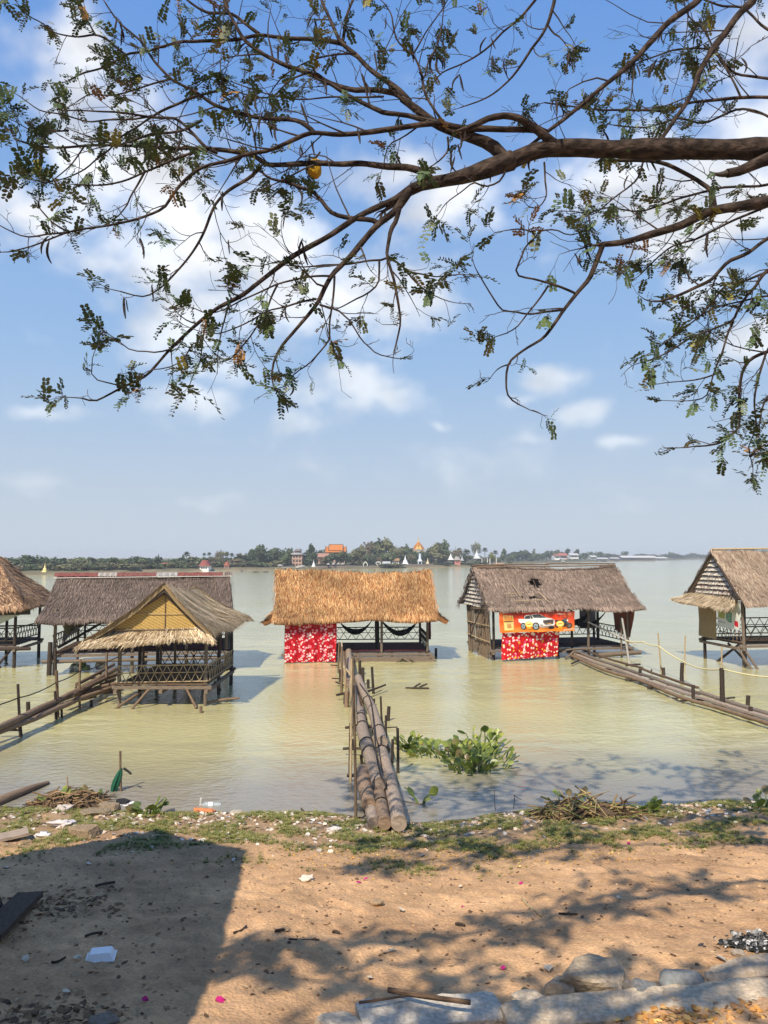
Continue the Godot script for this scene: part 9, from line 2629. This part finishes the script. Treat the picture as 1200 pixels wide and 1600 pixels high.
	limb(t, "branch", PackedVector3Array([Vector3(-1.74, 5.68, -6.22), Vector3(-1.84, 5.65, -6.19), Vector3(-1.93, 5.65, -6.17), Vector3(-2.04, 5.65, -6.15), Vector3(-2.11, 5.7, -6.13), Vector3(-2.16, 5.74, -6.11)]), 0.0077, 0.0043, 2.4, 0.45, 0.10)
	limb(t, "branch", PackedVector3Array([Vector3(-2.13, 5.37, -6.23), Vector3(-2.22, 5.4, -6.2), Vector3(-2.3, 5.41, -6.17), Vector3(-2.35, 5.46, -6.14), Vector3(-2.34, 5.52, -6.12)]), 0.0066, 0.0043, 2.4, 0.60, 0.10)
	limb(t, "branch", PackedVector3Array([Vector3(-1.56, 5.72, -6.21), Vector3(-1.63, 5.59, -6.18), Vector3(-1.74, 5.51, -6.15), Vector3(-1.85, 5.49, -6.13)]), 0.0066, 0.0043, 2.4, 0.30, 0.10)
	limb(t, "branch", PackedVector3Array([Vector3(-1.49, 7.59, -6.71), Vector3(-1.6, 7.65, -6.72), Vector3(-1.72, 7.79, -6.74), Vector3(-1.8, 7.88, -6.75), Vector3(-1.87, 7.94, -6.76), Vector3(-2.08, 7.97, -6.78), Vector3(-2.33, 8.02, -6.81), Vector3(-2.57, 8.05, -6.84), Vector3(-2.76, 8.07, -6.86), Vector3(-2.9, 8.08, -6.88)]), 0.0168, 0.0062, 2.8, 0.36, 0.10)
	limb(t, "branch", PackedVector3Array([Vector3(-1.54, 7.64, -6.71), Vector3(-1.62, 7.61, -6.7), Vector3(-1.82, 7.54, -6.69), Vector3(-1.99, 7.46, -6.68), Vector3(-2.12, 7.4, -6.67), Vector3(-2.29, 7.32, -6.66), Vector3(-2.46, 7.27, -6.65), Vector3(-2.59, 7.26, -6.64), Vector3(-2.73, 7.26, -6.63)]), 0.0144, 0.0059, 2.8, 0.36, 0.10)
	limb(t, "branch", PackedVector3Array([Vector3(-2.1, 7.38, -6.62), Vector3(-2.13, 7.29, -6.6), Vector3(-2.16, 7.21, -6.58), Vector3(-2.2, 7.12, -6.55), Vector3(-2.22, 7.05, -6.54), Vector3(-2.28, 6.93, -6.5), Vector3(-2.35, 6.85, -6.47), Vector3(-2.4, 6.81, -6.45)]), 0.0118, 0.0046, 2.6, 0.36, 0.10)
	limb(t, "branch", PackedVector3Array([Vector3(-1.62, 7.88, -6.69), Vector3(-1.79, 7.82, -6.74), Vector3(-1.98, 7.81, -6.79), Vector3(-2.16, 7.81, -6.83), Vector3(-2.29, 7.79, -6.86), Vector3(-2.42, 7.77, -6.89), Vector3(-2.6, 7.82, -6.92), Vector3(-2.76, 7.89, -6.96), Vector3(-2.92, 7.96, -6.99)]), 0.0132, 0.0050, 2.8, 0.36, 0.10)
	limb(t, "branch", PackedVector3Array([Vector3(-1.53, 8.26, -6.87), Vector3(-1.75, 8.22, -6.9), Vector3(-1.9, 8.17, -6.92), Vector3(-2.06, 8.12, -6.94), Vector3(-2.2, 8.05, -6.96), Vector3(-2.3, 7.99, -6.98), Vector3(-2.45, 7.9, -7), Vector3(-2.55, 7.8, -7.02), Vector3(-2.69, 7.71, -7.05), Vector3(-2.81, 7.62, -7.07), Vector3(-2.98, 7.55, -7.09), Vector3(-3.16, 7.52, -7.11)]), 0.0136, 0.0051, 2.8, 0.42, 0.10)
	limb(t, "branch", PackedVector3Array([Vector3(-2.54, 8.92, -7.34), Vector3(-2.62, 8.99, -7.36), Vector3(-2.72, 9.09, -7.38), Vector3(-2.8, 9.14, -7.4), Vector3(-2.87, 9.17, -7.42), Vector3(-3.04, 9.18, -7.46), Vector3(-3.21, 9.23, -7.5), Vector3(-3.34, 9.29, -7.53), Vector3(-3.46, 9.39, -7.55), Vector3(-3.6, 9.48, -7.59), Vector3(-3.66, 9.54, -7.6)]), 0.0119, 0.0055, 2.6, 0.60, 0.10)
	limb(t, "branch", PackedVector3Array([Vector3(-2.87, 9.17, -7.42), Vector3(-2.95, 9.32, -7.47), Vector3(-3.02, 9.46, -7.51), Vector3(-3.08, 9.56, -7.54), Vector3(-3.15, 9.72, -7.59)]), 0.0094, 0.0055, 2.6, 0.50, 0.10)
	limb(t, "branch", PackedVector3Array([Vector3(-1.98, 8.43, -6.96), Vector3(-2.16, 8.41, -7), Vector3(-2.41, 8.38, -7.06), Vector3(-2.61, 8.37, -7.1), Vector3(-2.81, 8.39, -7.13), Vector3(-2.94, 8.34, -7.17)]), 0.0100, 0.0051, 2.6, 0.50, 0.10)
	limb(t, "branch", PackedVector3Array([Vector3(-2.15, 8.09, -6.98), Vector3(-2.36, 8.07, -7.01), Vector3(-2.62, 8.09, -7.05), Vector3(-2.78, 8.09, -7.07), Vector3(-2.94, 8.14, -7.09), Vector3(-3.1, 8.19, -7.11), Vector3(-3.28, 8.24, -7.14), Vector3(-3.49, 8.39, -7.16)]), 0.0100, 0.0051, 2.6, 0.36, 0.10)
	limb(t, "branch", PackedVector3Array([Vector3(-2.98, 8.01, -7.09), Vector3(-3.13, 8.03, -7.14), Vector3(-3.28, 8.07, -7.18), Vector3(-3.38, 8.07, -7.21), Vector3(-3.57, 8.2, -7.28)]), 0.0089, 0.0052, 2.8, 0.75, 0.10)
	limb(t, "branch", PackedVector3Array([Vector3(-2.98, 7.05, -7.14), Vector3(-3.12, 7.14, -7.16), Vector3(-3.25, 7.27, -7.19), Vector3(-3.3, 7.34, -7.2), Vector3(-3.28, 7.47, -7.22)]), 0.0102, 0.0051, 2.6, 0.50, 0.10)
	limb(t, "branch", PackedVector3Array([Vector3(-2.67, 7.66, -6.71), Vector3(-2.77, 7.5, -6.71), Vector3(-2.88, 7.4, -6.72), Vector3(-3, 7.32, -6.72), Vector3(-3.08, 7.34, -6.72)]), 0.0084, 0.0048, 2.8, 0.70, 0.10)
	limb(t, "branch", PackedVector3Array([Vector3(-0.65, 8.37, -6.76), Vector3(-0.84, 8.3, -6.77), Vector3(-1.01, 8.15, -6.78), Vector3(-1.21, 8.17, -6.78), Vector3(-1.39, 8.22, -6.77), Vector3(-1.62, 8.34, -6.77)]), 0.0097, 0.0049, 2.8, 0.42, 0.10)
	limb(t, "branch", PackedVector3Array([Vector3(-0.26, 8.67, -6.95), Vector3(-0.48, 8.67, -6.97), Vector3(-0.72, 8.63, -7), Vector3(-0.96, 8.5, -7.04), Vector3(-1.09, 8.33, -7.07)]), 0.0100, 0.0051, 2.6, 0.36, 0.10)
	limb(t, "branch", PackedVector3Array([Vector3(0, 8.09, -6.68), Vector3(-0.23, 8.08, -6.68), Vector3(-0.46, 8.08, -6.68), Vector3(-0.69, 8.07, -6.68), Vector3(-0.91, 8.09, -6.68), Vector3(-1.14, 8.15, -6.68), Vector3(-1.36, 8.22, -6.67)]), 0.0096, 0.0048, 2.6, 0.36, 0.10)
	limb(t, "branch", PackedVector3Array([Vector3(0.3, 7.77, -6.6), Vector3(0.17, 7.67, -6.6), Vector3(0.04, 7.6, -6.61), Vector3(0, 7.45, -6.62)]), 0.0095, 0.0047, 2.6, 0.36, 0.10)
	limb(t, "branch", PackedVector3Array([Vector3(-1.12, 7.53, -6.61), Vector3(-1.14, 7.67, -6.6), Vector3(-1.18, 7.81, -6.6), Vector3(-1.23, 7.98, -6.59), Vector3(-1.25, 8.09, -6.58)]), 0.0083, 0.0047, 2.6, 0.36, 0.10)
	limb(t, "branch", PackedVector3Array([Vector3(0.56, 7.67, -6.6), Vector3(0.55, 7.52, -6.54), Vector3(0.47, 7.4, -6.48), Vector3(0.39, 7.31, -6.42)]), 0.0118, 0.0046, 2.6, 0.40, 0.20)
	limb(t, "branch", PackedVector3Array([Vector3(1.05, 7.32, -6.52), Vector3(0.99, 7.21, -6.48), Vector3(0.87, 7.15, -6.44), Vector3(0.76, 7.16, -6.39), Vector3(0.65, 7.05, -6.33), Vector3(0.53, 6.94, -6.28), Vector3(0.48, 6.87, -6.25)]), 0.0093, 0.0045, 3.2, 0.60, 0.10)
	limb(t, "branch", PackedVector3Array([Vector3(1.43, 7.5, -6.71), Vector3(1.42, 7.3, -6.61), Vector3(1.41, 7.11, -6.51), Vector3(1.3, 6.95, -6.41), Vector3(1.22, 6.93, -6.35)]), 0.0096, 0.0045, 3.0, 0.45, 0.10)
	limb(t, "branch", PackedVector3Array([Vector3(2.41, 7.65, -7.01), Vector3(2.33, 7.46, -6.94), Vector3(2.15, 7.3, -6.86), Vector3(1.98, 7.14, -6.78), Vector3(1.85, 7.03, -6.71), Vector3(1.69, 7.02, -6.64)]), 0.0100, 0.0047, 3.0, 0.50, 0.10)
	rng.seed = 310
	grow_twigs(t, "twigs", limbs)
	limbs = []
	rng.seed = 515
	# the crown goes on over the onlooker and shades the bank
	for f in [[[Vector3(7.2, 7.6, -4), Vector3(4.2, 9.2, -2.4), Vector3(0.2, 9.4, -1.2), Vector3(-2.4, 9, -0.4), Vector3(-4.4, 8.8, 0)], 0.100], [[Vector3(5.5, 8.3, -3.1), Vector3(2.6, 8.9, -0.6), Vector3(-0.4, 8.8, 0.6), Vector3(-2.4, 8.6, 1.2), Vector3(-4.2, 8.4, 1.6)], 0.080], [[Vector3(4.2, 9.2, -2.4), Vector3(1.4, 9.8, -2.6), Vector3(-1.4, 9.9, -2.4), Vector3(-3.6, 9.6, -2)], 0.050], [[Vector3(2.6, 8.9, -0.6), Vector3(0.4, 8.2, -0.2), Vector3(-1.6, 7.8, -0.2), Vector3(-3.6, 7.7, -0.6)], 0.050]]:
		limb(t, "high_branch", PackedVector3Array(f[0]), f[1], 0.02, 4.6, 0.9, 0.6)
	grow_twigs(t, "high_twigs", limbs)
	for kind in 3:
		var lw := []
		var lt := []
		for i in range(kind, leaf_where.size(), 3):
			lw.push_back(leaf_where[i]); lt.push_back(leaf_tint[i])
		scatter(["foliage", "foliage_001", "foliage_002"][kind], [leaf_mesh(7, 0.22, 0.3), leaf_mesh(5, -0.1, 0.36), leaf_mesh(8, 0.5, 0.27)][kind], M["leaf"], lw, lt, t)
	var pods := [pod_mesh(1.0), pod_mesh(-0.6), pod_mesh(0.15)]
	var pm := mat("pod", lin(0.035, 0.025, 0.02), 0.7)
	var k := 0
	for p in pod_spots:
		if k >= 150: break
		for j in 1 + rng.randi() % 2:
			var m := put("seed_pod", pods[rng.randi() % 3], pm, t)
			m.position = p + jig(0.03)
			m.rotation = Vector3(rnd(-0.35, 0.35), rnd(0, TAU), rnd(-0.35, 0.35))
			m.scale = Vector3.ONE * rnd(0.1, 0.2)
			k += 1
	var fr := thing("yellow_fruit", "plump yellow fruit hanging beneath the middle branch", "fruit", Vector3(-0.64, 7.55, -6.92))
	var b := MB.new()
	b.col = Color(0.46, 0.27, 0.02)
	rock_into(b, Vector3.ZERO, Vector3(0.075, 0.098, 0.07), 41, 2, 0.16)
	part("fruit_body", b, M["plain"], fr)
	pole(fr, "stalk", Vector3(0.01, 0.1, 0), Vector3(0.05, 0.17, -0.02), 0.01, "twig", 0.0)

func _ready() -> void:
	rng.seed = 1
	noise.seed = 8
	noise.frequency = 0.01
	noise.fractal_octaves = 3
	setup()
	make_materials()
	mat("petal", lin(0.5, 0.02, 0.16), 0.7); mat("pale_leaf", lin(0.6, 0.5, 0.36), 0.8)
	make_blade()
	make_ground()
	make_water()
	far_shore()
	rng.seed = 21
	orange_hut()
	bamboo_hut()
	long_hut()
	tattered_hut()
	stilt_hut()
	edge_hut()
	rng.seed = 33
	bridges()
	make_tree()
	rng.seed = 55
	bank_things()
	grass_scatter()
	make_litter()
